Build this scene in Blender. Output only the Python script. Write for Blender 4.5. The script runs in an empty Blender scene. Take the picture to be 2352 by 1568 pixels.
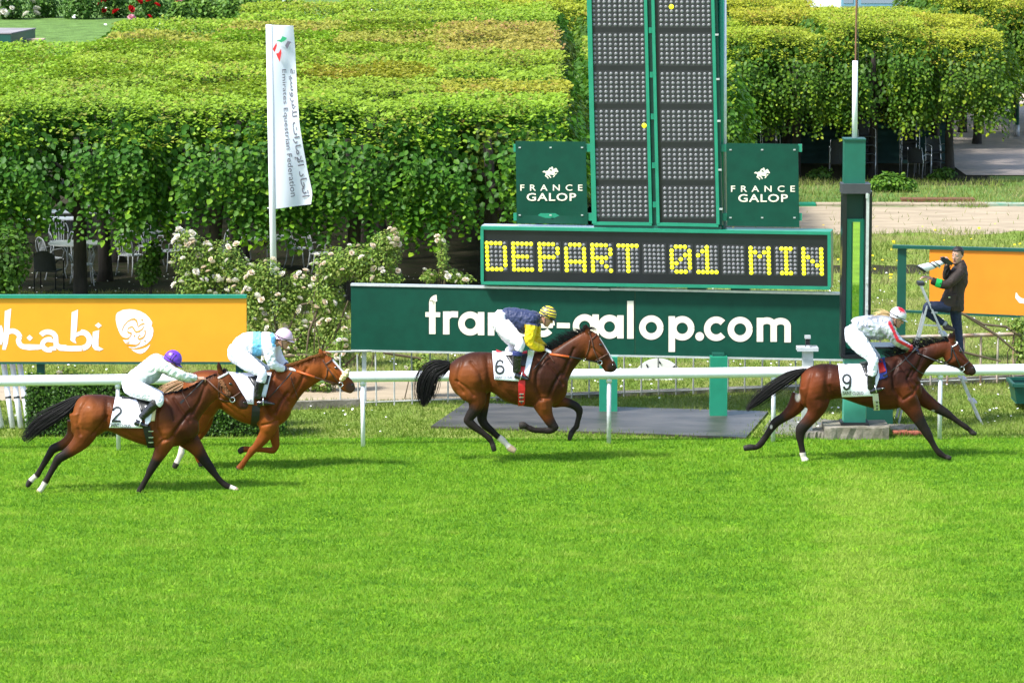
import bpy, bmesh, math, random
import numpy as np
from mathutils import Vector, Matrix, noise
from mathutils.bvhtree import BVHTree
from mathutils.geometry import tessellate_polygon

random.seed(7)
rng = np.random.default_rng(7)
scene = bpy.context.scene
COL = scene.collection

# ------------------------------------------------------------------ camera, sky, sun, exposure
CAM_H = 9.0
FPX = 8600.0                      # focal length in units of the 2352-wide view
TILT = math.atan((784 + 341) / FPX)
cam_data = bpy.data.cameras.new('camera')
cam = bpy.data.objects.new('camera', cam_data)
COL.objects.link(cam)
cam.location = (0, 0, CAM_H)
cam.rotation_euler = (math.pi / 2 - TILT, 0, 0)
cam_data.sensor_width = 36.0
cam_data.lens = 36.0 * FPX / 2352.0
cam_data.clip_start = 1.0
cam_data.clip_end = 3000.0
scene.camera = cam

SUN_DIR = Vector((0.60, 0.40, -1.0)).normalized()     # the way the light travels
world = bpy.data.worlds.new('World')
scene.world = world
world.use_nodes = True
wn = world.node_tree
sky = wn.nodes.new('ShaderNodeTexSky')
sky.sky_type = 'NISHITA'
sky.sun_disc = False
sky.sun_elevation = math.asin(-SUN_DIR.z)
sky.sun_rotation = math.atan2(-SUN_DIR.x, -SUN_DIR.y)
sky.air_density = 1.0
sky.dust_density = 1.5
wn.links.new(sky.outputs[0], wn.nodes['Background'].inputs[0])
wn.nodes['Background'].inputs[1].default_value = 0.15
sun_data = bpy.data.lights.new('sun', 'SUN')
sun_data.energy = 3.3
sun_data.angle = math.radians(7.0)
sun_data.color = (1.0, 0.98, 0.95)
sun = bpy.data.objects.new('sun', sun_data)
COL.objects.link(sun)
sun.location = (-20, -10, 40)
sun.rotation_euler = SUN_DIR.to_track_quat('-Z', 'Y').to_euler()
vs = scene.view_settings
vs.view_transform = 'Standard'
vs.look = 'None'
vs.gamma = 1.0
vs.use_curve_mapping = False
vs.exposure = 1.15
scene.cycles.max_bounces = 6
scene.cycles.transparent_max_bounces = 8
scene.cycles.use_denoising = True

# ------------------------------------------------------------------ view geometry
CF = Vector((0, math.cos(TILT), -math.sin(TILT)))
CU = Vector((0, math.sin(TILT), math.cos(TILT)))
CP = Vector((0, 0, CAM_H))
def ray(px, py):
    return CF + CU * ((784 - py) / FPX) + Vector(((px - 1176) / FPX, 0, 0))
def PY(px, py, Y):
    d = ray(px, py)
    return CP + d * (Y / d.y)
def PZ(px, py, z=0.0):
    d = ray(px, py)
    return CP + d * ((z - CAM_H) / d.z)
def PP(px, py, o, n, lift=0.0):
    d = ray(px, py)
    t = (o - CP).dot(n) / d.dot(n)
    return CP + d * t - d.normalized() * lift
def SC(Y, z=0.5):                 # pixels per metre
    return FPX / (Vector((0, Y, z)) - CP).dot(CF)
def view(x0, y0, k):              # a crop of the 4096-wide picture -> 2352-wide view
    f = 2352 / 4096
    return lambda x, y: ((x0 + x / k) * f, (y0 + y / k) * f)
def unproject(P):                 # (n,3) -> view px
    d = P - np.array(CP)
    w = d @ np.array(CF)
    return np.stack([1176 + FPX * d[:, 0] / w, 784 - FPX * (d @ np.array(CU)) / w], 1)

# ------------------------------------------------------------------ materials
MATS = {}
def mat(name, col, rough=0.6, metal=0.0, var=0.0, vscale=6.0, bump=0.0, bscale=40.0, attr=None,
        spec=0.5, coat=0.0, transl=0.0, emit=None, stretch=None, detail=4, sheen=0.0, col2=None, objcol=False):
    if name in MATS: return MATS[name]
    m = bpy.data.materials.new(name); m.use_nodes = True
    nt = m.node_tree; N = nt.nodes; L = nt.links
    b = N['Principled BSDF']
    b.inputs['Roughness'].default_value = rough
    b.inputs['Metallic'].default_value = metal
    b.inputs['Specular IOR Level'].default_value = spec
    b.inputs['Coat Weight'].default_value = coat
    b.inputs['Coat Roughness'].default_value = 0.25
    if sheen: b.inputs['Sheen Weight'].default_value = sheen
    c4 = (*col, 1)
    geo = N.new('ShaderNodeNewGeometry')
    mp = N.new('ShaderNodeMapping')
    if stretch: mp.inputs['Scale'].default_value = stretch
    L.new(geo.outputs['Position'], mp.inputs[0])
    src = None
    if attr:
        a = N.new('ShaderNodeAttribute'); a.attribute_name = attr
        src = a.outputs['Color']
    if objcol:
        oi = N.new('ShaderNodeObjectInfo')
        mx = N.new('ShaderNodeMix'); mx.data_type = 'RGBA'; mx.blend_type = 'MULTIPLY'
        mx.inputs[0].default_value = 1.0
        if src: L.new(src, mx.inputs[6])
        else: mx.inputs[6].default_value = c4
        L.new(oi.outputs['Color'], mx.inputs[7])
        src = mx.outputs[2]
    if var or col2:
        nz = N.new('ShaderNodeTexNoise'); nz.inputs['Scale'].default_value = vscale
        nz.inputs['Detail'].default_value = detail; nz.inputs['Roughness'].default_value = 0.6
        L.new(mp.outputs[0], nz.inputs['Vector'])
        mx = N.new('ShaderNodeMix'); mx.data_type = 'RGBA'
        rp = N.new('ShaderNodeMapRange'); rp.inputs[1].default_value = 0.32; rp.inputs[2].default_value = 0.68
        L.new(nz.outputs[0], rp.inputs[0]); L.new(rp.outputs[0], mx.inputs[0])
        if col2:
            mx.inputs[6].default_value = c4; mx.inputs[7].default_value = (*col2, 1)
            if src: L.new(src, mx.inputs[6])
            out = mx.outputs[2]
        else:
            mx.blend_type = 'MIX'
            mx.inputs[6].default_value = (1 - var,) * 3 + (1,); mx.inputs[7].default_value = (1 + var,) * 3 + (1,)
            m2 = N.new('ShaderNodeMix'); m2.data_type = 'RGBA'; m2.blend_type = 'MULTIPLY'; m2.inputs[0].default_value = 1
            if src: L.new(src, m2.inputs[6])
            else: m2.inputs[6].default_value = c4
            L.new(mx.outputs[2], m2.inputs[7]); out = m2.outputs[2]
        L.new(out, b.inputs['Base Color']); src = out
    elif src: L.new(src, b.inputs['Base Color'])
    else: b.inputs['Base Color'].default_value = c4
    if bump:
        nb = N.new('ShaderNodeTexNoise'); nb.inputs['Scale'].default_value = bscale; nb.inputs['Detail'].default_value = 4
        L.new(mp.outputs[0], nb.inputs['Vector'])
        bp = N.new('ShaderNodeBump'); bp.inputs['Strength'].default_value = 1.0; bp.inputs['Distance'].default_value = bump
        L.new(nb.outputs[0], bp.inputs['Height']); L.new(bp.outputs[0], b.inputs['Normal'])
    if emit:
        b.inputs['Emission Color'].default_value = (*emit[0], 1); b.inputs['Emission Strength'].default_value = emit[1]
    if transl:
        t = N.new('ShaderNodeBsdfTranslucent'); ms = N.new('ShaderNodeMixShader'); ms.inputs[0].default_value = transl
        if src: L.new(src, t.inputs[0])
        else: t.inputs[0].default_value = c4
        L.new(b.outputs[0], ms.inputs[1]); L.new(t.outputs[0], ms.inputs[2])
        L.new(ms.outputs[0], N['Material Output'].inputs[0])
    MATS[name] = m
    return m

# ------------------------------------------------------------------ objects
def setp(o, label=None, cat=None, group=None, kind=None):
    if label: o['label'] = label
    if cat: o['category'] = cat
    if group: o['group'] = group
    if kind: o['kind'] = kind
    return o
def thing(name, label, cat, loc=(0, 0, 0), group=None):
    o = bpy.data.objects.new(name, None); COL.objects.link(o)
    o.location = loc; o.empty_display_size = 0.1
    return setp(o, label, cat, group)
def origin_of(p):
    v = Vector((0, 0, 0))
    while p is not None:
        v = v + p.location; p = p.parent
    return v
def meshobj(name, me, mats, parent=None):
    o = bpy.data.objects.new(name, me); COL.objects.link(o)
    if mats is not None:
        for m in (mats if isinstance(mats, (list, tuple)) else [mats]): me.materials.append(m)
    if parent is not None: o.parent = parent
    return o
def mk(name, V, Fc, mats, parent=None, smooth=False, mi=None):
    """world-space verts; stored relative to the parent's place (or to the base of the mesh when top-level)"""
    V = np.asarray(V, dtype=float).reshape(-1, 3)
    if parent is not None: off = np.array(origin_of(parent))
    else:
        lo, hi = V.min(0), V.max(0); off = np.array([(lo[0] + hi[0]) / 2, (lo[1] + hi[1]) / 2, lo[2]])
    me = bpy.data.meshes.new(name)
    me.from_pydata((V - off).tolist(), [], [list(map(int, f)) for f in Fc])
    if smooth: me.polygons.foreach_set('use_smooth', [True] * len(me.polygons))
    if mi is not None: me.polygons.foreach_set('material_index', list(mi))
    me.update()
    o = meshobj(name, me, mats, parent)
    if parent is None: o.location = off
    return o
def copy_tree(src, loc, parent=None, rotz=None, label=None, group=None):
    c = src.copy(); COL.objects.link(c)
    if parent is None:
        c.location = loc
        if rotz is not None: c.rotation_euler = (0, 0, rotz)
        if label: c['label'] = label
        if group: c['group'] = group
    else: c.parent = parent
    for ch in list(src.children): copy_tree(ch, None, c)
    return c

class MB:
    def __init__(s): s.V = []; s.F = []; s.M = []; s.m = 0
    def add(s, V, F):
        b = len(s.V)
        s.V += [tuple(v) for v in V]; s.F += [[b + i for i in f] for f in F]; s.M += [s.m] * len(F)
        return s
    def box(s, c, d, ax=None):
        c = Vector(c); X, Y, Z = ax if ax else (Vector((1, 0, 0)), Vector((0, 1, 0)), Vector((0, 0, 1)))
        h = [X * d[0] / 2, Y * d[1] / 2, Z * d[2] / 2]
        V = [c + h[0] * i + h[1] * j + h[2] * k for k in (-1, 1) for j in (-1, 1) for i in (-1, 1)]
        return s.add(V, [(0, 2, 3, 1), (4, 5, 7, 6), (0, 1, 5, 4), (2, 6, 7, 3), (0, 4, 6, 2), (1, 3, 7, 5)])
    def bar(s, a, b, w, h, up=Vector((0, 0, 1))):
        a = Vector(a); b = Vector(b); X = (b - a); L = X.length; X = X / L
        Y = up.cross(X)
        if Y.length < 1e-4: Y = Vector((0, 1, 0)).cross(X)
        Y.normalize(); Z = X.cross(Y)
        return s.box((a + b) / 2, (L, w, h), (X, Y, Z))
    def tube(s, pts, r, n=8, cap=True):
        pts = [Vector(p) for p in pts]; rs = r if isinstance(r, (list, tuple)) else [r] * len(pts)
        V = []; F = []; prev = None
        for i, p in enumerate(pts):
            t = (pts[min(i + 1, len(pts) - 1)] - pts[max(i - 1, 0)]).normalized()
            u = prev - t * prev.dot(t) if prev is not None else t.cross(Vector((0.13, 0.21, 0.97)) if abs(t.z) < 0.9 else Vector((1, 0.1, 0)))
            if u.length < 1e-5: u = t.orthogonal()
            u.normalize(); prev = u; v = t.cross(u)
            for k in range(n):
                a = 2 * math.pi * k / n
                V.append(p + (u * math.cos(a) + v * math.sin(a)) * rs[i])
        for i in range(len(pts) - 1):
            for k in range(n):
                F.append((i * n + k, i * n + (k + 1) % n, (i + 1) * n + (k + 1) % n, (i + 1) * n + k))
        if cap:
            F.append(tuple(range(n - 1, -1, -1))); F.append(tuple((len(pts) - 1) * n + k for k in range(n)))
        return s.add(V, F)
    def ell(s, c, r, ax=None, nu=12, nv=8):
        c = Vector(c); X, Y, Z = ax if ax else (Vector((1, 0, 0)), Vector((0, 1, 0)), Vector((0, 0, 1)))
        V = [c + Z * r[2]]; F = []
        for j in range(1, nv):
            th = math.pi * j / nv
            for i in range(nu):
                ph = 2 * math.pi * i / nu
                V.append(c + X * r[0] * math.sin(th) * math.cos(ph) + Y * r[1] * math.sin(th) * math.sin(ph) + Z * r[2] * math.cos(th))
        V.append(c - Z * r[2])
        for i in range(nu):
            F.append((0, 1 + i, 1 + (i + 1) % nu))
            for j in range(nv - 2):
                a = 1 + j * nu
                F.append((a + i, a + nu + i, a + nu + (i + 1) % nu, a + (i + 1) % nu))
            a = 1 + (nv - 2) * nu
            F.append((a + i, len(V) - 1, a + (i + 1) % nu))
        return s.add(V, F)
    def loft(s, cuts, n=18, sub=4):
        V, F = loft(cuts, n, sub); return s.add(V, F)
    def build(s, name, mats, parent=None, smooth=False):
        return mk(name, s.V, s.F, mats, parent, smooth, s.M if isinstance(mats, (list, tuple)) else None)

def catmull(A, sub):
    A = np.asarray(A, float); n = len(A); out = []
    for i in range(n - 1):
        p0, p1, p2, p3 = A[max(i - 1, 0)], A[i], A[i + 1], A[min(i + 2, n - 1)]
        for k in range(sub):
            t = k / sub
            out.append(0.5 * (2 * p1 + (p2 - p0) * t + (2 * p0 - 5 * p1 + 4 * p2 - p3) * t * t + (3 * p1 - p0 - 3 * p2 + p3) * t ** 3))
    out.append(A[-1])
    return np.array(out)
def loft(cuts, n=18, sub=4):
    """cuts: list of (centre, half axis a, half axis b); a closed tube with elliptical sections"""
    A = catmull([list(c) + list(a) + list(b) for c, a, b in cuts], sub)
    ph = np.linspace(0, 2 * np.pi, n, endpoint=False)
    V = (A[:, None, 0:3] + A[:, None, 3:6] * np.cos(ph)[None, :, None] + A[:, None, 6:9] * np.sin(ph)[None, :, None]).reshape(-1, 3)
    F = []; m = len(A)
    i, k = np.meshgrid(np.arange(m - 1), np.arange(n), indexing='ij'); i = i.ravel(); k = k.ravel(); k2 = (k + 1) % n
    F = np.stack([i * n + k, i * n + k2, (i + 1) * n + k2, (i + 1) * n + k], 1).tolist()
    c0, c1 = len(V), len(V) + 1
    V = np.vstack([V, A[0, :3], A[-1, :3]])
    for k in range(n):
        F.append([c0, (k + 1) % n, k]); F.append([c1, (m - 1) * n + k, (m - 1) * n + (k + 1) % n])
    return V.tolist(), F
def voxel(V, F, size, smooth=4, fac=0.5):
    """one continuous skin round a set of overlapping closed shapes"""
    me = bpy.data.meshes.new('tmp'); me.from_pydata([tuple(v) for v in V], [], F); me.update()
    o = bpy.data.objects.new('tmp', me); COL.objects.link(o)
    md = o.modifiers.new('r', 'REMESH'); md.mode = 'VOXEL'; md.voxel_size = size; md.adaptivity = 0
    if smooth:
        sm = o.modifiers.new('s', 'SMOOTH'); sm.factor = fac; sm.iterations = smooth
    dg = bpy.context.evaluated_depsgraph_get(); dg.update()
    ev = o.evaluated_get(dg); m2 = ev.to_mesh()
    n = len(m2.vertices); co = np.empty(n * 3); m2.vertices.foreach_get('co', co)
    nf = len(m2.polygons)
    lt = np.empty(nf, int); m2.polygons.foreach_get('loop_total', lt)
    lv = np.empty(len(m2.loops), int); m2.loops.foreach_get('vertex_index', lv)
    ev.to_mesh_clear(); bpy.data.objects.remove(o); bpy.data.meshes.remove(me)
    F2 = lv.reshape(-1, 4) if (lt == 4).all() else np.split(lv, np.cumsum(lt)[:-1])
    return co.reshape(-1, 3), F2
def vnormals(V, F):
    F = np.asarray(F); nrm = np.cross(V[F[:, 2]] - V[F[:, 0]], V[F[:, 3]] - V[F[:, 1]])
    out = np.zeros_like(V)
    for k in range(4): np.add.at(out, F[:, k], nrm)
    return out / (np.linalg.norm(out, axis=1, keepdims=True) + 1e-12)
def paint(o, C, name='tint'):
    me = o.data
    a = me.color_attributes.new(name, 'FLOAT_COLOR', 'POINT')
    C = np.concatenate([np.asarray(C, np.float32), np.ones((len(C), 1), np.float32)], 1)
    a.data.foreach_set('color', C.ravel())
def seg_dist(P, pts):
    """distance from 2-D/3-D points to a polyline and the parameter (0..n-1) of the nearest place"""
    P = np.asarray(P, float); pts = np.asarray(pts, float)
    best = np.full(len(P), 1e9); par = np.zeros(len(P))
    for i in range(len(pts) - 1):
        a, b = pts[i], pts[i + 1]; ab = b - a
        t = np.clip(((P - a) @ ab) / (ab @ ab + 1e-12), 0, 1)
        d = np.linalg.norm(P - a - t[:, None] * ab, axis=1)
        m = d < best; best[m] = d[m]; par[m] = i + t[m]
    return best, par
def smoothstep(a, b, x):
    t = np.clip((x - a) / (b - a), 0, 1); return t * t * (3 - 2 * t)

# flat print on a plane: loops of view pixels -> faces on the plane (o, n)
def arc(cx, cy, rx, ry, a0, a1, n=20):
    return [(cx + rx * math.cos(math.radians(a0 + (a1 - a0) * i / n)), cy - ry * math.sin(math.radians(a0 + (a1 - a0) * i / n))) for i in range(n + 1)]
def stroke(pts, w):
    """thick polyline -> closed outline"""
    L = []; R = []
    ws = w if isinstance(w, (list, tuple)) else [w] * len(pts)
    for i, p in enumerate(pts):
        a = pts[max(i - 1, 0)]; b = pts[min(i + 1, len(pts) - 1)]
        dx, dy = b[0] - a[0], b[1] - a[1]; l = math.hypot(dx, dy) or 1
        L.append((p[0] - dy / l * ws[i] / 2, p[1] + dx / l * ws[i] / 2)); R.append((p[0] + dy / l * ws[i] / 2, p[1] - dx / l * ws[i] / 2))
    return L, R
class Print:
    """collects flat pieces in 2-D and drops them onto a surface through f(x, y, lift)"""
    def __init__(s, f): s.f = f; s.mb = MB(); s.k = 0
    def poly(s, loops, lift=0.003):
        s.k += 1; l = lift + s.k * 0.00012
        tri = tessellate_polygon([[Vector((x, y, 0)) for x, y in lp] for lp in loops])
        flat = [p for lp in loops for p in lp]
        V = [s.f(x, y, l) for x, y in flat]
        F = []
        for t in tri:
            a, b, c = (V[i] for i in t)
            nn = (b - a).cross(c - a)
            F.append(t if nn.dot(CP - a) > 0 else t[::-1])
        s.mb.add(V, F); return s
    def stroke(s, pts, w, lift=0.003):
        s.k += 1; l = lift + s.k * 0.00012
        L, R = stroke(pts, w); n = len(pts)
        V = [s.f(x, y, l) for x, y in L + R]
        F = []
        for i in range(n - 1):
            a, b, c = V[i], V[i + 1], V[n + i + 1]
            f = (i, i + 1, n + i + 1, n + i)
            F.append(f if (b - a).cross(c - a).dot(CP - a) > 0 else f[::-1])
        s.mb.add(V, F); return s
    def ring(s, cx, cy, rx, ry, t, lift=0.003, a0=0, a1=360, n=36):
        return s.stroke(arc(cx, cy, rx - t / 2, ry - t / 2, a0, a1, n), t, lift)

def text_loops(body, size=1.0, spacing=1.0, offset=0.0):
    """outlines of a line of lettering as triangles in the plane: (verts2d, faces, width)"""
    cu = bpy.data.curves.new('t', 'FONT'); cu.body = body; cu.size = size; cu.space_character = spacing; cu.offset = offset
    cu.fill_mode = 'FRONT'; cu.resolution_u = 3
    o = bpy.data.objects.new('t', cu); COL.objects.link(o)
    dg = bpy.context.evaluated_depsgraph_get(); dg.update()
    me = bpy.data.meshes.new_from_object(o.evaluated_get(dg))
    V = [tuple(v.co) for v in me.vertices]; F = [tuple(p.vertices) for p in me.polygons]
    bpy.data.objects.remove(o); bpy.data.curves.remove(cu); bpy.data.meshes.remove(me)
    return V, F
def put_text(mb, body, f, x0, x1, ybase, cap, lift=0.003, spacing=1.0, offset=0.0, shear=0.0, mono=None):
    """lettering fitted between x0 and x1 with capital height cap (view px), dropped through f(x, y, lift)"""
    V, F = text_loops(body, 1.0, spacing, offset)
    if not V: return
    A = np.array(V); w0, w1 = A[:, 0].min(), A[:, 0].max(); h = A[:, 1].max() if not mono else mono
    sx = (x1 - x0) / (w1 - w0); sy = cap / h
    P = [f(x0 + (v[0] - w0) * sx + shear * v[1] * sy, (ybase(x0 + (v[0] - w0) * sx) if callable(ybase) else ybase) - v[1] * sy, lift) for v in V]
    mb.add(P, [t if (P[t[1]] - P[t[0]]).cross(P[t[2]] - P[t[0]]).dot(CP - P[t[0]]) > 0 else t[::-1] for t in F])
# ------------------------------------------------------------------ ground
M_TURF = mat('turf', (0.15, 0.28, 0.012), 0.9, var=0.35, vscale=2.2, bump=0.01, bscale=60, spec=0.1)
M_LAWN = mat('lawn', (0.15, 0.24, 0.035), 0.9, col2=(0.22, 0.24, 0.06), vscale=0.7, bump=0.01, bscale=50, spec=0.1)
M_FAR = mat('far_lawn', (0.11, 0.19, 0.045), 0.9, var=0.3, vscale=1.6, bump=.05, bscale=12, spec=0.1)
M_SAND = mat('sand', (0.42, 0.34, 0.235), 0.95, col2=(0.29, 0.235, 0.16), vscale=1.6, bump=0.01, bscale=30, spec=0.1, stretch=(0.5, 1.4, 1))
M_GRAVEL = mat('gravel', (0.56, 0.46, 0.38), 0.9, col2=(0.42, 0.35, 0.29), vscale=3.0, bump=0.01, bscale=25, spec=0.15)
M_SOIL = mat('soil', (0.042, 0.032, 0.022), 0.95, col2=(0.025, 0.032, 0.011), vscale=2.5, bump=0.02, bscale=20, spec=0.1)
M_BLADE = mat('grass_blade', (0.1, 0.2, 0.02), 0.55, attr='tint', transl=0.45, spec=0.15)

def zg(x, y):
    """height of the ground: flat round the course, a bank far behind the lime trees"""
    t = max(0.0, min(1.0, (y - 114) / 40)); return 2.0 * t * t * (3 - 2 * t)
def sheet(name, outline, z, m, label=None, sub=None):
    o = mk(name, [(x, y, z) for x, y in outline], [tuple(range(len(outline)))], m)
    setp(o, kind='structure'); return o
def rag(x0, x1, y, amp, n, seed):
    r = random.Random(seed)
    return [(x0 + (x1 - x0) * i / n, y + r.uniform(-amp, amp)) for i in range(n + 1)]

V = []; F = []
xs = [-1500, -120, -60, -30, -15, 0, 15, 30, 60, 120, 1500]
ys = [-30, 20, 57.3, 80, 100] + [114 + 4 * i for i in range(11)] + [200, 320, 2500]
for y in ys:
    for x in xs: V.append((x, y, zg(x, y)))
nx = len(xs)
F = [(j * nx + i, j * nx + i + 1, (j + 1) * nx + i + 1, (j + 1) * nx + i) for j in range(len(ys) - 1) for i in range(nx - 1)]
setp(mk('ground', V, F, M_FAR), kind='structure')
sheet('turf_track', [(-60, 15), (60, 15)] + rag(60, -60, 57.35, 0.1, 60, 1), 0.004, M_TURF)
sheet('infield_lawn', rag(-40, 40, 57.25, 0.1, 60, 1)[::1] + [(40, 92), (-40, 92)], 0.008, M_LAWN)
sheet('gravel_walk', rag(-30, -0.4, 61.2, 0.12, 50, 3) + rag(-0.4, -30, 63.8, 0.25, 50, 4), 0.012, M_SAND)
sheet('sand_path', rag(1.6, 40, 88.6, 0.6, 70, 5) + rag(40, 1.6, 95.2, 0.15, 60, 6), 0.012, M_SAND)
yy_ = [104.4, 110, 114, 118, 122, 126, 130, 134]
setp(mk('gravel_yard', [(x, y, zg(0, y) + .03) for y in yy_ for x in (12.7, 60)], [(2 * i, 2 * i + 1, 2 * i + 3, 2 * i + 2) for i in range(len(yy_) - 1)], M_GRAVEL), kind='structure')
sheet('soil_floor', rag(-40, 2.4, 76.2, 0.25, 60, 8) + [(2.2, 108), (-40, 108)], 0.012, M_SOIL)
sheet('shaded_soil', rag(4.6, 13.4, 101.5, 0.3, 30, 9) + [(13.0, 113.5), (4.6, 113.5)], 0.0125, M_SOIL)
sheet('bare_earth', [(8.2, 58.4), (9.6, 58.1), (12, 58.2), (14, 58.6), (14, 59.9), (11, 60.1), (9.2, 59.7), (8.4, 59.2)], 0.014, M_GRAVEL)
sheet('wet_ground', [tuple(PZ(*p, 0))[:2] for p in ((1775, 955), (1750, 992), (1800, 1000), (1850, 1004), (1900, 996), (1945, 990), (1935, 968), (1880, 962), (1830, 958))], 0.014, mat('wet_earth', (.11, .095, .08), .4, col2=(.20, .19, .10), vscale=2.5, bump=.01, bscale=15))
sheet('flower_soil', rag(-1.0, 16, 80.0, 0.2, 40, 11) + rag(16, -1.0, 81.6, 0.2, 40, 12), 0.014, M_SOIL)

def nz(x, y, s, seed=0.0):
    return np.array([noise.noise(Vector((a * s + seed, b * s, seed * 0.37))) for a, b in zip(x, y)])
def blades(name, n, y0, y1, h, w, cols, mask=None, flat=0.7, xlim=None, lift=0.004, strip=False, green=False):
    """n grass blades (one triangle each) over the part of the strip y0..y1 that lies round the view"""
    y = y0 + (y1 - y0) * rng.random(int(n)); half = 1176 / FPX * 1.13 * (y + 1.5) + 0.6
    x = (rng.random(len(y)) * 2 - 1) * half
    if xlim: x = xlim[0] + (xlim[1] - xlim[0]) * rng.random(len(y))
    if mask is not None:
        k = mask(x, y); x = x[k]; y = y[k]
    n = len(x)
    # slow patchiness sampled on a coarse lattice
    gx = np.linspace(x.min(), x.max(), 180); gy = np.linspace(y.min(), y.max(), 180)
    G = np.array([[(.42 if strip else 1) * noise.noise(Vector((a * 0.55, b * 0.8, 3.1))) + 0.55 * noise.noise(Vector((a * 1.5, b * 3.0, 9.0))) + 0.55 * noise.noise(Vector((a * 3.2, b * 6.0, 2.0))) for a in gx] for b in gy])
    iu = np.clip(((x - gx[0]) / (gx[-1] - gx[0]) * 179), 0, 178.99); iv = np.clip(((y - gy[0]) / (gy[-1] - gy[0]) * 179), 0, 178.99)
    a = iu.astype(int); b = iv.astype(int); fu = iu - a; fv = iv - b
    g = (G[b, a] * (1 - fu) + G[b, a + 1] * fu) * (1 - fv) + (G[b + 1, a] * (1 - fu) + G[b + 1, a + 1] * fu) * fv
    hh = h * (0.6 + 0.8 * rng.random(n)) * (1 + 0.35 * g)
    az = rng.random(n) * 2 * np.pi; ln = flat * (0.4 + 0.9 * rng.random(n))
    tip = np.stack([x + np.cos(az) * np.sin(ln) * hh, y + np.sin(az) * np.sin(ln) * hh, lift + np.cos(ln) * hh], 1)
    pw = az + np.pi / 2 + rng.normal(0, 0.6, n); ww = w * (0.7 + 0.6 * rng.random(n))
    d = np.stack([np.cos(pw) * ww / 2, np.sin(pw) * ww / 2, np.zeros(n)], 1)
    base = np.stack([x, y, np.full(n, lift - 0.004)], 1)
    V = np.stack([base - d, base + d, tip], 1).reshape(-1, 3)
    me = bpy.data.meshes.new(name)
    me.vertices.add(3 * n); me.vertices.foreach_set('co', V.ravel())
    me.loops.add(3 * n); me.loops.foreach_set('vertex_index', np.arange(3 * n, dtype=np.int32))
    me.polygons.add(n); me.polygons.foreach_set('loop_start', np.arange(0, 3 * n, 3, dtype=np.int32))
    me.update(calc_edges=True)
    o = meshobj(name, me, M_BLADE)
    C = np.array(cols); t = np.clip(0.48 + 0.85 * g + rng.normal(0, 0.16, n), 0, 0.999) * (len(C) - 1)
    i = t.astype(int); f = (t - i)[:, None]
    if strip:     # a worn paler band of turf across the track, in line with the finish post
        t2 = np.exp(-((x - 5.3 - (y - 54) * .118) / .75) ** 2) * smoothstep(55, 52.5, y); t = np.clip(t + t2 * 1.9, 0, len(C) - 1.001); i = t.astype(int); f = (t - i)[:, None]
    C_near = np.array((0.15, 0.275, 0.014))
    c = (C[i] * (1 - f) + C[i + 1] * f) * (0.82 + 0.36 * rng.random((n, 1)))
    if green: w_ = (smoothstep(64, 57.5, y) * .7)[:, None]; c = c * (1 - w_) + C_near * (.8 + .4 * g[:, None]) * w_
    paint(o, np.repeat(c, 3, 0))
    setp(o, kind='stuff'); return o
TG = [(0.085, 0.22, 0.014), (0.145, 0.315, 0.018), (0.185, 0.355, 0.022), (0.29, 0.42, 0.05)]
blades('grass', 790000, 38.8, 58.1, 0.055, 0.015, TG, lambda x, y: (y < 57.2) | ((rng.random(len(x)) < smoothstep(58.1, 57.0, y) * .8) & (nz(x, y, 1.2, 4) > -.25 + (y - 57.2))), flat=1.15, strip=True)
LG = [(0.13, 0.20, 0.03), (0.19, 0.26, 0.045), (0.27, 0.31, 0.075), (0.38, 0.36, 0.15)]
P_SLAB = [PZ(*p, 0) for p in ((1069, 930), (990, 984), (1714, 1010), (1765, 950))]
def lawn_mask(x, y):
    k = ~((y > 61.15) & (y < 63.9) & (x < -0.35))
    a, b, c, d = P_SLAB
    for p, q in ((a, b), (b, c), (c, d), (d, a)):
        e = (q.x - p.x) * (y - p.y) - (q.y - p.y) * (x - p.x)
        e = e / math.hypot(q.x - p.x, q.y - p.y) + .03 - .30 * rng.random(len(x)) ** 2.5; ins = (e > 0) if p is a else ins & (e > 0)
    k &= ~ins
    k &= ~((x > 8.5) & (y > 58.3) & (y < 59.8) & (rng.random(len(x)) < 0.85))
    k &= ~((x > -1) & (y > 80) & (y < 81.5) & (rng.random(len(x)) < 0.8))
    k &= ~((x > 4.0) & (x < 5.2) & (y > 57.6) & (y < 59.6) & (rng.random(len(x)) < .75))
    return k
blades('lawn_grass', 230000, 57.25, 76.5, 0.085, 0.018, LG, lawn_mask, flat=0.9, lift=0.008, green=True)
def far_mask(x, y):
    return (x > 1.8) & ~((y > 88.4 + 2.6 * nz(x, y, .55, 2)) & (y < 95.4 - 1.6 * nz(x, y, .8, 5)) & (rng.random(len(x)) < 0.975)) & ~((y > 80) & (y < 81.6) & (rng.random(len(x)) < .8))
blades('rough_grass', 90000, 76.5, 103.0, 0.15, 0.022, LG, far_mask, flat=0.8, lift=0.008)

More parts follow.
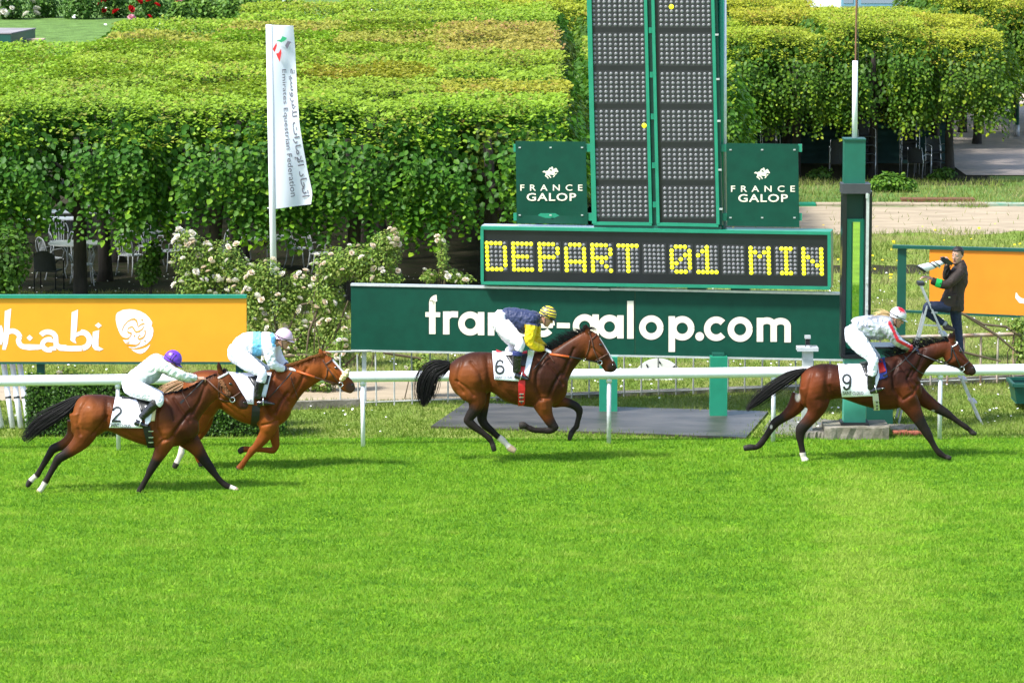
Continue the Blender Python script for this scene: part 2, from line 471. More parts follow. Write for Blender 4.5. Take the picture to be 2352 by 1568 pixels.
# daisies and dandelions in the infield
def dots(name, n, y0, y1, col, r, zz, mask=None):
    mb = MB()
    for _ in range(n):
        y = random.uniform(y0, y1); half = 1176 / FPX * 1.1 * y
        x = random.uniform(-half, half)
        if mask and not mask(x, y): continue
        s = r * random.uniform(0.6, 1.3); z = zz * random.uniform(0.6, 1.2)
        t = Vector((random.uniform(-.4, .4), random.uniform(-.8, 0.1), 1)).normalized(); u = t.orthogonal().normalized(); v = t.cross(u)
        mb.add([Vector((x, y, z)) + (u * math.cos(a) + v * math.sin(a)) * s for a in (0, 1.05, 2.09, 3.14, 4.19, 5.24)], [(0, 1, 2, 3, 4, 5)])
    return setp(mb.build(name, mat(name, col, 0.7, spec=0.1)), kind='stuff')
notpad = lambda x, y: not ((-2 < x < 4.4 and y < 61) or (x < -0.4 and 61 < y < 64))
dots('daisies', 1700, 57.5, 80, (0.8, 0.8, 0.74), 0.017, 0.08, lambda x, y: notpad(x, y) and (noise.noise(Vector((x * .4, y * .4, 0))) > -0.15))
dots('dandelions', 420, 78, 90, (0.75, 0.55, 0.02), 0.035, 0.16, lambda x, y: x > 1 and noise.noise(Vector((x * .5, y * .5, 5))) > -0.1)
dots('lawn_daisies', 260, 130, 165, (0.75, 0.76, 0.68), 0.06, 2.1, lambda x, y: x < 0)

# fallen white petals by the rail, wet slab of the result board, kerbs
M_SLAB = mat('wet_concrete', (0.10, 0.086, 0.075), 0.36, col2=(0.036, 0.030, 0.026), vscale=1.5, bump=0.004, bscale=8, spec=0.5, stretch=(0.7, 1.6, 1))
M_CONC = mat('concrete', (0.30, 0.27, 0.22), 0.9, col2=(0.13, 0.12, 0.085), vscale=5, bump=0.01, bscale=25, spec=0.2)
M_BRICK = mat('brick_red', (0.34, 0.10, 0.05), 0.85, var=0.3, vscale=8, bump=0.006, bscale=40)
sl = thing('concrete_pad', 'dark wet concrete pad on the grass under the green board', 'pad', PZ(1380, 970, 0))
mb = MB(); a, b, c, d = P_SLAB
nseg = 1
for i in range(nseg):        # three cast sections butted end to end
    t0 = i / nseg; t1 = (i + 1) / nseg - 0.001
    q = [b.lerp(c, t0), b.lerp(c, t1), a.lerp(d, t1), a.lerp(d, t0)]
    m2 = MB(); zt = 0.045 + 0.004 * (i % 2)
    m2.add([(p.x, p.y, -0.05) for p in q] + [(p.x, p.y, zt) for p in q], [(4, 5, 6, 7), (0, 1, 5, 4), (1, 2, 6, 5), (2, 3, 7, 6), (3, 0, 4, 7)])
    m2.build('cast_section', M_SLAB, sl)
def block(name, px0, px1, pyt, pyb, depth, m, label, cat, jag=0.02, seed=1, kind=None, group=None):
    """low block: its front foot runs between two view points, its top edge is at pyt"""
    p0 = PZ(px0, pyb, 0); p1 = PZ(px1, pyb, 0); z = PY(px0, pyt, p0.y + depth * 0.5).z
    r = random.Random(seed); n = 10; V = []; F = []
    for i in range(n + 1):
        q = p0.lerp(p1, i / n)
        V += [(q.x, q.y + r.uniform(-jag, jag), -0.05), (q.x, q.y + r.uniform(-jag, jag), z - 0.02 + r.uniform(-jag, jag) * .5), (q.x, q.y + 0.03, z + r.uniform(-jag, jag) * .4),
              (q.x, q.y + depth, z + r.uniform(-jag, jag) * .4), (q.x, q.y + depth, -0.05)]
    for i in range(n):
        for k in range(4): F.append((i * 5 + k, (i + 1) * 5 + k, (i + 1) * 5 + k + 1, i * 5 + k + 1))
    F += [(0, 1, 2, 3, 4), tuple(n * 5 + k for k in (4, 3, 2, 1, 0))]
    o = mk(name, V, F, m); return setp(o, label, cat, group, kind)
block('concrete_block', 1894, 2042, 972, 1010, 0.7, M_CONC, 'weathered concrete block under the mirror post', 'block', seed=3)
block('concrete_block', 1846, 1892, 985, 1008, 0.5, M_CONC, 'small mossy concrete block left of the mirror post base', 'block', seed=4)
ks = thing('stone_edging', 'broken stone and red brick edging right of the mirror post', 'edging', PZ(2090, 1000, 0))
for i, (x0, x1, yt, yb, m, dd) in enumerate(((2046, 2122, 978, 992, M_CONC, 0.4), (2052, 2086, 989, 1001, M_BRICK, 0.16), (2088, 2112, 990, 1001, M_BRICK, .16), (2114, 2134, 991, 1001, M_BRICK, .16))):
    o = block('brick' if m is M_BRICK else 'stone', x0, x1, yt, yb, dd, m, None, None, 0.012, 10 + i)
    w = o.location.copy(); o.parent = ks; o.location = w - ks.location

# the running rail
M_WHITE = mat('white_plastic', (0.80, 0.81, 0.83), 0.35, var=0.03, vscale=3)
M_GALV = mat('galvanised', (0.62, 0.64, 0.67), 0.5, metal=0.35, var=0.12, vscale=14)
rail_px = [(0, 871), (833, 866), (1399, 857), (1777, 853), (2160, 848), (2352, 847)]
posts = [(833, 1027), (1399, 1016), (1777, 1012), (2160, 1010)]
R0 = PZ(833, 1027, 0); R1 = PZ(2160, 1010, 0)
dirn = (R1 - R0).normalized()
rl = thing('running_rail', 'white plastic running rail on thin posts along the turf', 'rail', R0)
def railpt(px):
    d = ray(px, 860); n = Vector((-dirn.y, dirn.x, 0)); t = (R0 - CP).dot(n) / d.dot(n); p = CP + d * t; return p
zr = 1.085
pts = [railpt(px) for px in (-420, 0, 600, 1200, 1800, 2352, 2800)]
MB().tube([(p.x, p.y, zr) for p in pts], 0.082, 14).build('rail_tube', M_WHITE, rl, True)
for px, py in posts + [(270, 1036), (-290, 1042), (2560, 1006)]:
    p = railpt(px)
    m2 = MB(); m2.tube([(p.x, p.y, -0.05), (p.x, p.y, zr - 0.11)], 0.034, 10); m2.build('rail_post', M_GALV if px != 833 else M_WHITE, rl, True)
    m2 = MB(); m2.tube([(p.x, p.y, zr - 0.13), (p.x, p.y, zr - 0.06)], 0.045, 10); m2.build('post_clamp', M_WHITE, rl, True)

# white tubular barrier at the left edge
bt = thing('tube_barrier', 'leaning white tube barrier with black bands at the left edge', 'barrier', PZ(30, 992, 0))
M_BLK = mat('black_rubber', (0.02, 0.02, 0.022), 0.6)
for (xa, xb) in ((-62, -30), (8, 29), (28, 48), (45, 66), (-28, 5)):
    a = PY(xa, 832, 58.45); b = PY(xb, 989, 58.15); b.z = max(b.z, 0.02)
    t = MB().tube([a, b], 0.045, 10).build('barrier_tube', M_WHITE, bt, True)
    c = a.lerp(b, 0.52); d = a.lerp(b, 0.55); MB().tube([c, d], 0.05, 10).build('band', M_BLK, t, True)
MB().bar(PY(-80, 990, 58.1), PY(80, 991, 58.1), 0.06, 0.05).build('foot_bar', M_BLK, bt)

# iron fence with rusty bars behind the boards
M_IRON = mat('rusty_iron', (0.55, 0.50, 0.42), 0.7, col2=(0.28, 0.13, 0.06), vscale=5, stretch=(1, 1, 0.6))
M_IRON2 = mat('grey_iron', (0.42, 0.42, 0.39), 0.7, var=0.25, vscale=7)
FA = PZ(782, 937, 0); FB = PZ(2352, 880, 0); fdir = (FB - FA)
fn = thing('iron_fence', 'low rusty iron bar fence behind the boards', 'fence', FA)
def fpt(t, z): p = FA + fdir * t; return Vector((p.x, p.y, z))
MB().tube([fpt(-0.02, .93), fpt(0.8, 0.86)], 0.02, 6).build('top_bar', M_IRON2, fn)
MB().tube([fpt(0.8, 0.86), fpt(1.2, 0.84)], 0.034, 8).build('top_bar', M_IRON, fn)
MB().tube([fpt(-0.02, .08), fpt(1.2, 0.1)], 0.014, 6).build('bottom_bar', M_IRON2, fn)
L = fdir.length; nb = int(L * 1.15 / 0.30)
for k, mm in enumerate((M_IRON2, M_IRON)):
    src = MB().tube([fpt(0, 0.02), fpt(0, 0.88)], 0.015 + 0.005 * k, 6).build('bar', mm, fn)
    for i in range(1, nb):
        t = i * 0.30 / L
        if (t > 0.78) != bool(k): continue
        c = src.copy(); COL.objects.link(c); c.parent = fn; c.location = fdir * t
        c.rotation_euler = (0, random.uniform(-.02, .02), 0)
    if k == 1: bpy.data.objects.remove(src)
kb = thing('low_kerb', 'low grey concrete kerb under the iron fence', 'kerb', fpt(.5, 0))
for (ta, tb, h, dy) in ((-0.1, 0.03, 0.14, 0), (0.22, 0.5, 0.10, .12), (0.505, 0.78, .10, .12), (0.785, 0.905, .12, 0.12), (0.91, 1.2, .13, .12)):
    a = fpt(ta, 0) + Vector((0, dy, h / 2 - 0.02)); b = fpt(tb, 0) + Vector((0, dy, h / 2 - 0.02))
    MB().bar(a, b, 0.12, h + .04).build('kerb_stone', M_CONC, kb)
# ------------------------------------------------------------------ boards
M_GREEN = mat('board_green', (0.0015, 0.052, 0.030), 0.5, var=0.12, vscale=5, spec=0.25)
M_GFRAME = mat('frame_green', (0.014, 0.22, 0.125), 0.4, var=0.1, vscale=4, spec=0.4)
M_GDARK = mat('dark_green_paint', (0.005, 0.075, 0.05), 0.45, var=0.1, vscale=4)
M_ORANGE = mat('orange_board', (0.80, 0.335, 0.018), 0.5, var=0.04, vscale=2, spec=0.3)
M_CREAM = mat('cream_print', (0.80, 0.76, 0.58), 0.55)
M_PWHITE = mat('white_print', (0.80, 0.80, 0.80), 0.55)
M_INK = mat('black_print', (0.015, 0.02, 0.018), 0.6)
M_HOUSE = mat('black_housing', (0.010, 0.011, 0.014), 0.3, var=0.2, vscale=3)
M_ALU = mat('aluminium', (0.62, 0.63, 0.62), 0.4, metal=0.5, var=0.1, vscale=12)

class Face:
    """a plane facing the camera given by four view corners and the depth of its left and right ends"""
    def __init__(s, xl, yl, Yl, xr, yr, Yr):
        s.A = PY(xl, yl, Yl); s.B = PY(xr, yr, Yr); h = (s.B - s.A); h.z = 0
        s.h = h.normalized(); s.n = Vector((s.h.y, -s.h.x, 0))
        s.R = (s.h, -s.n, Vector((0, 0, 1)))
    def __call__(s, x, y, lift=0.0):
        return PP(x, y, s.A + s.n * lift, s.n)
def panel(face, quad, depth, name, m, parent, lift=0.0):
    """slab with its front on the face; quad = view corners TL, TR, BR, BL"""
    P = [face(x, y, lift) for x, y in quad]; Q = [p - face.n * depth for p in P]
    return mk(name, P + Q, [(3, 2, 1, 0), (4, 5, 6, 7), (0, 1, 5, 4), (1, 2, 6, 5), (2, 3, 7, 6), (3, 0, 4, 7)], m, parent)
def edge(face, p, q, w, d, name, m, parent, lift=0.0):
    a = face(*p, lift); b = face(*q, lift); up = face.n
    X = (b - a).normalized(); Z = up.cross(X).normalized()
    mb = MB(); mb.box((a + b) / 2 - face.n * (d / 2 - 0.001), ((b - a).length, d, w), (X, face.n, Z))
    return mb.build(name, m, parent)

# --- long green board with the cream lettering
f1 = Face(806, 728, 60.6, 1936, 750, 59.3)
g = thing('long_green_board', 'long dark green board with cream website lettering behind the rail', 'board', PZ(1380, 950, 0))
quads = [((806, 655), (1458, 667), (1458, 815.5), (806, 803)), ((1459, 667), (1936, 676), (1936, 825), (1459, 815.5))]
for q in quads: panel(f1, q, 0.05, 'board_sheet', M_GREEN, g)
edge(f1, (805, 654), (1400, 665), 0.035, 0.12, 'top_rail', M_ALU, g, 0.02)
edge(f1, (1402, 664), (1937, 675), 0.035, 0.12, 'top_rail', M_ALU, g, 0.02)
edge(f1, (806, 805), (1937, 827), 0.03, 0.08, 'bottom_rail', M_ALU, g, 0.015)
for x, yb, w in ((1397.5, 944, 0.285), (1650.5, 954, 0.275)):
    t = f1(x, 815, -0.2); b = PZ(x, yb, 0.05); c = Vector((b.x, max(b.y + .1, t.y), 0))
    zt_ = PY(x, 818, b.y).z - .02; MB().box((b.x, b.y + w / 2, zt_ / 2), (w, w, zt_)).build('post', M_GFRAME, g); MB().box((b.x, b.y + w / 2 + .15, zt_ - .02), (w * .7, w, .12)).build('post_head', M_GDARK, g)
    o = MB().box((b.x + 0.01, b.y + .55, .5), (0.06, 0.1, 0.3)).build('bracket', mat('red_tag', (.5, .08, .03), .6), g)
p = PZ(833, 945, 0)
MB().box((p.x, 60.75, .55), (.07, .07, 1.1)).build('thin_post', M_GALV, g)
def bl(x): return 766.8 + (x - 985) * 0.0235           # lettering baseline
pr = Print(f1); po = Print(f1)
W = 14.8
def both(fn, *a, w=W, **k):
    fn(po, *a, w=w + 3.0, lift=0.0015, **k); fn(pr, *a, w=w, lift=0.005, **k)
def st(P, pts, w, lift): P.stroke(pts, w, lift)
def o_(P, cx, cy, r, w, lift, a0=0, a1=360, ry=None):
    d = (w - W) / 2
    P.stroke(arc(cx, cy, r - W / 2, (ry or r) - W / 2, a0, a1, 36), w, lift)
def vert(x, top, bot): both(st, [(x, top), (x, bot)])
# f
both(st, [(993, bl(993)), (993, 693)] + arc(1003, 695, 10, 10.5, 180, 88, 8)); both(st, [(977, 722), (1011, 722.6)], w=11)
# r
vert(1025, 715, bl(1025)); both(st, arc(1040, 733, 13.5, 11.5, 165, 78, 8) + [(1052, 722)], w=14)
def bowl(cx, base, xh): both(o_, cx, base - xh / 2, xh / 2 + 1.2)
xh = 52.5
bowl(1080, bl(1080), xh); vert(1105, 716.5, bl(1105))                                  # a
def nn(x, base, hh, wd):
    both(st, [(x, base - hh), (x, base)]); both(st, arc(x + wd / 2, base - hh + 18, wd / 2, 18 - W / 2 + 1, 180, 0, 14) + [(x + wd, base)])
nn(1128, bl(1128), xh, 30)
both(o_, 1199, bl(1199) - xh / 2, xh / 2 + 1, a0=42, a1=318)                           # c
both(o_, 1247, bl(1247) - xh / 2, xh / 2 + 1, a0=-2, a1=322); both(st, [(1226, bl(1247) - 25), (1270, bl(1247) - 25)], w=10)   # e
both(st, [(1279, 747), (1309, 747.6)], w=12)                                           # -
bowl(1343, bl(1343), xh); both(st, [(1368, 722), (1368, 782)] + arc(1345, 782, 23, 16, 0, -150, 14))    # g
bowl(1400, bl(1400), xh); vert(1425, 724, bl(1425))                                    # a
vert(1448, 691, bl(1448))                                                              # l
bowl(1496, bl(1496), xh + 1)                                                           # o
vert(1543, 726, 808); bowl(1567, bl(1567), xh + 1)                                     # p
for P, r, l in ((po, 11.5, .0015), (pr, 10, .005)): P.poly([arc(1607, bl(1607) - 9, r, r, 0, 345, 23)], l)
both(o_, 1645, bl(1645) - 27.5, 28, a0=42, a1=318)                                     # c
bowl(1700, bl(1700), 55)                                                               # o
nn(1745.5, bl(1745), 55, 31.5); both(st, arc(1793, bl(1793) - 55 + 18, 16, 18 - W / 2 + 1, 180, 0, 14) + [(1809, bl(1809))])    # m
po.mb.build('letter_outline', M_INK, g); pr.mb.build('lettering', M_CREAM, g)  # wider black print forms the outline round the cream letters

# --- dot-matrix message board
M_LIT = mat('lit_lamp', (0.9, 0.85, 0.02), 0.5, emit=((0.95, 0.92, 0.01), 0.75))
M_LAMP = mat('lamp_glass', (0.17, 0.17, 0.175), 0.4, var=0.3, vscale=30, spec=0.5)
f2 = Face(1104, 590, 60.14, 1908, 600, 59.21)
d = thing('message_board', 'black lamp message board reading DEPART 01 MIN in yellow', 'display board', f1(1500, 670))
q = ((1110, 527), (1902, 539), (1902, 659), (1110, 647))
panel(f2, q, 0.40, 'housing', M_HOUSE, d)
edge(f2, (1104, 524), (1908, 536), 0.05, 0.46, 'frame_bar', M_GFRAME, d, 0.04)
edge(f2, (1105, 650), (1907, 662), 0.05, 0.46, 'frame_bar', M_GFRAME, d, 0.04)
edge(f2, (1107, 527), (1107.5, 647), 0.05, 0.46, 'frame_bar', M_GFRAME, d, 0.038)
edge(f2, (1904.5, 539), (1905, 659), 0.055, 0.46, 'frame_bar', M_GFRAME, d, 0.038)
edge(f2, (1106, 520), (1600, 528), 0.03, 0.3, 'roof_strip', M_ALU, d, -0.1)
for x in (1395, 1600, 1700): edge(f2, (x, 655), (x, 668), 0.3, 0.2, 'support', M_GDARK, d, -.12)
FONT = {'D': '11110 10001 10001 10001 10001 10001 11110', 'E': '11111 10000 10000 11110 10000 10000 11111', 'P': '11110 10001 10001 11110 10000 10000 10000',
        'A': '01110 10001 10001 10001 11111 10001 10001', 'R': '11110 10001 10001 11110 10100 10010 10001', 'T': '11111 00100 00100 00100 00100 00100 00100',
        '0': '01110 10001 10011 10101 11001 10001 01110', '1': '00100 01100 10100 00100 00100 00100 11111', 'M': '10001 11011 10101 10001 10001 10001 10001',
        'I': '01110 00100 00100 00100 00100 00100 01110', 'N': '10001 10001 11001 10101 10011 10001 10001', ' ': ' '.join(['00000'] * 7)}
def lamp_mesh(name, r, m):
    V = []; F = []
    for k, (rr, zz) in enumerate(((1, 0.0), (0.78, 0.3))):
        for i in range(10):
            a = 2 * math.pi * i / 10; V.append((rr * r * math.cos(a), -zz * r * 0.8, rr * r * math.sin(a)))
    V.append((0, -r * 0.33, 0))
    for i in range(10): F += [(i, 10 + i, 10 + (i + 1) % 10, (i + 1) % 10)[::-1], (10 + i, 20, 10 + (i + 1) % 10)[::-1]]
    me = bpy.data.meshes.new(name); me.from_pydata(V, [], F); me.polygons.foreach_set('use_smooth', [True] * len(F)); me.materials.append(m); return me
pxm = SC(59.3, 3)
ML = lamp_mesh('lit_lamp', 4.8 / pxm, M_LIT); MU = lamp_mesh('lamp', 4.0 / pxm, M_LAMP)
ML2 = lamp_mesh('lit_lamp', 5.6 / pxm, M_LIT)
def bil(u, v, a, b, c, e): return tuple((a[i] * (1 - u) + b[i] * u) * (1 - v) + (c[i] * (1 - u) + e[i] * u) * v for i in (0, 1))
mods = 'DEPART 01 MIN'
for i, ch in enumerate(mods):
    rows = FONT[ch].split()
    u0 = (1118 + 60.6 * i); c0 = bil((u0 - 1118) / 768, 0, (1118, 558.5), (1886, 573), (1120.5, 618), (1887.5, 628.5))
    c1 = bil((u0 + 41 - 1118) / 768, 1, (1118, 558.5), (1886, 573), (1120.5, 618), (1887.5, 628.5))
    cell = panel(f2, ((c0[0] - 7, c0[1] - 7), (c1[0] + 6, c0[1] - 6), (c1[0] + 6, c1[1] + 7), (c0[0] - 6, c1[1] + 6)), 0.004, 'lamp_module', mat('module_black', (0.022, 0.022, 0.024), 0.4), d, 0.004)
    for r in range(7):
        for k in range(5):
            x, y = bil((u0 + 10.25 * k - 1118) / 768, r / 6, (1118, 558.5), (1886, 573), (1120.5, 618), (1887.5, 628.5))
            lit = rows[r][k] == '1'
            o = bpy.data.objects.new('lit_lamp' if lit else 'lamp', ML if lit else MU); COL.objects.link(o)
            o.parent = cell; o.location = f2(x, y, 0.006) - origin_of(d)
            o.rotation_euler = (0, 0, math.atan2(f2.h.y, f2.h.x))

# --- the tall result tower
f3 = Face(1352, 300, 59.98, 1650, 305, 59.58)
t = thing('result_tower', 'tall green tower with two columns of unlit lamp panels', 'scoreboard tower', f2(1500, 525))
Xs = lambda x, y: x + (y - 300) * 0.0235      # the whole tower leans a little
def tq(x0, x1, y0, y1): return ((Xs(x0, y0), y0), (Xs(x1, y0), y0), (Xs(x1, y1), y1), (Xs(x0, y1), y1))
panel(f3, tq(1366, 1487, -60, 511), 0.3, 'column_housing', M_HOUSE, t)
panel(f3, tq(1510, 1640, -60, 514), 0.3, 'column_housing', M_HOUSE, t)
def vb(x, y0, y1, w, dd, name, m, lift): return edge(f3, (Xs(x, y0), y0), (Xs(x, y1), y1), w, dd, name, m, t, lift)
vb(1360, -60, 514, 0.075, 0.42, 'frame_bar', M_GFRAME, 0.05)
vb(1489.5, -60, 514, 0.05, 0.42, 'frame_bar', M_GFRAME, 0.05)
vb(1499.5, -60, 518, 0.06, 0.36, 'channel', M_GDARK, -0.01)
vb(1506.5, -60, 514, 0.05, 0.42, 'frame_bar', M_GFRAME, 0.05)
vb(1644, -60, 516, 0.05, 0.42, 'frame_bar', M_GFRAME, 0.05)
vb(1651, -60, 518, 0.045, 0.36, 'channel', M_GDARK, -0.02)
edge(f3, (1363, 513), (1497, 515), 0.05, 0.42, 'frame_bar', M_GFRAME, t, 0.047)
edge(f3, (1509, 515), (1650, 518), 0.05, 0.42, 'frame_bar', M_GFRAME, t, 0.047)
edge(f3, (1364, 520), (1655, 525), 0.07, 0.5, 'base_beam', M_GDARK, t, 0.02)
a = f3(1657, -70, -0.15); b = f3(1656, 522, -0.15)
MB().tube([b, a], 0.045, 12).build('side_post', M_GFRAME, t, True)
a = f3(1668, 330, -0.12); b = f3(1662, 522, -0.12)
MB().tube([f3(1660, -70, -.28), f3(1661, 522, -.28)], 0.06, 12).build('rear_post', M_GALV, t, True)
for y in (70, 172, 268, 380, 470):
    p = f3(Xs(1499, y), y, 0.03); MB().box(p, (0.05, 0.03, 0.09)).build('hinge', M_GFRAME, t)
    p = f3(Xs(1651, y + 10), y + 10, 0.03); MB().box(p, (0.06, 0.03, 0.03)).build('latch', M_ALU, t)
cols = [(1362.7, 1411.9), (1423.8, 1473.4), (1517.4, 1565.7), (1578.9, 1627.0)]
lit = {(1, 3, 3, 4), (2, 0, 2, 2)}            # column, row of modules, lamp row, lamp column
more = MB(); count = 0
for mr in range(5, -1, -1):
    for ci, (x0, x1) in enumerate(cols):
        ytop = -5.6 + 87.6 * mr + (0.9 if ci > 1 else 0)
        sh = (ytop + 5) * 0.0215
        q = ((x0 + sh - 7, ytop - 7), (x1 + sh + 6, ytop - 7), (x1 + sh + 7.5, ytop + 69.5), (x0 + sh - 5.5, ytop + 69.5))
        cell = panel(f3, q, 0.004, 'lamp_module', mat('module_black', (0.022, 0.022, 0.024), 0.4), t, 0.004)
        for r in range(7):
            for k in range(5):
                y = ytop + 10.45 * r; x = x0 + sh + r * 0.22 + (x1 - x0) * k / 4
                P = f3(x, y, 0.006); on = (ci, mr, r, k) in lit
                if on or count < 298:
                    o = bpy.data.objects.new('lit_lamp' if on else 'lamp', ML2 if on else MU); COL.objects.link(o)
                    o.parent = cell; o.location = P - origin_of(t); o.rotation_euler = (0, 0, math.atan2(f3.h.y, f3.h.x)); count += not on
                else:
                    c, s_ = f3.h.x, f3.h.y; n0 = len(more.V)
                    more.add([P + Vector((v.co.x * c - v.co.y * s_, v.co.x * s_ + v.co.y * c, v.co.z)) for v in MU.vertices], [tuple(p.vertices) for p in MU.polygons])
lo = more.build('lamp_rows', M_LAMP, t, True); setp(lo, kind='stuff')

# --- two square signs beside the tower
def galop_horse(P, x, y, s, lift):
    """small running horse and rider emblem, s = width in px"""
    k = s / 44.0
    T = lambda pts: [(x + a * k, y + b * k) for a, b in pts]
    P.poly([T([(0, 12), (5, 8), (9, 10), (13, 8), (20, 8), (26, 9), (30, 5), (34, 2), (37, 1), (40, 6), (43, 11), (41, 13), (37, 11), (34, 12), (32, 17), (29, 20), (24, 19), (17, 19), (13, 22), (9, 20), (9, 14), (4, 13)])], lift)
    for pts, w in (([(28, 17), (35, 18), (38, 15)], 2.6), ([(28, 18), (33, 22), (29, 25)], 2.6), ([(13, 18), (19, 22), (23, 27)], 3), ([(11, 18), (8, 22), (13, 25), (16, 29)], 2.8), ([(17, 8), (21, 2), (26, 4), (30, 6)], 4)):
        P.stroke(T(pts), w * k, lift)
    P.poly([arc(x + 26 * k, y + 0.5 * k, 2.8 * k, 2.8 * k, 0, 330, 11)], lift)
def galop_sign(fc, quad, x0, x1, dy, label, sgn):
    s = thing('square_sign', label, 'sign', fc((quad[3][0] + quad[2][0]) / 2, quad[2][1]))
    n = 10; V = []; Fs = []
    for j in range(n + 1):                 # thin sheet, a little dented near the foot of the left one
        for i in range(n + 1):
            u, v = i / n, j / n
            x = (quad[0][0] * (1 - u) + quad[1][0] * u) * (1 - v) + (quad[3][0] * (1 - u) + quad[2][0] * u) * v
            y = (quad[0][1] * (1 - u) + quad[1][1] * u) * (1 - v) + (quad[3][1] * (1 - u) + quad[2][1] * u) * v
            dent = 0.028 * math.exp(-((u - .45) / .28) ** 2 - ((v - .88) / .10) ** 2) if sgn else 0.0
            V.append(fc(x, y, 0.0 - dent))
    for j in range(n):
        for i in range(n): Fs.append((j * (n + 1) + i, (j + 1) * (n + 1) + i, (j + 1) * (n + 1) + i + 1, j * (n + 1) + i + 1))
    nV = len(V); V += [p - fc.n * 0.008 for p in V]; Fs += [tuple(nV + i for i in f[::-1]) for f in Fs]
    N1 = n + 1
    for i in range(n):
        for a_, b_ in ((i, i + 1), (n * N1 + i + 1, n * N1 + i), ((i + 1) * N1, i * N1), (i * N1 + n, (i + 1) * N1 + n)): Fs.append((a_, b_, nV + b_, nV + a_))
    mk('sheet', V, Fs, M_GREEN, s)
    ink = MB(); cr = MB()
    cx = (x0 + x1) / 2
    for mb_, off, lf, dx in ((ink, 0.018, 0.0035, 0.9), (cr, 0.0, 0.006, 0)):
        put_text(mb_, 'FRANCE', fc, x0 - dx, x1 + dx, 438 + dy + dx / 2, 14 + dx, lf, 1.9, 0.012 + off)
        put_text(mb_, 'GALOP', fc, cx - 57 - dx, cx + 57 + dx, 461 + dy + dx / 2, 17.5 + dx, lf, 1.12, 0.016 + off)
    ink.build('letter_outline', M_INK, s); cr.build('lettering', M_CREAM, s)  # black outline print lies just behind the cream words
    P = Print(fc); galop_horse(P, cx - 21, 385 + dy, 38, 0.005); P.mb.build('horse_emblem', M_CREAM, s)
    for u in (.06, .5, .95):
        for v in (.08, .9):
            x = quad[0][0] * (1 - u) + quad[1][0] * u; y = quad[0][1] * (1 - v) + quad[3][1] * v
            MB().box(fc(x, y, .006), (.035, .012, .02)).build('bolt', M_ALU, s)
    return s
f4 = Face(1183, 420, 60.15, 1348, 420, 59.98); f5 = Face(1668, 425, 59.6, 1836, 427, 59.42)
s1 = galop_sign(f4, ((1184, 324), (1345, 326), (1350, 515), (1187, 513)), 1195, 1338, 0, 'green square sign with dented foot left of the tower', True)
s2 = galop_sign(f5, ((1668, 329), (1833, 331), (1836, 522), (1670, 519)), 1679, 1826, 2.5, 'green square sign with smooth face right of the tower', False)
for y in (340, 498):
    MB().bar(f4(1180, y, -.05), f4(1368, y, -.05), .06, .12).build('bracket', M_GFRAME, s1)
    MB().bar(f5(1645, y, -.05), f5(1842, y, -.05), .06, .12).build('bracket', M_GFRAME, s2)

# --- orange boards
f6 = Face(-100, 760, 58.15, 566, 760, 58.0)
ob = thing('orange_board', 'long orange board with white lettering and emblem left of the roses', 'board', PZ(250, 1000, 0))
panel(f6, ((-330, 685), (-2, 685), (-2, 831), (-330, 831)), 0.04, 'board_sheet', M_ORANGE, ob)
panel(f6, ((-1.5, 685), (566, 685), (566, 831), (-1.5, 831)), 0.04, 'board_sheet', M_ORANGE, ob)
edge(f6, (-330, 681.5), (566, 681.5), 0.05, 0.12, 'top_rail', M_GFRAME, ob, 0.035)
edge(f6, (-330, 833), (566, 833.5), 0.035, 0.1, 'bottom_rail', M_GDARK, ob, 0.02)
for x in (93, 550, -200):
    p = f6(x, 830, -.06); MB().box((p.x, p.y + .05, p.z / 2), (0.12, 0.1, p.z + 0.06)).build('post', M_GDARK, ob)
Lc = view(0, 850, 1.96)
P = Print(f6)
def S(pts, w): P.stroke([Lc(*p) for p in pts], [q / 1.96 / 1.7415 for q in (w if isinstance(w, list) else [w] * len(pts))] if isinstance(w, list) else w / 1.96 / 1.7415, .003)
def PL(*loops): P.poly([[Lc(*p) for p in lp] for lp in loops], .003)
def AR(cx, cy, rx, ry, a0, a1, w, n=16): S(arc(cx, cy, rx, ry, a0, a1, n), w)
PL([(38, 772), (88, 752), (72, 940), (62, 1020), (45, 1075), (18, 1075), (30, 960)])                       # h stem
AR(95, 990, 62, 62, 180, 12, 40); S([(155, 975), (140, 1010)], 38)
S(arc(195, 1000, 50, 52, 180, 262, 8) + [(230, 1055), (300, 1054), (345, 1045)], [40, 40, 40, 40, 40, 40, 40, 40, 40, 46, 40, 32])
PL([(232, 958), (258, 982), (234, 1006), (208, 982)])                                                    # diamond
AR(375, 985, 62, 50, 150, 0, 40); S([(437, 985), (440, 1035), (470, 1058), (520, 1060)], [40, 42, 46, 46])   # a
AR(385, 1035, 52, 42, 70, 290, 38); S([(390, 1068), (440, 1062)], 34); S([(380, 1000), (436, 1008)], 26)
S([(470, 1062), (560, 1066), (640, 1064)], 42)
PL([(562, 782), (612, 760), (604, 900), (590, 1000), (600, 1026), (575, 1018), (552, 1000)])              # b
AR(640, 1000, 62, 62, 95, -85, 44); S([(590, 962), (640, 940)], 30)
PL([(728, 935), (778, 920), (772, 1000), (772, 1050), (812, 1070), (780, 1084), (742, 1076), (722, 1050)])  # i
PL([(771, 862), (798, 886), (772, 906), (744, 884)])
AR(-20, 960, 30, 80, 60, -60, 34)                                                                        # end of the D
P.mb.build('lettering', M_PWHITE, ob)
E = view(450, 1180, 6.272)
def EPt(loops): return [[E(*p) for p in lp] for lp in loops]
P = Print(f6)
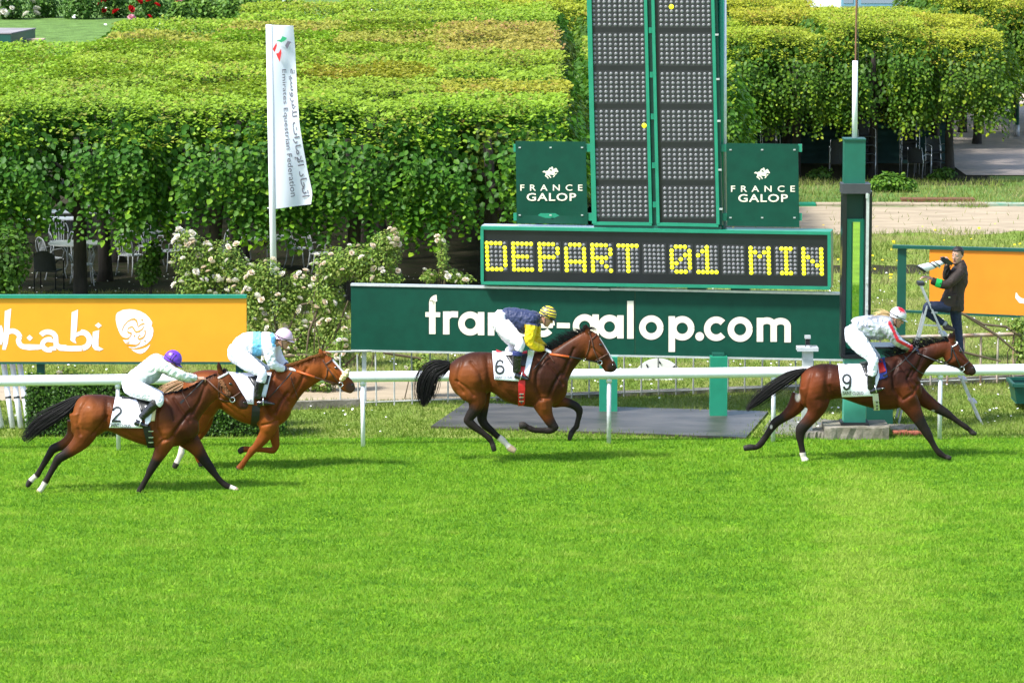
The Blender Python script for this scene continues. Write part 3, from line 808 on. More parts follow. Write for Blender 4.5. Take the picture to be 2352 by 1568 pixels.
P.poly(EPt([[(120, 440), (260, 370), (430, 352), (560, 365), (700, 405), (830, 475), (930, 575), (1000, 685), (975, 790), (1012, 812), (1028, 900), (1010, 1020), (960, 1130), (870, 1220), (760, 1280), (620, 1325), (520, 1335), (430, 1320), (398, 1290), (470, 1296),
             (560, 1290), (640, 1250), (330, 1215), (260, 1120), (330, 1120), (235, 1030), (205, 1000), (160, 910), (110, 780), (80, 620), (85, 510)]]), .003)
P.poly(EPt([[(470, 1355), (600, 1370), (740, 1350), (860, 1300), (950, 1232), (900, 1330), (820, 1420), (745, 1462), (690, 1470), (610, 1450), (530, 1408)]]), .003)
P.mb.build('emblem', M_PWHITE, ob)
P = Print(f6)
EW = 1 / 6.272 / 1.7415
def es(pts, ws): P.stroke([E(*p) for p in pts], [w * EW for w in ws] if isinstance(ws, list) else ws * EW, .006)
es([(232, 960), (240, 870), (290, 760), (380, 660), (470, 612), (545, 600), (600, 640), (622, 720), (632, 790)], [8, 14, 18, 22, 34, 46, 40, 26, 8])
es([(370, 880), (410, 820), (490, 790), (525, 830), (555, 890), (590, 925), (660, 915), (740, 860), (800, 770)], [8, 26, 40, 34, 30, 44, 40, 24, 10])
es([(640, 800), (700, 745), (780, 712), (806, 740)], [20, 26, 36, 16]); es([(370, 900), (400, 940), (468, 955), (462, 1000), (430, 1060)], [20, 44, 40, 20, 8])
es([(245, 1050), (300, 1092), (380, 1095), (440, 1040)], [8, 46, 42, 8]); es([(340, 1190), (400, 1190), (430, 1165)], [10, 30, 6])
es([(810, 880), (824, 950), (800, 1030), (740, 1085), (660, 1105), (632, 1070), (680, 1000), (720, 1060)], [34, 20, 24, 40, 44, 20, 26, 12])
es([(345, 1235), (450, 1282), (560, 1280), (660, 1220), (712, 1140)], [8, 26, 34, 26, 8]); es([(900, 1120), (925, 960), (960, 800)], [5, 6, 8])
for cx, cy in ((742, 622), (551, 1022), (812, 1148)): P.poly(EPt([[(cx, cy - 26), (cx + 26, cy), (cx, cy + 26), (cx - 26, cy)]]), .006)
P.mb.build('emblem_script', M_ORANGE, ob)

f7 = Face(2055, 645, 66.0, 2352, 655, 65.7)
o2 = thing('orange_board', 'orange board in open green frame behind the photographer', 'board', PZ(2073, 832, 0))
panel(f7, ((2135, 573), (2620, 585), (2620, 740), (2135, 717)), .04, 'board_sheet', mat('deep_orange_board', (.84, .255, .012), .5, var=.05, vscale=2), o2)
edge(f7, (2050, 567), (2620, 582), .055, .12, 'top_rail', M_GDARK, o2, .03)
edge(f7, (2068, 715), (2620, 739), .04, .08, 'bottom_rail', M_GDARK, o2, .02)
for x in (2073, 2500):
    p = f7(x, 569, .0); MB().box((p.x, p.y + .08, p.z / 2), (.15, .1, p.z)).build('post', M_GDARK, o2)
P = Print(f7); P.stroke([(2334, 672), (2336, 682), (2344, 690), (2356, 692), (2368, 684), (2372, 670)], [2, 9, 12, 12, 9, 3]);
P.mb.build('lettering', M_PWHITE, o2)

# --- half-round white target behind the fence
w = thing('white_half_disc', 'white half disc with black strokes behind the rail', 'marker', PZ(1512, 873, 0))
pc = PZ(1512, 874, 0); rr = 57 / SC(pc.y)
V = [(pc.x + rr * math.cos(math.pi * i / 24), pc.y + dy, 0.0 + rr * 0.9 * math.sin(math.pi * i / 24)) for dy in (0, .03) for i in range(25)]
mk('disc', V, [tuple(range(25))[::-1], tuple(range(25, 50))] + [(i, i + 1, 26 + i, 25 + i) for i in range(24)], M_PWHITE, w)
mb = MB()
for a, b in ((75, 86), (75, 86)): pass
for px0, py0, px1, py1 in ((1500, 872, 1494, 846), (1518, 835, 1512, 828), (1540, 850, 1553, 838), (1490, 850, 1485, 836)):
    mb.bar(PY(px0, py0, pc.y - .012), PY(px1, py1, pc.y - .012), .01, .022)
mb.build('stroke_marks', M_INK, w)

# --- mirror post of the finish line
mp = thing('mirror_post', 'green finish post holding tall mirror in black box', 'finish post', PZ(1963, 972, 0.2))
base = PZ(1963, 974, 0.22); Yp = base.y + .17
def pb(x0, x1, y0, y1, depth, name, m, dy=0.0):
    a = PY(x0, y0, Yp + dy); b = PY(x1, y1, Yp + dy)
    return MB().box(((a.x + b.x) / 2, Yp + dy + depth / 2, (a.z + b.z) / 2), (abs(b.x - a.x), depth, abs(a.z - b.z))).build(name, m, mp)
pb(1940, 1988, 822, 972, .33, 'foot_column', mat('mint_paint', (0.06, 0.33, 0.24), .4, var=.1, vscale=3), -.15)
pb(1932, 1996, 971, 976, .42, 'base_plate', M_BLK, -.2)
pb(1936, 1941, 440, 822, .34, 'box_side', M_HOUSE, -.2)
pb(1988, 1999, 440, 822, .34, 'box_side', M_HOUSE, -.2)
pb(1941, 1988, 440, 818, .03, 'box_back', M_GDARK, .1)
pb(1934, 2000, 423, 445, .4, 'box_cap', mat('dark_grey_metal', (.05, .05, .055), .5, var=.1), -.24)
pb(1935, 2000, 816, 824, .4, 'box_floor', M_HOUSE, -.24)
pb(1940, 1987, 322, 423, .3, 'upper_column', mat('upper_green', (.006, .11, .07), .45, var=.08), -.12)
pb(1938, 1989, 319, 323, .34, 'column_cap', M_GDARK, -.14)
for x0, x1 in ((1946, 1953), (1976, 1984)): pb(x0, x1, 506, 797, .04, 'mirror_frame', mat('bright_frame_green', (.012, .36, .19), .4), .02)
pb(1946, 1984, 503, 510, .04, 'mirror_frame', MATS['bright_frame_green'], .016); pb(1946, 1984, 794, 800, .04, 'mirror_frame', MATS['bright_frame_green'], .016)
a = PY(1953, 509, Yp + .05); b = PY(1976, 796, Yp + .05)
M_MIR = mat('mirror_glass', (.85, .88, .85), .015, metal=1.0)
mk('mirror', [(a.x, a.y + .045, a.z), (b.x, a.y + .0, a.z), (b.x, a.y + .0, b.z), (a.x, a.y + .045, b.z)], [(3, 2, 1, 0)], M_MIR, mp)
pb(1990.5, 1992.5, 440, 800, .03, 'hinge_rod', M_ALU, -.235); 
for y in (444, 640, 700): pb(1989, 1994, y, y + 12, .03, 'latch', M_ALU, -.26)
z0 = PY(1963, 322, Yp).z; z1 = PY(1963, 140, Yp).z; z2 = PY(1963, -40, Yp).z; xp = PY(1963, 322, Yp).x
MB().tube([(xp, Yp, z0), (xp - .006, Yp, z1)], .042, 12).build('white_pole', M_WHITE, mp, True)
MB().tube([(xp, Yp, z1), (xp + .003, Yp, z2)], .014, 6).build('thin_rod', mat('rust_brown', (.2, .09, .05), .7, var=.3), mp)
MB().tube([(xp + .04, Yp, z1 - .05), (xp + .02, Yp, z2)], .006, 5).build('wire', M_BLK, mp)
cb = thing('green_cabinet', 'dark green cabinet standing behind the mirror post', 'cabinet', PZ(2020, 978, 0))
p0 = PZ(2020, 981, 0); ax = 30.5 / SC(p0.y); zt = PY(2020, 800, p0.y).z
MB().box((p0.x, p0.y + .25, zt / 2), (2 * ax, .5, zt)).build('body', M_GDARK, cb)
MB().box((p0.x, p0.y + .25, zt + .015), (2 * ax + .06, .58, .03)).build('top_plate', M_HOUSE, cb)

# --- grey sensor stand on the rail side
sp = thing('sensor_stand', 'small grey beam sensor on a square post by the board', 'sensor stand', PZ(1854, 1000, 0))
q = PZ(1854, 1004, 0); Ys = q.y
def sb(x0, x1, y0, y1, dep, name, m, dy=0.):
    a = PY(x0, y0, Ys); b = PY(x1, y1, Ys); return MB().box(((a.x + b.x) / 2, Ys + dy, (a.z + b.z) / 2), (abs(b.x - a.x), dep, abs(a.z - b.z))).build(name, m, sp)
M_GREYP = mat('grey_paint', (.42, .44, .44), .5, var=.12, vscale=8)
sb(1843, 1865, 804, 1004, .14, 'post', M_GREYP); sb(1830, 1878, 796, 804, .3, 'top_plate', M_GREYP)
sb(1850, 1860, 778, 796, .07, 'sensor_body', M_HOUSE); sb(1848.5, 1861.5, 770, 777, .09, 'sensor_cap', M_GREYP); sb(1851, 1859, 792, 796, .11, 'bolt', M_ALU)

# --- advertising banner on a white pole
fp = thing('flag_pole', 'white flag pole standing in the rose bushes', 'flag pole', PZ(629, 770, 0))
Yb = PZ(629, 770, 0).y
pa = PY(617.5, 57, Yb); pbm = PY(629, 660, Yb); slope = (pbm - pa) / (pbm.z - pa.z)
foot = pbm - slope * pbm.z
MB().tube([foot, pa], [.062, .058], 14).build('pole', M_WHITE, fp, True)
MB().tube([PY(615, 59, Yb), PY(674, 61, Yb)], .012, 6).build('top_arm', M_WHITE, fp); MB().tube([PY(614, 478, Yb), PY(634, 479, Yb)], .012, 6).build('bottom_arm', M_WHITE, fp)
ban = thing('banner', 'white vertical banner with emblem and federation name hung from pole', 'banner', PY(650, 478, Yb))
B = view(1040, 80, 2.009)
top = [B(92, 50), B(268, 47)]; right = [(268, 47), (283, 240), (297, 560), (318, 840), (345, 1010), (380, 1200), (422, 1390), (410, 1480)]; left = [(92, 52), (98, 400), (108, 800), (116, 1180), (124, 1518)]
rA = np.array([[t_, *p] for t_, p in zip(np.linspace(0, 1, 8), right)])
def bpt(u, v):
    ly = 52 + v * (1518 - 52); lx = np.interp(ly, [p[1] for p in left], [p[0] for p in left])
    ry = 47 + v * (1480 - 47); rx = np.interp(ry, [p[1] for p in right], [p[0] for p in right])
    return lx + (rx - lx) * u, ly + (ry - ly) * u
def wav(u, v): return u * (0.05 * math.sin(v * 9 + u * 3) + 0.10 * v * v * math.sin(u * 5 + 1)) 
V = []; Fs = []; nu, nv = 14, 40
for j in range(nv + 1):
    for i in range(nu + 1):
        u, v = i / nu, j / nv; x, y = bpt(u, v); V.append(PY(*B(x, y), Yb - .02 - wav(u, v)))
for j in range(nv):
    for i in range(nu): Fs.append((j * (nu + 1) + i, (j + 1) * (nu + 1) + i, (j + 1) * (nu + 1) + i + 1, j * (nu + 1) + i + 1))
M_CLOTHB = mat('banner_cloth', (.74, .77, .82), .7, transl=.25, spec=.1)
mk('cloth', V, Fs, M_CLOTHB, ban, True)
def bf(a, b, lift=0.0):   # a across 0..1, b down 0..1
    x, y = bpt(a, b); p = PY(*B(x, y), Yb - .02 - wav(a, b)); return p - ray(*B(x, y)).normalized() * (lift + .004)
M_GREYINK = mat('grey_print', (.13, .12, .15), .6)
mb = MB()
put_text(mb, 'Emirates Equestrian Federation', lambda x, y, l: bf(.42 - y * .16, x, l), .240, .945, 0, -1 * -1.0, .004, 1.0, 0.0)
mb.build('lettering', M_GREYINK, ban); mb = MB()
AR_T = '\u0627\ufe97\ufea4\ufe8e\ufea9 \u0627\ufef9\ufee3\ufe8e\ufead\u0627\u062a \ufedf\ufee0\ufed4\ufeae\u0648\ufeb3\ufef4\ufe94'[::-1]
put_text(mb, AR_T, lambda x, y, l: bf(.74 - y * .19, x, l), .240, .955, 0, 1.0, .004, 1.0, 0.008)
mb.build('lettering', M_GREYINK, ban)
def bpoly(pts, m):
    P = Print(lambda x, y, l: PY(*B(x, y), Yb - .035 - .05)); P.poly([pts]); P.mb.build('emblem_shape', m, ban)
bpoly([(135, 165), (165, 160), (180, 132), (215, 145), (212, 158), (195, 170), (170, 182), (150, 172), (138, 174)], mat('flag_green', (.02, .35, .14), .6))
bpoly([(222, 170), (254, 178), (235, 200), (218, 238), (202, 208)], M_GREYINK)
bpoly([(132, 182), (136, 210), (118, 262), (102, 236)], mat('flag_red', (.65, .03, .03), .6)); bpoly([(170, 230), (172, 270), (158, 338), (128, 272), (150, 266)], mat('flag_red', (.65, .03, .03), .6))
# ------------------------------------------------------------------ foliage
def leaf_mesh(name, C, N, T, size, cols, m, parent=None, fold=0.25, wide=0.8, kind=None, fine=True):
    """one mesh of separate leaves. C base points, N leaf normals, T tip directions, size per leaf, cols per leaf"""
    C = np.asarray(C, float); N = np.asarray(N, float); T = np.asarray(T, float); n = len(C)
    N = N / (np.linalg.norm(N, axis=1, keepdims=True) + 1e-9)
    T = T - N * (N * T).sum(1, keepdims=True); T = T / (np.linalg.norm(T, axis=1, keepdims=True) + 1e-9)
    B = np.cross(N, T); s = np.asarray(size)[:, None]
    if fine:
        L = [(0, 0, 0), (0.32, 0.5 * wide, 1), (0.72, 0.36 * wide, 1), (1.0, 0, 0), (0.72, -0.36 * wide, 1), (0.32, -0.5 * wide, 1)]
        fc = np.array([[0, 1, 2, 3], [0, 3, 4, 5]])
    else:
        L = [(0, 0, 0), (0.45, 0.45 * wide, 1), (1.0, 0, 0), (0.45, -0.45 * wide, 1)]
        fc = np.array([[0, 1, 2, 3]])
    V = np.stack([C + T * s * a + B * s * b + N * s * (fold * abs(b) * c) for a, b, c in L], 1).reshape(-1, 3)
    k = len(L); nf = len(fc)
    I = (np.arange(n)[:, None, None] * k + fc[None]).reshape(-1)
    off = np.array(origin_of(parent)) if parent is not None else np.zeros(3)
    me = bpy.data.meshes.new(name)
    me.vertices.add(len(V)); me.vertices.foreach_set('co', (V - off).ravel())
    me.loops.add(len(I)); me.loops.foreach_set('vertex_index', I.astype(np.int32))
    me.polygons.add(n * nf); me.polygons.foreach_set('loop_start', np.arange(0, len(I), 4, dtype=np.int32))
    me.update(calc_edges=True)
    o = meshobj(name, me, m, parent)
    paint(o, np.repeat(np.asarray(cols), k, 0))
    if kind: o['kind'] = kind
    return o
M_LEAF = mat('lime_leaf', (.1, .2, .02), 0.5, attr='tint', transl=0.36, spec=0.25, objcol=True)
M_LEAF2 = mat('shrub_leaf', (.1, .2, .02), 0.5, attr='tint', transl=0.32, spec=0.25)
M_BARK = mat('bark', (0.032, 0.026, 0.020), 0.9, var=0.4, vscale=9, bump=0.02, bscale=14, stretch=(1, 1, 0.25))
DARK = np.array((0.048, 0.135, 0.009)); MID = np.array((0.14, 0.27, 0.012)); NEW = np.array((0.30, 0.40, 0.022)); RED = np.array((0.34, 0.20, 0.06))

def lime_crown(seed, skirt=True, W=3.05, D=4.1, H=4.1, low=1.95, dens=1.0):
    """clipped lime crown: flat top of fresh leaves, sides of hanging sprays; origin at the foot of the trunk"""
    r = np.random.default_rng(seed)
    C = []; N = []; T = []; S = []; K = []
    def add(c, n, t, s, k):
        C.append(c); N.append(n); T.append(t); S.append(s); K.append(k)
    def bump(x, y): return 0.20 * noise.noise(Vector((x * 0.8 + seed * 7, y * 0.8, 1))) + 0.07 * noise.noise(Vector((x * 3.3, y * 3.3 + seed * 3, 2)))
    # top: tufts of young shoots
    nt = int(W * D * 82 * dens)
    for _ in range(nt):
        x = r.uniform(-W / 2, W / 2); y = r.uniform(-D / 2, D / 2)
        ed = max(0, min((D / 2 + y) / 1.0, 1)) if skirt else 1; z = H + bump(x, y) * (.3 + .7 * min(1, (W / 2 - abs(x)) / .5, (D / 2 - abs(y)) / .5)) - (1 - ed) ** 2 * (0.75 if skirt else 0.0)
        for q in range(r.integers(3, 6)):
            dx, dy, dz = r.normal(0, .055, 3)
            dep = abs(dz) + (r.random() < .3) * r.uniform(.05, .3)
            a = r.uniform(0, 6.28); tl = r.uniform(.1, .75)
            n = (math.cos(a) * math.sin(tl), math.sin(a) * math.sin(tl) - .15, math.cos(tl))
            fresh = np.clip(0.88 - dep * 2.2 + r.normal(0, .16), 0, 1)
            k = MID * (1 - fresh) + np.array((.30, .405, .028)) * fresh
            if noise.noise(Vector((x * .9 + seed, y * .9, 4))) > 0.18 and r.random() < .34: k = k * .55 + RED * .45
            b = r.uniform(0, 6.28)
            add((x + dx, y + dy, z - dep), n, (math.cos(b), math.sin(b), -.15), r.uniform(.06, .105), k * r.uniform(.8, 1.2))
    if skirt:
        per = 2 * (W + D)
        for _ in range(int(per * 50 * dens)):
            u = r.uniform(0, per)
            if u < W: bx, by, nx, ny = u - W / 2, -D / 2, 0, -1
            elif u < W + D: bx, by, nx, ny = W / 2, u - W - D / 2, 1, 0
            elif u < 2 * W + D: bx, by, nx, ny = u - W - D - W / 2, D / 2, 0, 1
            else: bx, by, nx, ny = -W / 2, u - 2 * W - D - D / 2, -1, 0
            lo_ = low + .45 * noise.noise(Vector((bx * .9 + seed * 5, by * .9, 3))) - .1; top = r.uniform(lo_ + .35, H - (.62 if ny < 0 else .15)); L = r.uniform(.3, .85)
            if r.random() < .12: top = lo_ + .4; L = 0.95
            if noise.noise(Vector((bx * 1.3 + seed, by * 1.3, top * 1.1))) < -0.28: continue
            out = r.uniform(-.05, .25); ins = r.uniform(0, .32) * (r.random() < .55)
            sx = r.normal(0, .22); n_l = int(L / .055)
            bulge = 0.30 * math.sin((top - low) / (H - low) * 2.6)
            for q in range(n_l):
                t = q / n_l; z = top - L * t
                if z < lo_ - .5: break
                o = -ins + bulge + out * math.sin(min(1, t * 2.2) * 1.5) + r.normal(0, .025)
                side = 1 if q % 2 else -1
                sd_ = sx * t + side * r.uniform(.02, .09); px = bx + nx * o + (-ny) * sd_; py = by + ny * o + nx * sd_
                # leaves hang tip-down and face outwards and upwards
                tw = r.normal(0, .6); up = r.uniform(.2, 1.9)
                n = (nx * math.cos(tw) - ny * math.sin(tw), ny * math.cos(tw) + nx * math.sin(tw), up)
                tip = (nx * .35 + (-ny) * side * r.uniform(.2, 1.1), ny * .35 + nx * side * r.uniform(.2, 1.1), -1)
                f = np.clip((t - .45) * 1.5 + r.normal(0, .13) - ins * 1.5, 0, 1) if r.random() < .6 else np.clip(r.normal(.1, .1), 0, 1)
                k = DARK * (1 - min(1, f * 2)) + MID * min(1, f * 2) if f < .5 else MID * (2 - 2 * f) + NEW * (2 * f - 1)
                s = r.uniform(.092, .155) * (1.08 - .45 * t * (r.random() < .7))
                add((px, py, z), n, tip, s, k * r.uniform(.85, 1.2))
        # twigs' inner leaves that close the wall
        for _ in range(int(per * 130 * dens)):
            u = r.uniform(0, per)
            if u < W: bx, by, nx, ny = u - W / 2, -D / 2, 0, -1
            elif u < W + D: bx, by, nx, ny = W / 2, u - W - D / 2, 1, 0
            elif u < 2 * W + D: bx, by, nx, ny = u - W - D - W / 2, D / 2, 0, 1
            else: bx, by, nx, ny = -W / 2, u - 2 * W - D - D / 2, -1, 0
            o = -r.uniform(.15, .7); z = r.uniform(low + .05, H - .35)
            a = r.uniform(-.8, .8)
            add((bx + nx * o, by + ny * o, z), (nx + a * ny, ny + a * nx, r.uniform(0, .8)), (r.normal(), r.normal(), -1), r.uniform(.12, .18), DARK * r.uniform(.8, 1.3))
    return C, N, T, S, K
VAR = []
for sd, sk in ((1, True), (2, True), (3, True), (4, False), (5, False), (6, False)):
    d = lime_crown(sd, sk)
    VAR.append(d)
def tree_proto(i):
    t = thing('lime_tree', 'clipped lime tree', 'tree')
    r = random.Random(i)
    mb = MB()
    mb.tube([(0, 0, -.1), (.02, 0, .25), (0.03 * r.uniform(-1, 1), .02, 1.1), (r.uniform(-.06, .06), 0, 2.1), (r.uniform(-.1, .1), 0, 3.3)], [.21, .155, .135, .13, .06], 10)
    for k in range(7):
        a = k * .9 + r.uniform(-.3, .3); z = 1.75 + .25 * (k % 4); L = r.uniform(1.0, 1.6)
        mb.tube([(0, 0, z), (math.cos(a) * L * .45, math.sin(a) * L * .5, z + .35), (math.cos(a) * L * .85, math.sin(a) * L, z + .85)], [.06, .04, .015], 6, False)
    mb.build('trunk', M_BARK, t, True)
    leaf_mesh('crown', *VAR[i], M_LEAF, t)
    return t
PROTO = [tree_proto(i) for i in range(6)]
used = [False] * 6
def plant_tree(i, x, y, h, tint, label, group, rot=0.0):
    z = zg(x, y)
    if not used[i]: t = PROTO[i]; used[i] = True; t.location = (x, y, z); t['label'] = label; t['group'] = group; t.rotation_euler = (0, 0, rot)
    else: t = copy_tree(PROTO[i], (x, y, z), rotz=rot, label=label, group=group)
    t.scale = (1, 1, h / 4.1)
    for c in t.children:
        if c.name.startswith('crown'): c.color = (*tint, 1)
    return t
ORD = ['first', 'second', 'third', 'fourth', 'fifth', 'sixth', 'seventh', 'eighth', 'ninth', 'tenth']
r = random.Random(11)
GL = 'clipped lime trees of the left block'; GR = 'clipped lime trees of the right block'
front_names = ['clipped lime tree with its trunk behind the stacked tables at the left edge', 'clipped lime tree whose trunk stands beside the pale round table', 'clipped lime tree with trunk behind the single white chair',
               'clipped lime tree behind the white banner', 'clipped lime tree right of the banner above the rose bushes', 'clipped lime tree at the right corner of the front row, beside the tower']
rows = [74.8 + 3.75 * k for k in range(9)]
for k, y in enumerate(rows):
    for c in range(9):
        x = -0.45 - 2.75 * c + (0.1 * (k % 2))
        if abs(x) > 1176 / FPX * 1.13 * (y + 4) + 1.2: continue
        lim = (-99, -99, -99, -99, -11.6, -10.6, -9.5, -8.5, -7.4)[k]    # the block steps back towards the left rear
        if x < lim: continue
        front = k == 0
        h = 4.1 + 0.020 * (y - 74.8) + r.uniform(-.05, .06)
        if k == 8: h += .1
        rd = 1.0
        tint = (r.uniform(.84, .98), r.uniform(.94, 1.05), 1)
        if (k, c) in ((4, 0), (5, 0), (5, 1), (6, 0), (6, 2), (5, 3)): tint = (1.25, .80, 1.9) if c == 0 else (1.15, .86, 1.6)
        if (k, c) in ((2, 1), (3, 5), (1, 0)): tint = (1.15, .85, 1.1)
        edge_ = front or c == 0 or x < lim + 2.8 or k == 8
        lab = front_names[max(0, 5 - c)] if front and c < 6 else (f'clipped lime tree in the {ORD[k]} row of the left block, {ORD[c]} from its right side' if not front else f'front row clipped lime tree at the left edge, {ORD[c]} from the right corner')
        i = (c * 2 + k) % 3 if edge_ else 3 + (c + k) % 3
        plant_tree(i, x, y, h, tint, lab, GL, 0 if i < 3 else math.pi * ((c + k) % 2))
fr = ['clipped lime tree of the right block behind the tower', 'clipped lime tree of the right block behind the right square sign', 'clipped lime tree of the right block left of the finish post', 'clipped lime tree of the right block right of the finish post', 'clipped lime tree at the right corner beside the gravel yard']
for k in range(6):
    y = 104.2 + 3.75 * k
    for c in range(-2, 7):
        x = 12.2 - 2.15 * (4 - c)
        if k == 0 and c < 1: continue
        if k < 3 and c > 4: continue
        if x < 2.4 and y < 112: continue
        h = 4.0 + 0.10 * k + r.uniform(-.22, .22) + (0.25 if c > 4 else 0) + (.25 if c == 3 and k < 2 else 0)
        tint = (r.uniform(1.05, 1.3), r.uniform(.94, 1.04), 1)
        if c in (3, 4) and k >= 4: continue
        if c in (3, 4) and k == 3: h -= .2
        i = (c + k) % 3
        if c >= 5: h -= .1
        tr_ = plant_tree(i, x, y, h, tint, fr[c] if k == 0 and c < 5 else f'clipped lime tree in the {ORD[k]} row of the right block, {ORD[c + 2]} from its left side', GR, 0); tr_.scale = (.86, 1, tr_.scale[2])
for q_, yy in enumerate((83.5, 87.3, 91.1, 94.9)): plant_tree(q_ % 3, 3.35, yy, 4.3, (1, 1, 1), f'clipped lime tree hidden behind the tower, {ORD[q_]} of four from the front', 'lime trees behind the tower')
#bl2 = plant_tree(0, 14.7, 103.5, 4.3, (1, 1, 1), 'lime tree whose branch hangs over the gravel yard at right', GR, .4)

# ------------------------------------------------------------------ box hedge, rose bushes, shrubs
def cloud(n, ells, r, size, cols, up=.6, inner=.3):
    """leaves over a set of ellipsoids (centre, radii); returns arrays for leaf_mesh"""
    w = np.array([e[1][0] * e[1][2] + e[1][1] * e[1][2] + e[1][0] * e[1][1] for e in ells]); w = w / w.sum()
    idx = r.choice(len(ells), n, p=w)
    d = r.normal(0, 1, (n, 3)); d /= np.linalg.norm(d, axis=1, keepdims=True)
    E = np.array([e[0] for e in ells])[idx]; R = np.array([e[1] for e in ells])[idx]
    rad = 1 - inner * r.random(n) ** 1.5
    P = E + d * R * rad[:, None]
    N = d / R; N /= np.linalg.norm(N, axis=1, keepdims=True); N = N + r.normal(0, .55, (n, 3)); N[:, 2] += up
    T = r.normal(0, 1, (n, 3)); T[:, 2] -= .6
    c = np.array(cols); t = np.clip(r.random(n) * .75 + .25 * d[:, 2] * 0 + r.normal(0, .1, n), 0, .999) * (len(c) - 1)
    i = t.astype(int); f = (t - i)[:, None]
    return P, N, T, size * r.uniform(.7, 1.3, n), (c[i] * (1 - f) + c[i + 1] * f) * r.uniform(.8, 1.2, (n, 1))
SHRUB = [(0.04, 0.10, 0.012), (0.08, 0.18, 0.02), (0.15, 0.27, 0.03)]
h = thing('box_hedge', 'clipped dark green box hedge behind the rail', 'hedge', PZ(255, 1031, 0))
hx0 = PZ(40, 1030, 0).x; hx1 = PZ(648, 1030, 0).x; hy = 57.3; hh = .93; hd = .55
n = 11500; rr_ = np.random.default_rng(5)
fr_ = rr_.random(n)
P = np.zeros((n, 3)); N = np.zeros((n, 3))
P[:, 0] = hx0 + (hx1 - hx0) * rr_.random(n)
top = fr_ < .3
P[:, 1] = np.where(top, hy + hd * rr_.random(n), hy + .06 * rr_.random(n)); P[:, 2] = np.where(top, hh - .05 * rr_.random(n), .02 + (hh - .02) * rr_.random(n))
lft = fr_ > .93; P[lft, 0] = hx0 + .05 * rr_.random(lft.sum()); P[lft, 1] = hy + hd * rr_.random(lft.sum())
N[:, 1] = np.where(top, 0, -1); N[:, 2] = np.where(top, 1, .25); N[lft, 0] = -1; N += rr_.normal(0, .55, (n, 3))
P += np.array([[.03 * noise.noise(Vector((p[0] * 2.5, p[1] * 2, p[2] * 2.5))) for _ in range(3)] for p in P])
T = rr_.normal(0, 1, (n, 3)); T[:, 2] += .5
c = np.array(SHRUB)[rr_.integers(0, 2, n)] * rr_.uniform(.7, 1.5, (n, 1)) * .8
leaf_mesh('foliage', P, N, T, rr_.uniform(.035, .06, n), c, M_LEAF2, h, fine=False)
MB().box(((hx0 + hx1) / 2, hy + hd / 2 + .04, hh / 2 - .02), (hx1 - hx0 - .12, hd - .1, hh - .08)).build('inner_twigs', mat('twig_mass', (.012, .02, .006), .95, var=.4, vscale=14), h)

def bloom_mesh(name, col):
    rb = np.random.default_rng(len(name)); mb = MB()
    for ring, (n_, rad, tilt) in enumerate(((6, 1.0, .25), (6, .9, .75), (5, .75, 1.15), (4, .5, 1.4))):
        for i in range(n_):
            a = 2 * math.pi * i / n_ + ring * .5; ca, sa = math.cos(a), math.sin(a)
            e = Vector((ca, sa, 0)); s = Vector((-sa, ca, 0)); up = Vector((0, 0, 1))
            d = (e * math.cos(tilt) + up * math.sin(tilt)); b = e * .12 * rad
            w = .55 * rad + .12
            mb.add([b, b + d * rad * .6 + s * w, b + d * rad + up * .1, b + d * rad * .6 - s * w], [(0, 1, 2, 3)])
    me = bpy.data.meshes.new(name); me.from_pydata(mb.V, [], mb.F); me.materials.append(mat(name, col, .6, spec=.15, transl=.2)); return me
B_WHITE = bloom_mesh('white_rose', (.80, .76, .66)); B_PEACH = bloom_mesh('peach_rose', (.80, .69, .53)); B_RED = bloom_mesh('red_rose', (.55, .012, .02)); B_PINK = bloom_mesh('pink_rose', (.75, .38, .45))
def place_blooms(parent, pts, meshes, s, r):
    for p in pts:
        me = r.choice(meshes); o = bpy.data.objects.new('bloom', me); COL.objects.link(o); o.parent = parent
        o.location = Vector(p) - origin_of(parent); k = s * r.uniform(.9, 1.6); o.scale = (k, k, k)
        o.rotation_euler = (r.uniform(.1, 1.1), r.uniform(-.6, .6), r.uniform(0, 6.28))
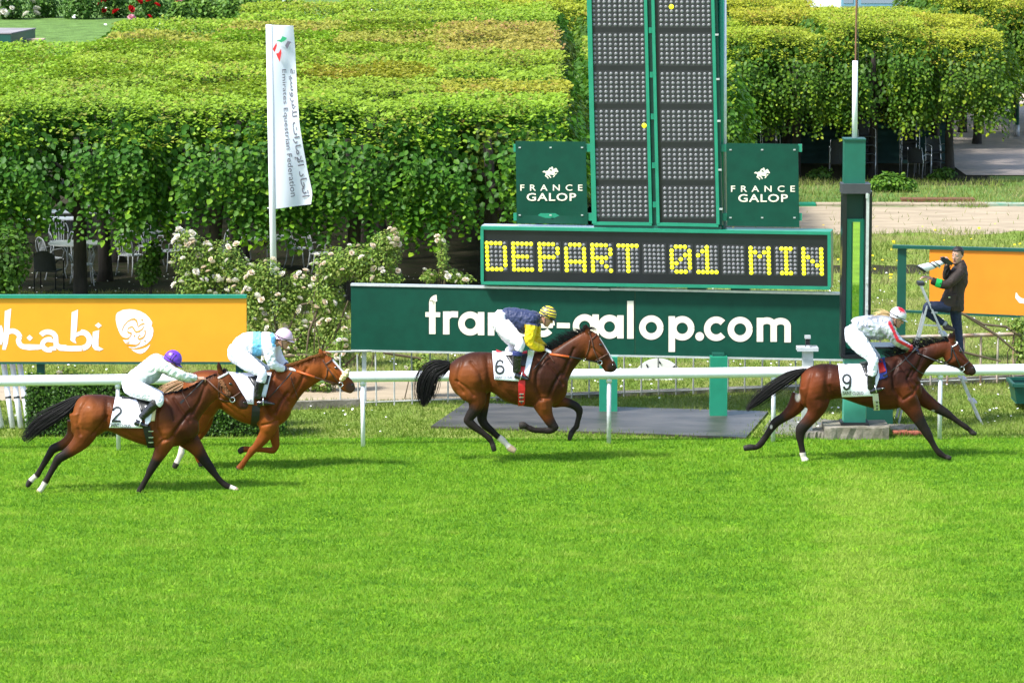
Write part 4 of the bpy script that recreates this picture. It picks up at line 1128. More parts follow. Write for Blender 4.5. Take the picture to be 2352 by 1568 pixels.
def rose_bush(label, px, py, Y, ells_px, nleaf, nbloom, seed, canes=(), meshes=(B_WHITE, B_WHITE, B_PEACH), bsz=.042, lsz=.055, cat='rose bush', grp='rose bushes behind the boards'):
    """ells_px: (view x, view y, radius x px, radius z px, depth offset)"""
    base = PZ(px, py, 0); base = Vector((PY(px, py, Y).x, Y, 0))
    b = thing('rose_bush', label, cat, base, grp)
    rn = np.random.default_rng(seed); r = random.Random(seed); s = SC(Y, 1)
    el = []
    for x, y, rx, rz, dy in ells_px:
        c = PY(x, y, Y + dy); el.append((tuple(c), (rx / s, max(.25, .7 * rx / s), rz / s)))
    a = cloud(nleaf, el, rn, lsz, [(0.10, .19, .03), (.19, .30, .04), (.30, .38, .07), (.30, .29, .10)], inner=.75)
    ok = a[0][:, 2] > .03
    leaf_mesh('foliage', *[q[ok] for q in a], M_LEAF2, b, fine=False)
    mb = MB(); M_CANE = mat('cane', (.10, .075, .04), .8, var=.3)
    for c, R in el:
        for _ in range(2):
            q = Vector(c) + Vector((r.uniform(-.7, .7) * R[0], r.uniform(-.5, .5) * R[1], r.uniform(0, .9) * R[2]))
            f = Vector((base.x + r.uniform(-.3, .3) + (c[0] - base.x) * .5, base.y + r.uniform(-.2, .2), 0))
            mid = f.lerp(q, .5) + Vector((r.uniform(-.2, .2), r.uniform(-.15, .15), .15)); mb.tube([f, mid, q], [.011, .009, .005], 5, False)
    for pl in canes: mb.tube([PY(x, y, Y - .1) for x, y in pl], [.024] * (len(pl) - 1) + [.012], 6, False)
    mb.build('canes', M_CANE, b, True)
    pts = []
    while len(pts) < nbloom:
        c, R = r.choice(el); d = Vector((r.gauss(0, 1), r.gauss(-.8, .8), r.gauss(.35, .8))).normalized()
        q = (c[0] + d.x * R[0] * 1.0, c[1] + d.y * R[1] * 1.0, c[2] + d.z * R[2] * 1.0)
        if q[2] > .1: pts.append(q)
    place_blooms(b, pts, meshes, bsz, r)
    return b
rose_bush('tall white rose bush left of the flag pole', 480, 780, 66.0, [(440, 590, 50, 55, 0), (425, 548, 24, 26, 0), (505, 600, 60, 50, .1), (460, 650, 62, 42, 0), (550, 640, 55, 50, 0), (520, 690, 60, 30, 0)], 6500, 74, 21, bsz=.046,
          canes=([(575, 690), (600, 664), (640, 668), (690, 690)],))
rose_bush('white rose bush round the foot of the flag pole', 620, 790, 65.6, [(610, 640, 50, 48, 0), (580, 700, 45, 45, 0), (650, 700, 48, 50, 0), (600, 760, 40, 40, 0), (690, 660, 42, 40, .1), (640, 800, 50, 45, 0), (700, 770, 45, 50, 0)], 7600, 74, 22,
          canes=([(640, 830), (700, 760), (760, 700)], [(672, 850), (655, 770), (690, 700), (740, 690)]))
rose_bush('rose bush with peach blooms left of the long green board', 760, 800, 65.2, [(770, 610, 55, 45, 0), (830, 600, 60, 42, 0), (885, 575, 42, 48, 0), (905, 545, 18, 24, 0), (750, 680, 42, 55, 0), (870, 640, 60, 30, 0), (765, 760, 40, 55, 0)], 6600, 62, 23,
          meshes=(B_WHITE, B_PEACH, B_PEACH), canes=([(730, 840), (770, 770), (800, 690)], [(735, 700), (710, 760), (700, 840)]))
rose_bush('low rose bush with few blooms under the board end', 715, 870, 62.3, [(735, 880, 42, 30, 0), (770, 840, 30, 34, 0), (700, 830, 34, 30, 0), (790, 790, 22, 40, 0), (655, 850, 30, 40, .2)], 2600, 14, 24,
          meshes=(B_WHITE, B_PEACH), canes=([(700, 900), (740, 850), (790, 840), (820, 815)], [(620, 820), (700, 815), (800, 838)]), lsz=.06)
rose_bush('thin climbing rose above the long green board', 1020, 700, 67.0, [(1018, 590, 14, 40, 0), (1012, 552, 10, 12, 0), (1035, 630, 26, 16, 0), (985, 634, 22, 16, 0), (1060, 640, 30, 14, 0)], 1300, 12, 25)
rose_bush('leafy rose shoots hanging below the long green board', 985, 880, 61.6, [(975, 830, 30, 18, 0), (1010, 838, 24, 12, 0), (950, 845, 18, 22, 0)], 700, 1, 26, canes=([(880, 810), (960, 822), (1020, 850)],), lsz=.06)
rose_bush('rose bush with bare dark canes under the right orange board', 2330, 870, 63.0, [(2340, 745, 26, 20, 0), (2345, 800, 18, 40, 0)], 700, 2, 27, canes=([(2200, 715), (2260, 745), (2310, 750), (2370, 790)], [(2215, 722), (2290, 770), (2360, 830)], [(2190, 803), (2240, 815), (2300, 830)]), lsz=.06)
rose_bush('small rose plant by the orange board post', 165, 900, 59.0, [(160, 850, 24, 12, 0), (135, 858, 10, 8, 0)], 240, 5, 28, meshes=(B_WHITE, B_PEACH), lsz=.05)
rose_bush('tall rose stem left of the photographer', 2110, 620, 84, [(2090, 610, 10, 10, 0)], 60, 0, 29, canes=([(2000, 660), (2040, 622), (2085, 605), (2130, 606), (2165, 620)],), lsz=.06)
def shrub(name, label, cat, x, y, Y, ells_px, n, seed, lsz, cols, grp=None, inner=.5, z0=0):
    b = thing(name, label, cat, (PY(x, y, Y).x, Y, zg(0, Y)), grp); s = SC(Y, 1); rn = np.random.default_rng(seed)
    el = [(tuple(PY(a, c, Y + dy)), (rx / s, max(.3, .8 * rx / s), rz / s)) for a, c, rx, rz, dy in ells_px]
    a = cloud(n, el, rn, lsz, cols, inner=inner); ok = a[0][:, 2] > zg(0, Y) + .02
    leaf_mesh('foliage', *[q[ok] for q in a], M_LEAF2, b, fine=False)
    mb = MB()
    for c, R in el: mb.tube([(b.location.x, Y, b.location.z), ((c[0] + b.location.x) / 2, Y + .1, (b.location.z + c[2]) / 2 + .1), c], [.03, .02, .008], 5, False)
    mb.build('stems', M_BARK, b); return b
shrub('low_shrub', 'bright low shrub beside the finish post under the trees', 'shrub', 2045, 440, 99.5, [(2045, 418, 40, 22, 0), (2080, 425, 24, 16, 0), (2015, 424, 18, 18, 0)], 1500, 31, .11, [(.05, .13, .015), (.12, .25, .02), (.2, .33, .03)])
shrub('dark_shrub', 'dark leafy shrub in the shade at the left edge', 'shrub', 25, 680, 72.0, [(15, 590, 60, 70, 0), (0, 640, 50, 50, 0)], 1800, 32, .1, SHRUB)
shrub('dark_shrub', 'small dark shrub in the shade beside the single chair', 'shrub', 345, 640, 75.0, [(340, 620, 30, 34, 0), (352, 580, 22, 30, 0)], 900, 33, .09, SHRUB)
for i, (x, lab) in enumerate(((1885, 'weeds at the foot of the dark trunk left of the finish post'), (2170, 'weeds at the foot of the corner lime trunk'))):
    shrub('weed_clump', lab, 'weeds', x, 415, 103.0, [(x, 398, 28, 14, 0), (x - 20, 406, 20, 10, 0)], 350, 34 + i, .1, SHRUB)
# far beds of roses and shrubs behind the lawn, upper left
Yf = 158.0
for i, (x, rx, ms, nb, lab) in enumerate(((20, 46, (B_WHITE,), 14, 'far rose bush with clusters of white blooms'), (100, 44, (B_WHITE,), 7, 'far rose bush with white blooms at its right side'), (185, 50, (B_RED,), 0, 'far green bush without blooms between the white and red roses'), (262, 46, (B_RED,), 7, 'far rose bush with dark red blooms'), (340, 46, (B_RED, B_PINK), 9, 'far rose bush with red and pink blooms'), (420, 40, (B_RED, B_PINK), 5, 'far rose bush with a few pink blooms by the limes'))):
    Yq = Yf + (i % 2) * 1.5; s = SC(Yq, 2); zb = zg(0, Yq)
    b = thing('rose_bush', lab, 'rose bush', (PY(x, 0, Yq).x, Yq, zb), 'far rose bushes beyond the lawn')
    el = [((PY(x + dx, 0, Yq).x, Yq, zb + hz), (rx / s * k, .8, .7)) for dx, hz, k in ((-8, .45, .8), (10, .6, .9), (0, 1.0, .7))]
    leaf_mesh('foliage', *cloud(1300, el, np.random.default_rng(50 + i), .16, [(.035, .10, .015), (.09, .2, .025), (.15, .27, .04)], inner=.5), M_LEAF2, b, fine=False)
    rq = random.Random(60 + i)
    pts = [(c[0] + rq.uniform(-.9, .9) * R[0], c[1] - R[1] * .95, c[2] + rq.uniform(-.6, .8) * R[2]) for c, R in (rq.choice(el) for _ in range(nb))]
    place_blooms(b, pts, ms, .13, rq)
for i, (x, y, rx, rz, lab) in enumerate(((470, 18, 50, 22, 'bright feathery shrub behind the limes, left of the white pole'), (560, 10, 60, 22, 'broad pale green shrub behind the limes at the top'), (640, 12, 36, 16, 'small shrub behind the limes below the white pole'), (415, 22, 20, 18, 'upright shrub at the right end of the far roses'))):
    shrub('far_shrub', lab, 'shrub', x, y + 20, 150 - i, [(x, y, rx, rz, 0), (x - 15, y + 18, rx * .9, rz, 0), (x + 15, y + 22, rx * .9, rz, 0)], 2600, 70 + i, .17, [(.06, .15, .02), (.14, .26, .03), (.2, .33, .05)])
for i, (x, y, rx, rz, lab) in enumerate(((2360, -30, 90, 60, 'tall pale tree beyond the yard at the top right'), (1720, -25, 80, 45, 'grey green tree beyond the right limes'))):
    shrub('far_tree', lab, 'tree', x, y + 60, 142, [(x, y, rx, rz, 0), (x + 30, y + 20, rx * .6, rz * .7, 0)], 3000, 80 + i, .2, [(.07, .13, .05), (.14, .22, .08), (.2, .3, .06)])
# ------------------------------------------------------------------ garden furniture and far buildings
M_IRONW = mat('white_iron', (.50, .52, .53), .55, var=.2, vscale=12)
M_TABLE = mat('table_top', (.40, .42, .40), .35, var=.15, vscale=6)
M_WICK = mat('dark_wicker', (.012, .016, .018), .55, var=.3, vscale=30, bump=.004, bscale=60)
M_CHROME = mat('chair_tube', (.60, .62, .64), .3, metal=.6)
def iron_chair():
    t = thing('garden_chair', 'x', 'chair')
    for sx in (-1, 1):
        MB().tube([(sx * .19, -.19, .44), (sx * .20, -.21, .2), (sx * .23, -.25, 0)], .012, 6).build('leg', M_IRONW, t, True)
        MB().tube([(sx * .18, .17, .44), (sx * .19, .2, .2), (sx * .21, .26, 0)], .012, 6).build('leg', M_IRONW, t, True)
        MB().tube([(sx * .19, .18, .45), (sx * .25, .1, .64), (sx * .26, -.12, .66), (sx * .24, -.19, .60), (sx * .20, -.17, .46)], .011, 6).build('armrest', M_IRONW, t, True)
    mb = MB(); V = [(.23 * math.cos(a) * (1 + .08 * abs(math.sin(2 * a))), .22 * math.sin(a) * (1 + .08 * abs(math.sin(2 * a))), z) for z in (.43, .45) for a in np.linspace(0, 2 * math.pi, 16, endpoint=False)]
    mb.add(V, [tuple(range(15, -1, -1)), tuple(range(16, 32))] + [(i, (i + 1) % 16, 16 + (i + 1) % 16, 16 + i) for i in range(16)]); mb.build('seat', M_IRONW, t)
    hoop = [(-.19, .18, .44), (-.215, .23, .65)] + [(-.215 * math.cos(a), .24 + .03 * math.sin(a), .68 + .22 * math.sin(a)) for a in np.linspace(.1, math.pi - .1, 9)] + [(.215, .23, .65), (.19, .18, .44)]
    MB().tube(hoop, .013, 6).build('back_frame', M_IRONW, t, True)
    for i in range(5):
        x = -.13 + .065 * i; z = .68 + .22 * math.sqrt(max(0, 1 - (x / .215) ** 2))
        MB().bar((x * .75, .19, .45), (x, .25, z), .022, .006, Vector((0, 1, 0))).build('slat', M_IRONW, t)
    return t
def iron_table():
    t = thing('garden_table', 'x', 'table')
    for i in range(3):
        a = i * 2.094 + .4; c, s = math.cos(a), math.sin(a)
        MB().tube([(c * .45, s * .45, .70), (c * .3, s * .3, .5), (c * .28, s * .28, .25), (c * .42, s * .42, 0)], .016, 6).build('leg', M_IRONW, t, True)
    n = 28; V = [(.62 * math.cos(2 * math.pi * i / n), .62 * math.sin(2 * math.pi * i / n), z) for z in (.70, .725) for i in range(n)]
    mk_ = MB(); mk_.add(V, [tuple(range(n - 1, -1, -1)), tuple(range(n, 2 * n))] + [(i, (i + 1) % n, n + (i + 1) % n, n + i) for i in range(n)]); mk_.build('table_top', M_TABLE, t)
    return t
ch0 = iron_chair(); tb0 = iron_table(); first = {'c': True, 't': True}
def put(kind, px, py, rot, label, group, sc=1.0):
    p = PZ(px, py, 0); src = ch0 if kind == 'c' else tb0
    if first[kind]: o = src; first[kind] = False; o.location = p; o.rotation_euler = (0, 0, rot); o['label'] = label; o['group'] = group
    else: o = copy_tree(src, p, rotz=rot, label=label, group=group)
    o.scale = (sc,) * 3; return o
GC = 'iron garden chairs under the limes'; GT = 'round garden tables under the limes'
put('c', 190, 655, math.pi + .25, 'white iron chair standing with its back to the course, nearest the orange board', GC)
put('c', 118, 640, 2.2, 'white iron chair half hidden behind the dark wicker chair', GC)
put('c', 300, 632, math.pi - .5, 'single white iron chair left of the rose bushes', GC)
put('c', 140, 600, .3, 'white iron chair on the far side of the nearest round table', GC)
put('c', 345, 610, .5, 'white iron chair behind the single chair, facing the course', GC)
put('c', 395, 622, -1.0, 'white iron chair half hidden by the left rose bush', GC)
put('c', 735, 628, 1.9, 'white iron chair right of the banner above the roses', GC)
put('c', 685, 616, 1.2, 'white iron chair right of the flag pole beside the round table', GC)
put('c', 515, 622, -.7, 'white iron chair left of the flag pole behind the roses', GC)
put('t', 178, 635, 0, 'pale round garden table nearest the orange board', GT)
put('t', 605, 620, .5, 'round garden table behind the flag pole', GT)
put('t', 340, 590, .2, 'round garden table behind the single white chair', GT, .8)
# long tables with white tops further back on the left
M_TOP = mat('white_tabletop', (.70, .72, .76), .3)
for i, (px, py, w, lab) in enumerate(((120, 575, 1.7, 'long white topped table at the left under the limes'), (200, 558, 1.7, 'long white topped table behind the first one'), (250, 540, 1.9, 'long white topped table farthest back on the left'), (395, 560, .9, 'short white topped table behind the garden chairs'))):
    p = PZ(px, py, 0); t = thing('long_table', lab, 'table', p, 'white topped tables under the limes')
    MB().box((p.x, p.y, .73), (w, .6, .03)).build('table_top', M_TOP, t)
    for sx in (-1, 1):
        for sy in (-1, 1): MB().tube([(p.x + sx * (w / 2 - .1), p.y + sy * .22, 0), (p.x + sx * (w / 2 - .1), p.y + sy * .22, .72)], .02, 6).build('leg', M_WICK, t)
def wicker_chair(metal=True):
    t = thing('wicker_chair', 'x', 'chair'); m = M_CHROME if metal else M_WICK
    for sx in (-1, 1):
        MB().tube([(sx * .25, -.24, 0), (sx * .25, -.24, .62), (sx * .25, .05, .66), (sx * .23, .22, .62)], .013, 6).build('front_leg', m, t, True)
        MB().tube([(sx * .23, .26, 0), (sx * .23, .21, .45), (sx * .21, .28, .86)], .013, 6).build('rear_leg', m, t, True)
    MB().box((0, 0, .43), (.46, .46, .03)).build('seat', M_WICK, t)
    mb = MB(); V = []; n = 8
    for j in range(5):
        for i in range(n + 1):
            a = -1 + 2 * i / n; V.append((.22 * a, .27 + .05 * (j / 4) - .05 * a * a, .45 + .42 * j / 4 - .05 * (j == 4) * a * a * 2))
    V2 = [(x, y + .02, z) for x, y, z in V]; N1 = n + 1
    F = [(j * N1 + i, j * N1 + i + 1, (j + 1) * N1 + i + 1, (j + 1) * N1 + i) for j in range(4) for i in range(n)]
    mb.add(V, F); mb.add(V2, [f[::-1] for f in F]); mb.build('backrest', M_WICK, t)
    return t
w0 = wicker_chair(False); w0.location = PZ(112, 668, 0); w0.rotation_euler = (0, 0, math.pi - .2); w0['label'] = 'dark wicker armchair in the shade in front of the white chairs'
w1 = wicker_chair(True); firstw = True
def stack(px, py, rot, n, lab, tilt=0):
    global firstw
    p = PZ(px, py, 0)
    for k in range(n):
        l = lab + (', lowest of its stack' if k == 0 and n > 1 else '' if n == 1 else ', top of its stack' if k == n - 1 else ', ' + ('second' if k == 1 else 'third') + ' from the bottom of its stack')
        loc = p + Vector((0, .03 * k, .24 * k))
        if firstw: o = w1; firstw = False; o.location = loc; o.rotation_euler = (0, 0, rot); o['label'] = l; o['group'] = 'stacked cafe chairs under the right limes'
        else: o = copy_tree(w1, loc, rotz=rot, label=l, group='stacked cafe chairs under the right limes')
stack(1768, 402, .1, 3, 'dark cafe chair behind the right square sign')
stack(1925, 410, math.pi - .1, 2, 'dark cafe chair left of the finish post')
stack(1985, 408, .2, 4, 'dark cafe chair right of the finish post')
stack(2088, 400, .05, 4, 'bright tubed chair beside the middle trunk')
stack(2110, 408, 2.6, 1, 'single wicker armchair facing out beside the low shrub')
stack(2150, 405, .3, 2, 'dark cafe chair near the corner trunk')
# green clad shed behind the chairs
sh = thing('green_shed', 'dark green shed with horizontal cladding boards under the right limes', 'shed', (8.8, 108.6, 0))
M_SHED = mat('shed_green', (.008, .045, .04), .4, var=.2, vscale=4)
MB().box((8.9, 109.6, 1.25), (7.4, 1.9, 2.5)).build('wall', M_SHED, sh)
src = None
for i in range(12):
    if src is None:
        src = MB(); x0, x1 = 5.2, 12.6
        src.add([(x0, 108.63, .02), (x1, 108.63, .02), (x1, 108.56, .0), (x0, 108.56, .0), (x0, 108.63, .205), (x1, 108.63, .205)], [(0, 3, 2, 1), (3, 4, 5, 2), (0, 4, 3), (1, 2, 5)])
        src = src.build('cladding_board', M_SHED, sh)
    else:
        c = src.copy(); COL.objects.link(c); c.parent = sh; c.location = (0, 0, .205 * i)
MB().box((8.9, 109.6, 2.53), (7.7, 2.3, .06)).build('roof', M_SHED, sh)
# green kiosk roof beyond the left limes
kx = PY(0, 80, 100)
ks_ = thing('green_kiosk', 'green kiosk with flat grey roof beyond the left limes', 'kiosk', (kx.x - .3, 100, 0))
A = PY(20, 76, 98.5); Bk = PY(75, 60, 101.2); zt = A.z; Bk.z = zt
C_ = PY(-130, 57, 101.5); C_.z = zt
d1 = Bk - A; d2 = Vector((-4, .35, 0))
def prism(P, z0, z1, name, m): return mk(name, [(p.x, p.y, z0) for p in P] + [(p.x, p.y, z1) for p in P], [(3, 2, 1, 0), (4, 5, 6, 7)] + [(i, (i + 1) % 4, 4 + (i + 1) % 4, 4 + i) for i in range(4)], m, ks_)
Q = [A, Bk, Bk + d2, A + d2]
prism(Q, 0, zt - .38, 'wall', M_GDARK)
ce = sum(Q, Vector()) / 4; Q2 = [ce + (q - ce) * 1.03 for q in Q]
prism(Q2, zt - .38, zt - .03, 'fascia', M_GDARK); prism([ce + (q - ce) * 1.04 for q in Q], zt - .028, zt, 'roof', mat('felt_roof', (.24, .22, .22), .9, var=.25, vscale=2))
bx = thing('bench', 'pale wooden bench top by the green kiosk', 'bench', (PY(80, 92, 100.5).x, 100.5, 0)); b0 = PY(80, 90, 100.5)
for i in range(3): MB().box((b0.x, 100.2 + .16 * i, b0.z), (.55, .13, .04)).build('slat', mat('pale_wood', (.5, .38, .26), .7, var=.2), bx)
for sx in (-1, 1): MB().box((b0.x + sx * .2, 100.36, b0.z / 2), (.05, .4, b0.z - .05)).build('leg', M_WICK, bx)
# pale pavilion beyond the right limes
M_WALLW = mat('pale_render', (.72, .72, .70), .8, var=.05, vscale=1)
pv = thing('pavilion', 'pale pavilion with blue framed windows beyond the right limes', 'building', (20, 150, zg(0, 150)))
MB().box((24, 153, 5), (30, 6, 7.4)).build('wall', M_WALLW, pv)
M_BLUE = mat('blue_frame', (.16, .32, .42), .5); M_PANE = mat('window_pane', (.25, .30, .36), .1, spec=.8)
for px0, px1 in ((1932, 1965), (1972, 2060), (2068, 2102), (2190, 2250)):
    a = PY(px0, 14, 149.96); b = PY(px1, -20, 149.96)
    f = MB().box(((a.x + b.x) / 2, 149.97, (a.z + 6.2) / 2), (b.x - a.x, .1, 6.2 - a.z)).build('window', M_BLUE, pv)
    MB().box(((a.x + b.x) / 2, 149.93, (a.z + 6.2) / 2), (b.x - a.x - .18, .06, 6.2 - a.z - .2)).build('pane', M_PANE, f)
MB().tube([PY(653, 60, 145), PY(651, -60, 145)], .06, 8).build
wp = MB().tube([(PY(653, 22, 145).x, 145, zg(0, 145)), PY(651, -60, 145)], .055, 8).build('white_pole', M_WHITE); setp(wp, 'thin white pole beyond the left limes at the top edge', 'pole')
pg = thing('pigeon', 'small grey bird on the lawn below the far red roses', 'bird', tuple(PY(286, 44, 140)))
zb = zg(0, 140); q = Vector((PY(286, 44, 140).x, 140, zb))
mb = MB(); Vp, Fp = loft([((q.x - .16, q.y, q.z + .12), (0, 0, .015), (0, .02, 0)), ((q.x - .06, q.y, q.z + .15), (0, 0, .06), (0, .06, 0)), ((q.x + .04, q.y, q.z + .19), (0, 0, .075), (0, .07, 0)), ((q.x + .10, q.y, q.z + .26), (.02, 0, .045), (0, .045, 0)), ((q.x + .13, q.y, q.z + .32), (0, 0, .035), (0, .033, 0)), ((q.x + .19, q.y, q.z + .31), (0, 0, .006), (0, .006, 0))], 10, 3)
pg.location = q; mk('body', Vp, Fp, mat('pigeon_grey', (.22, .22, .26), .7), pg, True)
for s in (-1, 1): MB().tube([(q.x + .01, q.y + s * .03, q.z), (q.x + .01, q.y + s * .03, q.z + .13)], .008, 5).build('leg', mat('pigeon_leg', (.4, .12, .1), .7), pg)
# yard behind the right limes: a few bistro chairs and a lamp post, then dark skip at the right edge
for i, (px, py, lab) in enumerate(((2262, 236, 'cafe chair on the gravel yard, leftmost'), (2296, 240, 'cafe chair on the gravel yard, second from left'), (2330, 234, 'cafe chair on the gravel yard by the green post'))):
    yy = 128; p = Vector((PY(px, py, yy).x, yy, zg(0, yy))); copy_tree(w1, p, rotz=i * 1.1, label=lab, group='cafe chairs on the gravel yard')
yp = thing('green_post', 'slim green post on the gravel yard at right', 'post', (PY(2336, 300, 118).x, 118, zg(0, 118)))
x = yp.location.x; MB().tube([(x, 118, 0), (x, 118, 2.6)], .06, 8).build('shaft', M_GDARK, yp, True); MB().tube([(x, 118, .1), (x, 118, .45)], .085, 8).build('foot_sleeve', M_GALV, yp, True)
sk = thing('green_skip', 'dark green metal skip cut off by the right edge', 'skip', PZ(2345, 950, 0))
p = PZ(2328, 945, 0); s = SC(p.y)
zt = PY(2328, 885, p.y).z; zb = .12
mb = MB(); L0, L1 = p.x, p.x + 1.5; y0, y1 = p.y, p.y + .8; e = .06
V = [(L0 + e, y0 + e, zb), (L1, y0 + e, zb), (L1, y1 - e, zb), (L0 + e, y1 - e, zb), (L0, y0, zt), (L1 + e, y0, zt), (L1 + e, y1, zt), (L0, y1, zt)]
mb.add(V, [(3, 2, 1, 0), (0, 1, 5, 4), (1, 2, 6, 5), (2, 3, 7, 6), (3, 0, 4, 7)]); w_ = .04
mb.add([(L0 + w_, y0 + w_, zt - .3), (L1, y0 + w_, zt - .3), (L1, y1 - w_, zt - .3), (L0 + w_, y1 - w_, zt - .3)], [(0, 1, 2, 3)]); mb.build('tub', M_GDARK, sk)
for a, b in (((L0, y0, zt), (L1 + e, y0, zt)), ((L0, y1, zt), (L1 + e, y1, zt)), ((L0, y0, zt), (L0, y1, zt))): MB().bar(a, b, .05, .05).build('rim', M_GDARK, sk)
for sy in (y0 + .15, y1 - .15): MB().tube([(L0 + .3, sy - .03, .07), (L0 + .3, sy + .03, .07)], .07, 12).build('wheel', M_BLK, sk)
MB().tube([(L0 + .35, y0 + .1, zt - .2), (L0 + .35, y0 + .1, zt + .22)], .05, 8).build('handle_post', M_GFRAME, sk)
# old painted edging boards along the sand path
eg = thing('painted_edging', 'flaking green painted edging along the sand path', 'edging', (9, 95.6, 0))
rk = random.Random(4); x = 5.4
while x < 16:
    L = rk.uniform(.5, 1.3)
    MB().box((x + L / 2, 95.7 + rk.uniform(-.05, .05), .03), (L - .02, .5, .06)).build('edging_board', rk.choice([M_GFRAME, M_GFRAME, M_SAND, mat('faded_green', (.10, .30, .2), .7, col2=(.45, .38, .28), vscale=3)]), eg)
    x += L
mb = MB(); mc = thing('manhole_cover', 'rusty flat cover beside the painted edging', 'cover', (PZ(2150, 460, 0).x, 96.6, 0))
MB().box((mc.location.x, 96.8, .05), (1.9, .5, .07)).build('plate', mat('rust_plate', (.16, .07, .03), .85, var=.3), mc)
# ------------------------------------------------------------------ horses
def cut(v, Yc, c):
    """cross-cut between two outline points of a view crop; c = (x1, y1, x2, y2, half width, depth offset)"""
    x1, y1, x2, y2, b = c[:5]; dy = c[5] if len(c) > 5 else 0.0
    P = PY(*v(x1, y1), Yc + dy); Q = PY(*v(x2, y2), Yc + dy)
    return ((P + Q) / 2, (P - Q) / 2, Vector((0, b, 0)))
def limb(v, Yc, pts, dy, grow=0.0, k=1.0):
    """centre-line points (x, y, half width px, half width m [, depth offset]) -> loft cuts"""
    C = [PY(*v(p[0], p[1]), Yc + (p[4] if len(p) > 4 else dy)) for p in pts]
    out = []
    for i, p in enumerate(pts):
        t = (C[min(i + 1, len(C) - 1)] - C[max(i - 1, 0)]); t.normalize()
        px = PY(*v(p[0] + p[2], p[1]), C[i].y) - PY(*v(p[0], p[1]), C[i].y)
        h = px.length * k * .95 + grow
        n = Vector((0, 1, 0)).cross(t); n.normalize()
        bv = t.cross(n)
        out.append((C[i], n * h, bv * (p[3] * k + grow)))
    return out
def skin(pieces, size, smooth=5, fac=.5):
    V = []; F = []
    for cuts, n, sub in pieces:
        v, f = loft(cuts, n, sub); b = len(V); V += v; F += [[b + i for i in q] for q in f]
    return V, F
class Surf:
    """drops view points on a body"""
    def __init__(s, V, F, Yc):
        s.t = BVHTree.FromPolygons([Vector(v) for v in V], [list(map(int, f)) for f in F]); s.Yc = Yc; s.last = None
    def __call__(s, x, y, lift=0.0, default=None):
        d = ray(x, y).normalized(); h = s.t.ray_cast(CP, d)
        if h[0] is not None and abs(h[0].y - s.Yc) < .6: s.last = h[0].y; return h[0] - d * lift
        Yd = default if default is not None else (s.last if s.last is not None else s.Yc)
        return PY(x, y, Yd) - d * lift
def resample(pts, step):
    out = [pts[0]]
    for a, b in zip(pts[:-1], pts[1:]):
        n = max(1, int(math.dist(a, b) / step))
        out += [(a[0] + (b[0] - a[0]) * i / n, a[1] + (b[1] - a[1]) * i / n) for i in range(1, n + 1)]
    return out
def mirrorY(P, Yc): return [Vector((p.x, 2 * Yc - p.y, p.z)) for p in P]
def strap(sf, v, pts, r, name, m, parent, Yc, lift=.008, far=True, flat=.5, step=5):
    """leather strap lying on the body along view points, and the same on the far side"""
    L = [sf(*v(x, y), lift) for x, y in resample(pts, step * 2)]
    if far: MB().tube(mirrorY(L, Yc), r, 6).build(name, m, parent, True)
    return MB().tube(L, r, 6).build(name, m, parent, True)
def patch(sf, v, quad, nu, nv, lift, name, m, parent, thick=.006, default=None, over=None, wob=0.0, Yc=None, far=False):
    """cloth lying on the body: bilinear grid between view corners TL, TR, BR, BL"""
    def grid():
        G = []
        for j in range(nv + 1):
            for i in range(nu + 1):
                a, b = i / nu, j / nv
                x = (quad[0][0] * (1 - a) + quad[1][0] * a) * (1 - b) + (quad[3][0] * (1 - a) + quad[2][0] * a) * b
                y = (quad[0][1] * (1 - a) + quad[1][1] * a) * (1 - b) + (quad[3][1] * (1 - a) + quad[2][1] * a) * b
                p = sf(*v(x, y), lift, default)
                if wob: p = p - ray(*v(x, y)).normalized() * wob * (noise.noise(Vector((x * .02, y * .012, 3))) + .6 * math.sin(a * 9 + b * 2) * b) * b
                G.append(p)
        return G
    G = grid(); N1 = nu + 1
    # keep the sheet hanging smoothly: never let it cave in behind its neighbours
    for _ in range(3):
        H = [p.copy() for p in G]
        for j in range(nv + 1):
            for i in range(N1):
                nb = [H[b * N1 + a].y for a, b in ((i - 1, j), (i + 1, j), (i, j - 1), (i, j + 1)) if 0 <= a <= nu and 0 <= b <= nv]
                mean = sum(nb) / len(nb); k = j * N1 + i
                if mean < H[k].y: G[k].y = H[k].y + (mean - H[k].y) * .6
    F = [(j * N1 + i, (j + 1) * N1 + i, (j + 1) * N1 + i + 1, j * N1 + i + 1) for j in range(nv) for i in range(nu)]
    V = list(G); nV = len(V)
    V += [p + Vector((0, thick, 0)) for p in G]
    FF = F + [tuple(nV + i for i in f[::-1]) for f in F]
    for i in range(nu): FF += [(i, i + 1, nV + i + 1, nV + i), (nv * N1 + i + 1, nv * N1 + i, nV + nv * N1 + i, nV + nv * N1 + i + 1)]
    for j in range(nv): FF += [((j + 1) * N1, j * N1, nV + j * N1, nV + (j + 1) * N1), (j * N1 + nu, (j + 1) * N1 + nu, nV + (j + 1) * N1 + nu, nV + j * N1 + nu)]
    if far:
        b = len(V); V2 = mirrorY(V, Yc); V += V2; FF += [tuple(b + i for i in f[::-1]) for f in FF]
        top = list(range(N1)); 
        for i in range(nu): FF.append((i, i + 1, b + i + 1, b + i))
    o = mk(name, V, FF, m, parent, True)
    return o, G
def strands(name, m, parent, fn, n, seg, r0, seed):
    """hair: n thin tapering strands, fn(i, rnd) -> list of points"""
    rn = random.Random(seed); mb = MB()
    for i in range(n):
        P = fn(i, rn)
        mb.tube(P, [r0 * (1 - .85 * k / (len(P) - 1)) for k in range(len(P))], 3, False)
    return mb.build(name, m, parent, True)

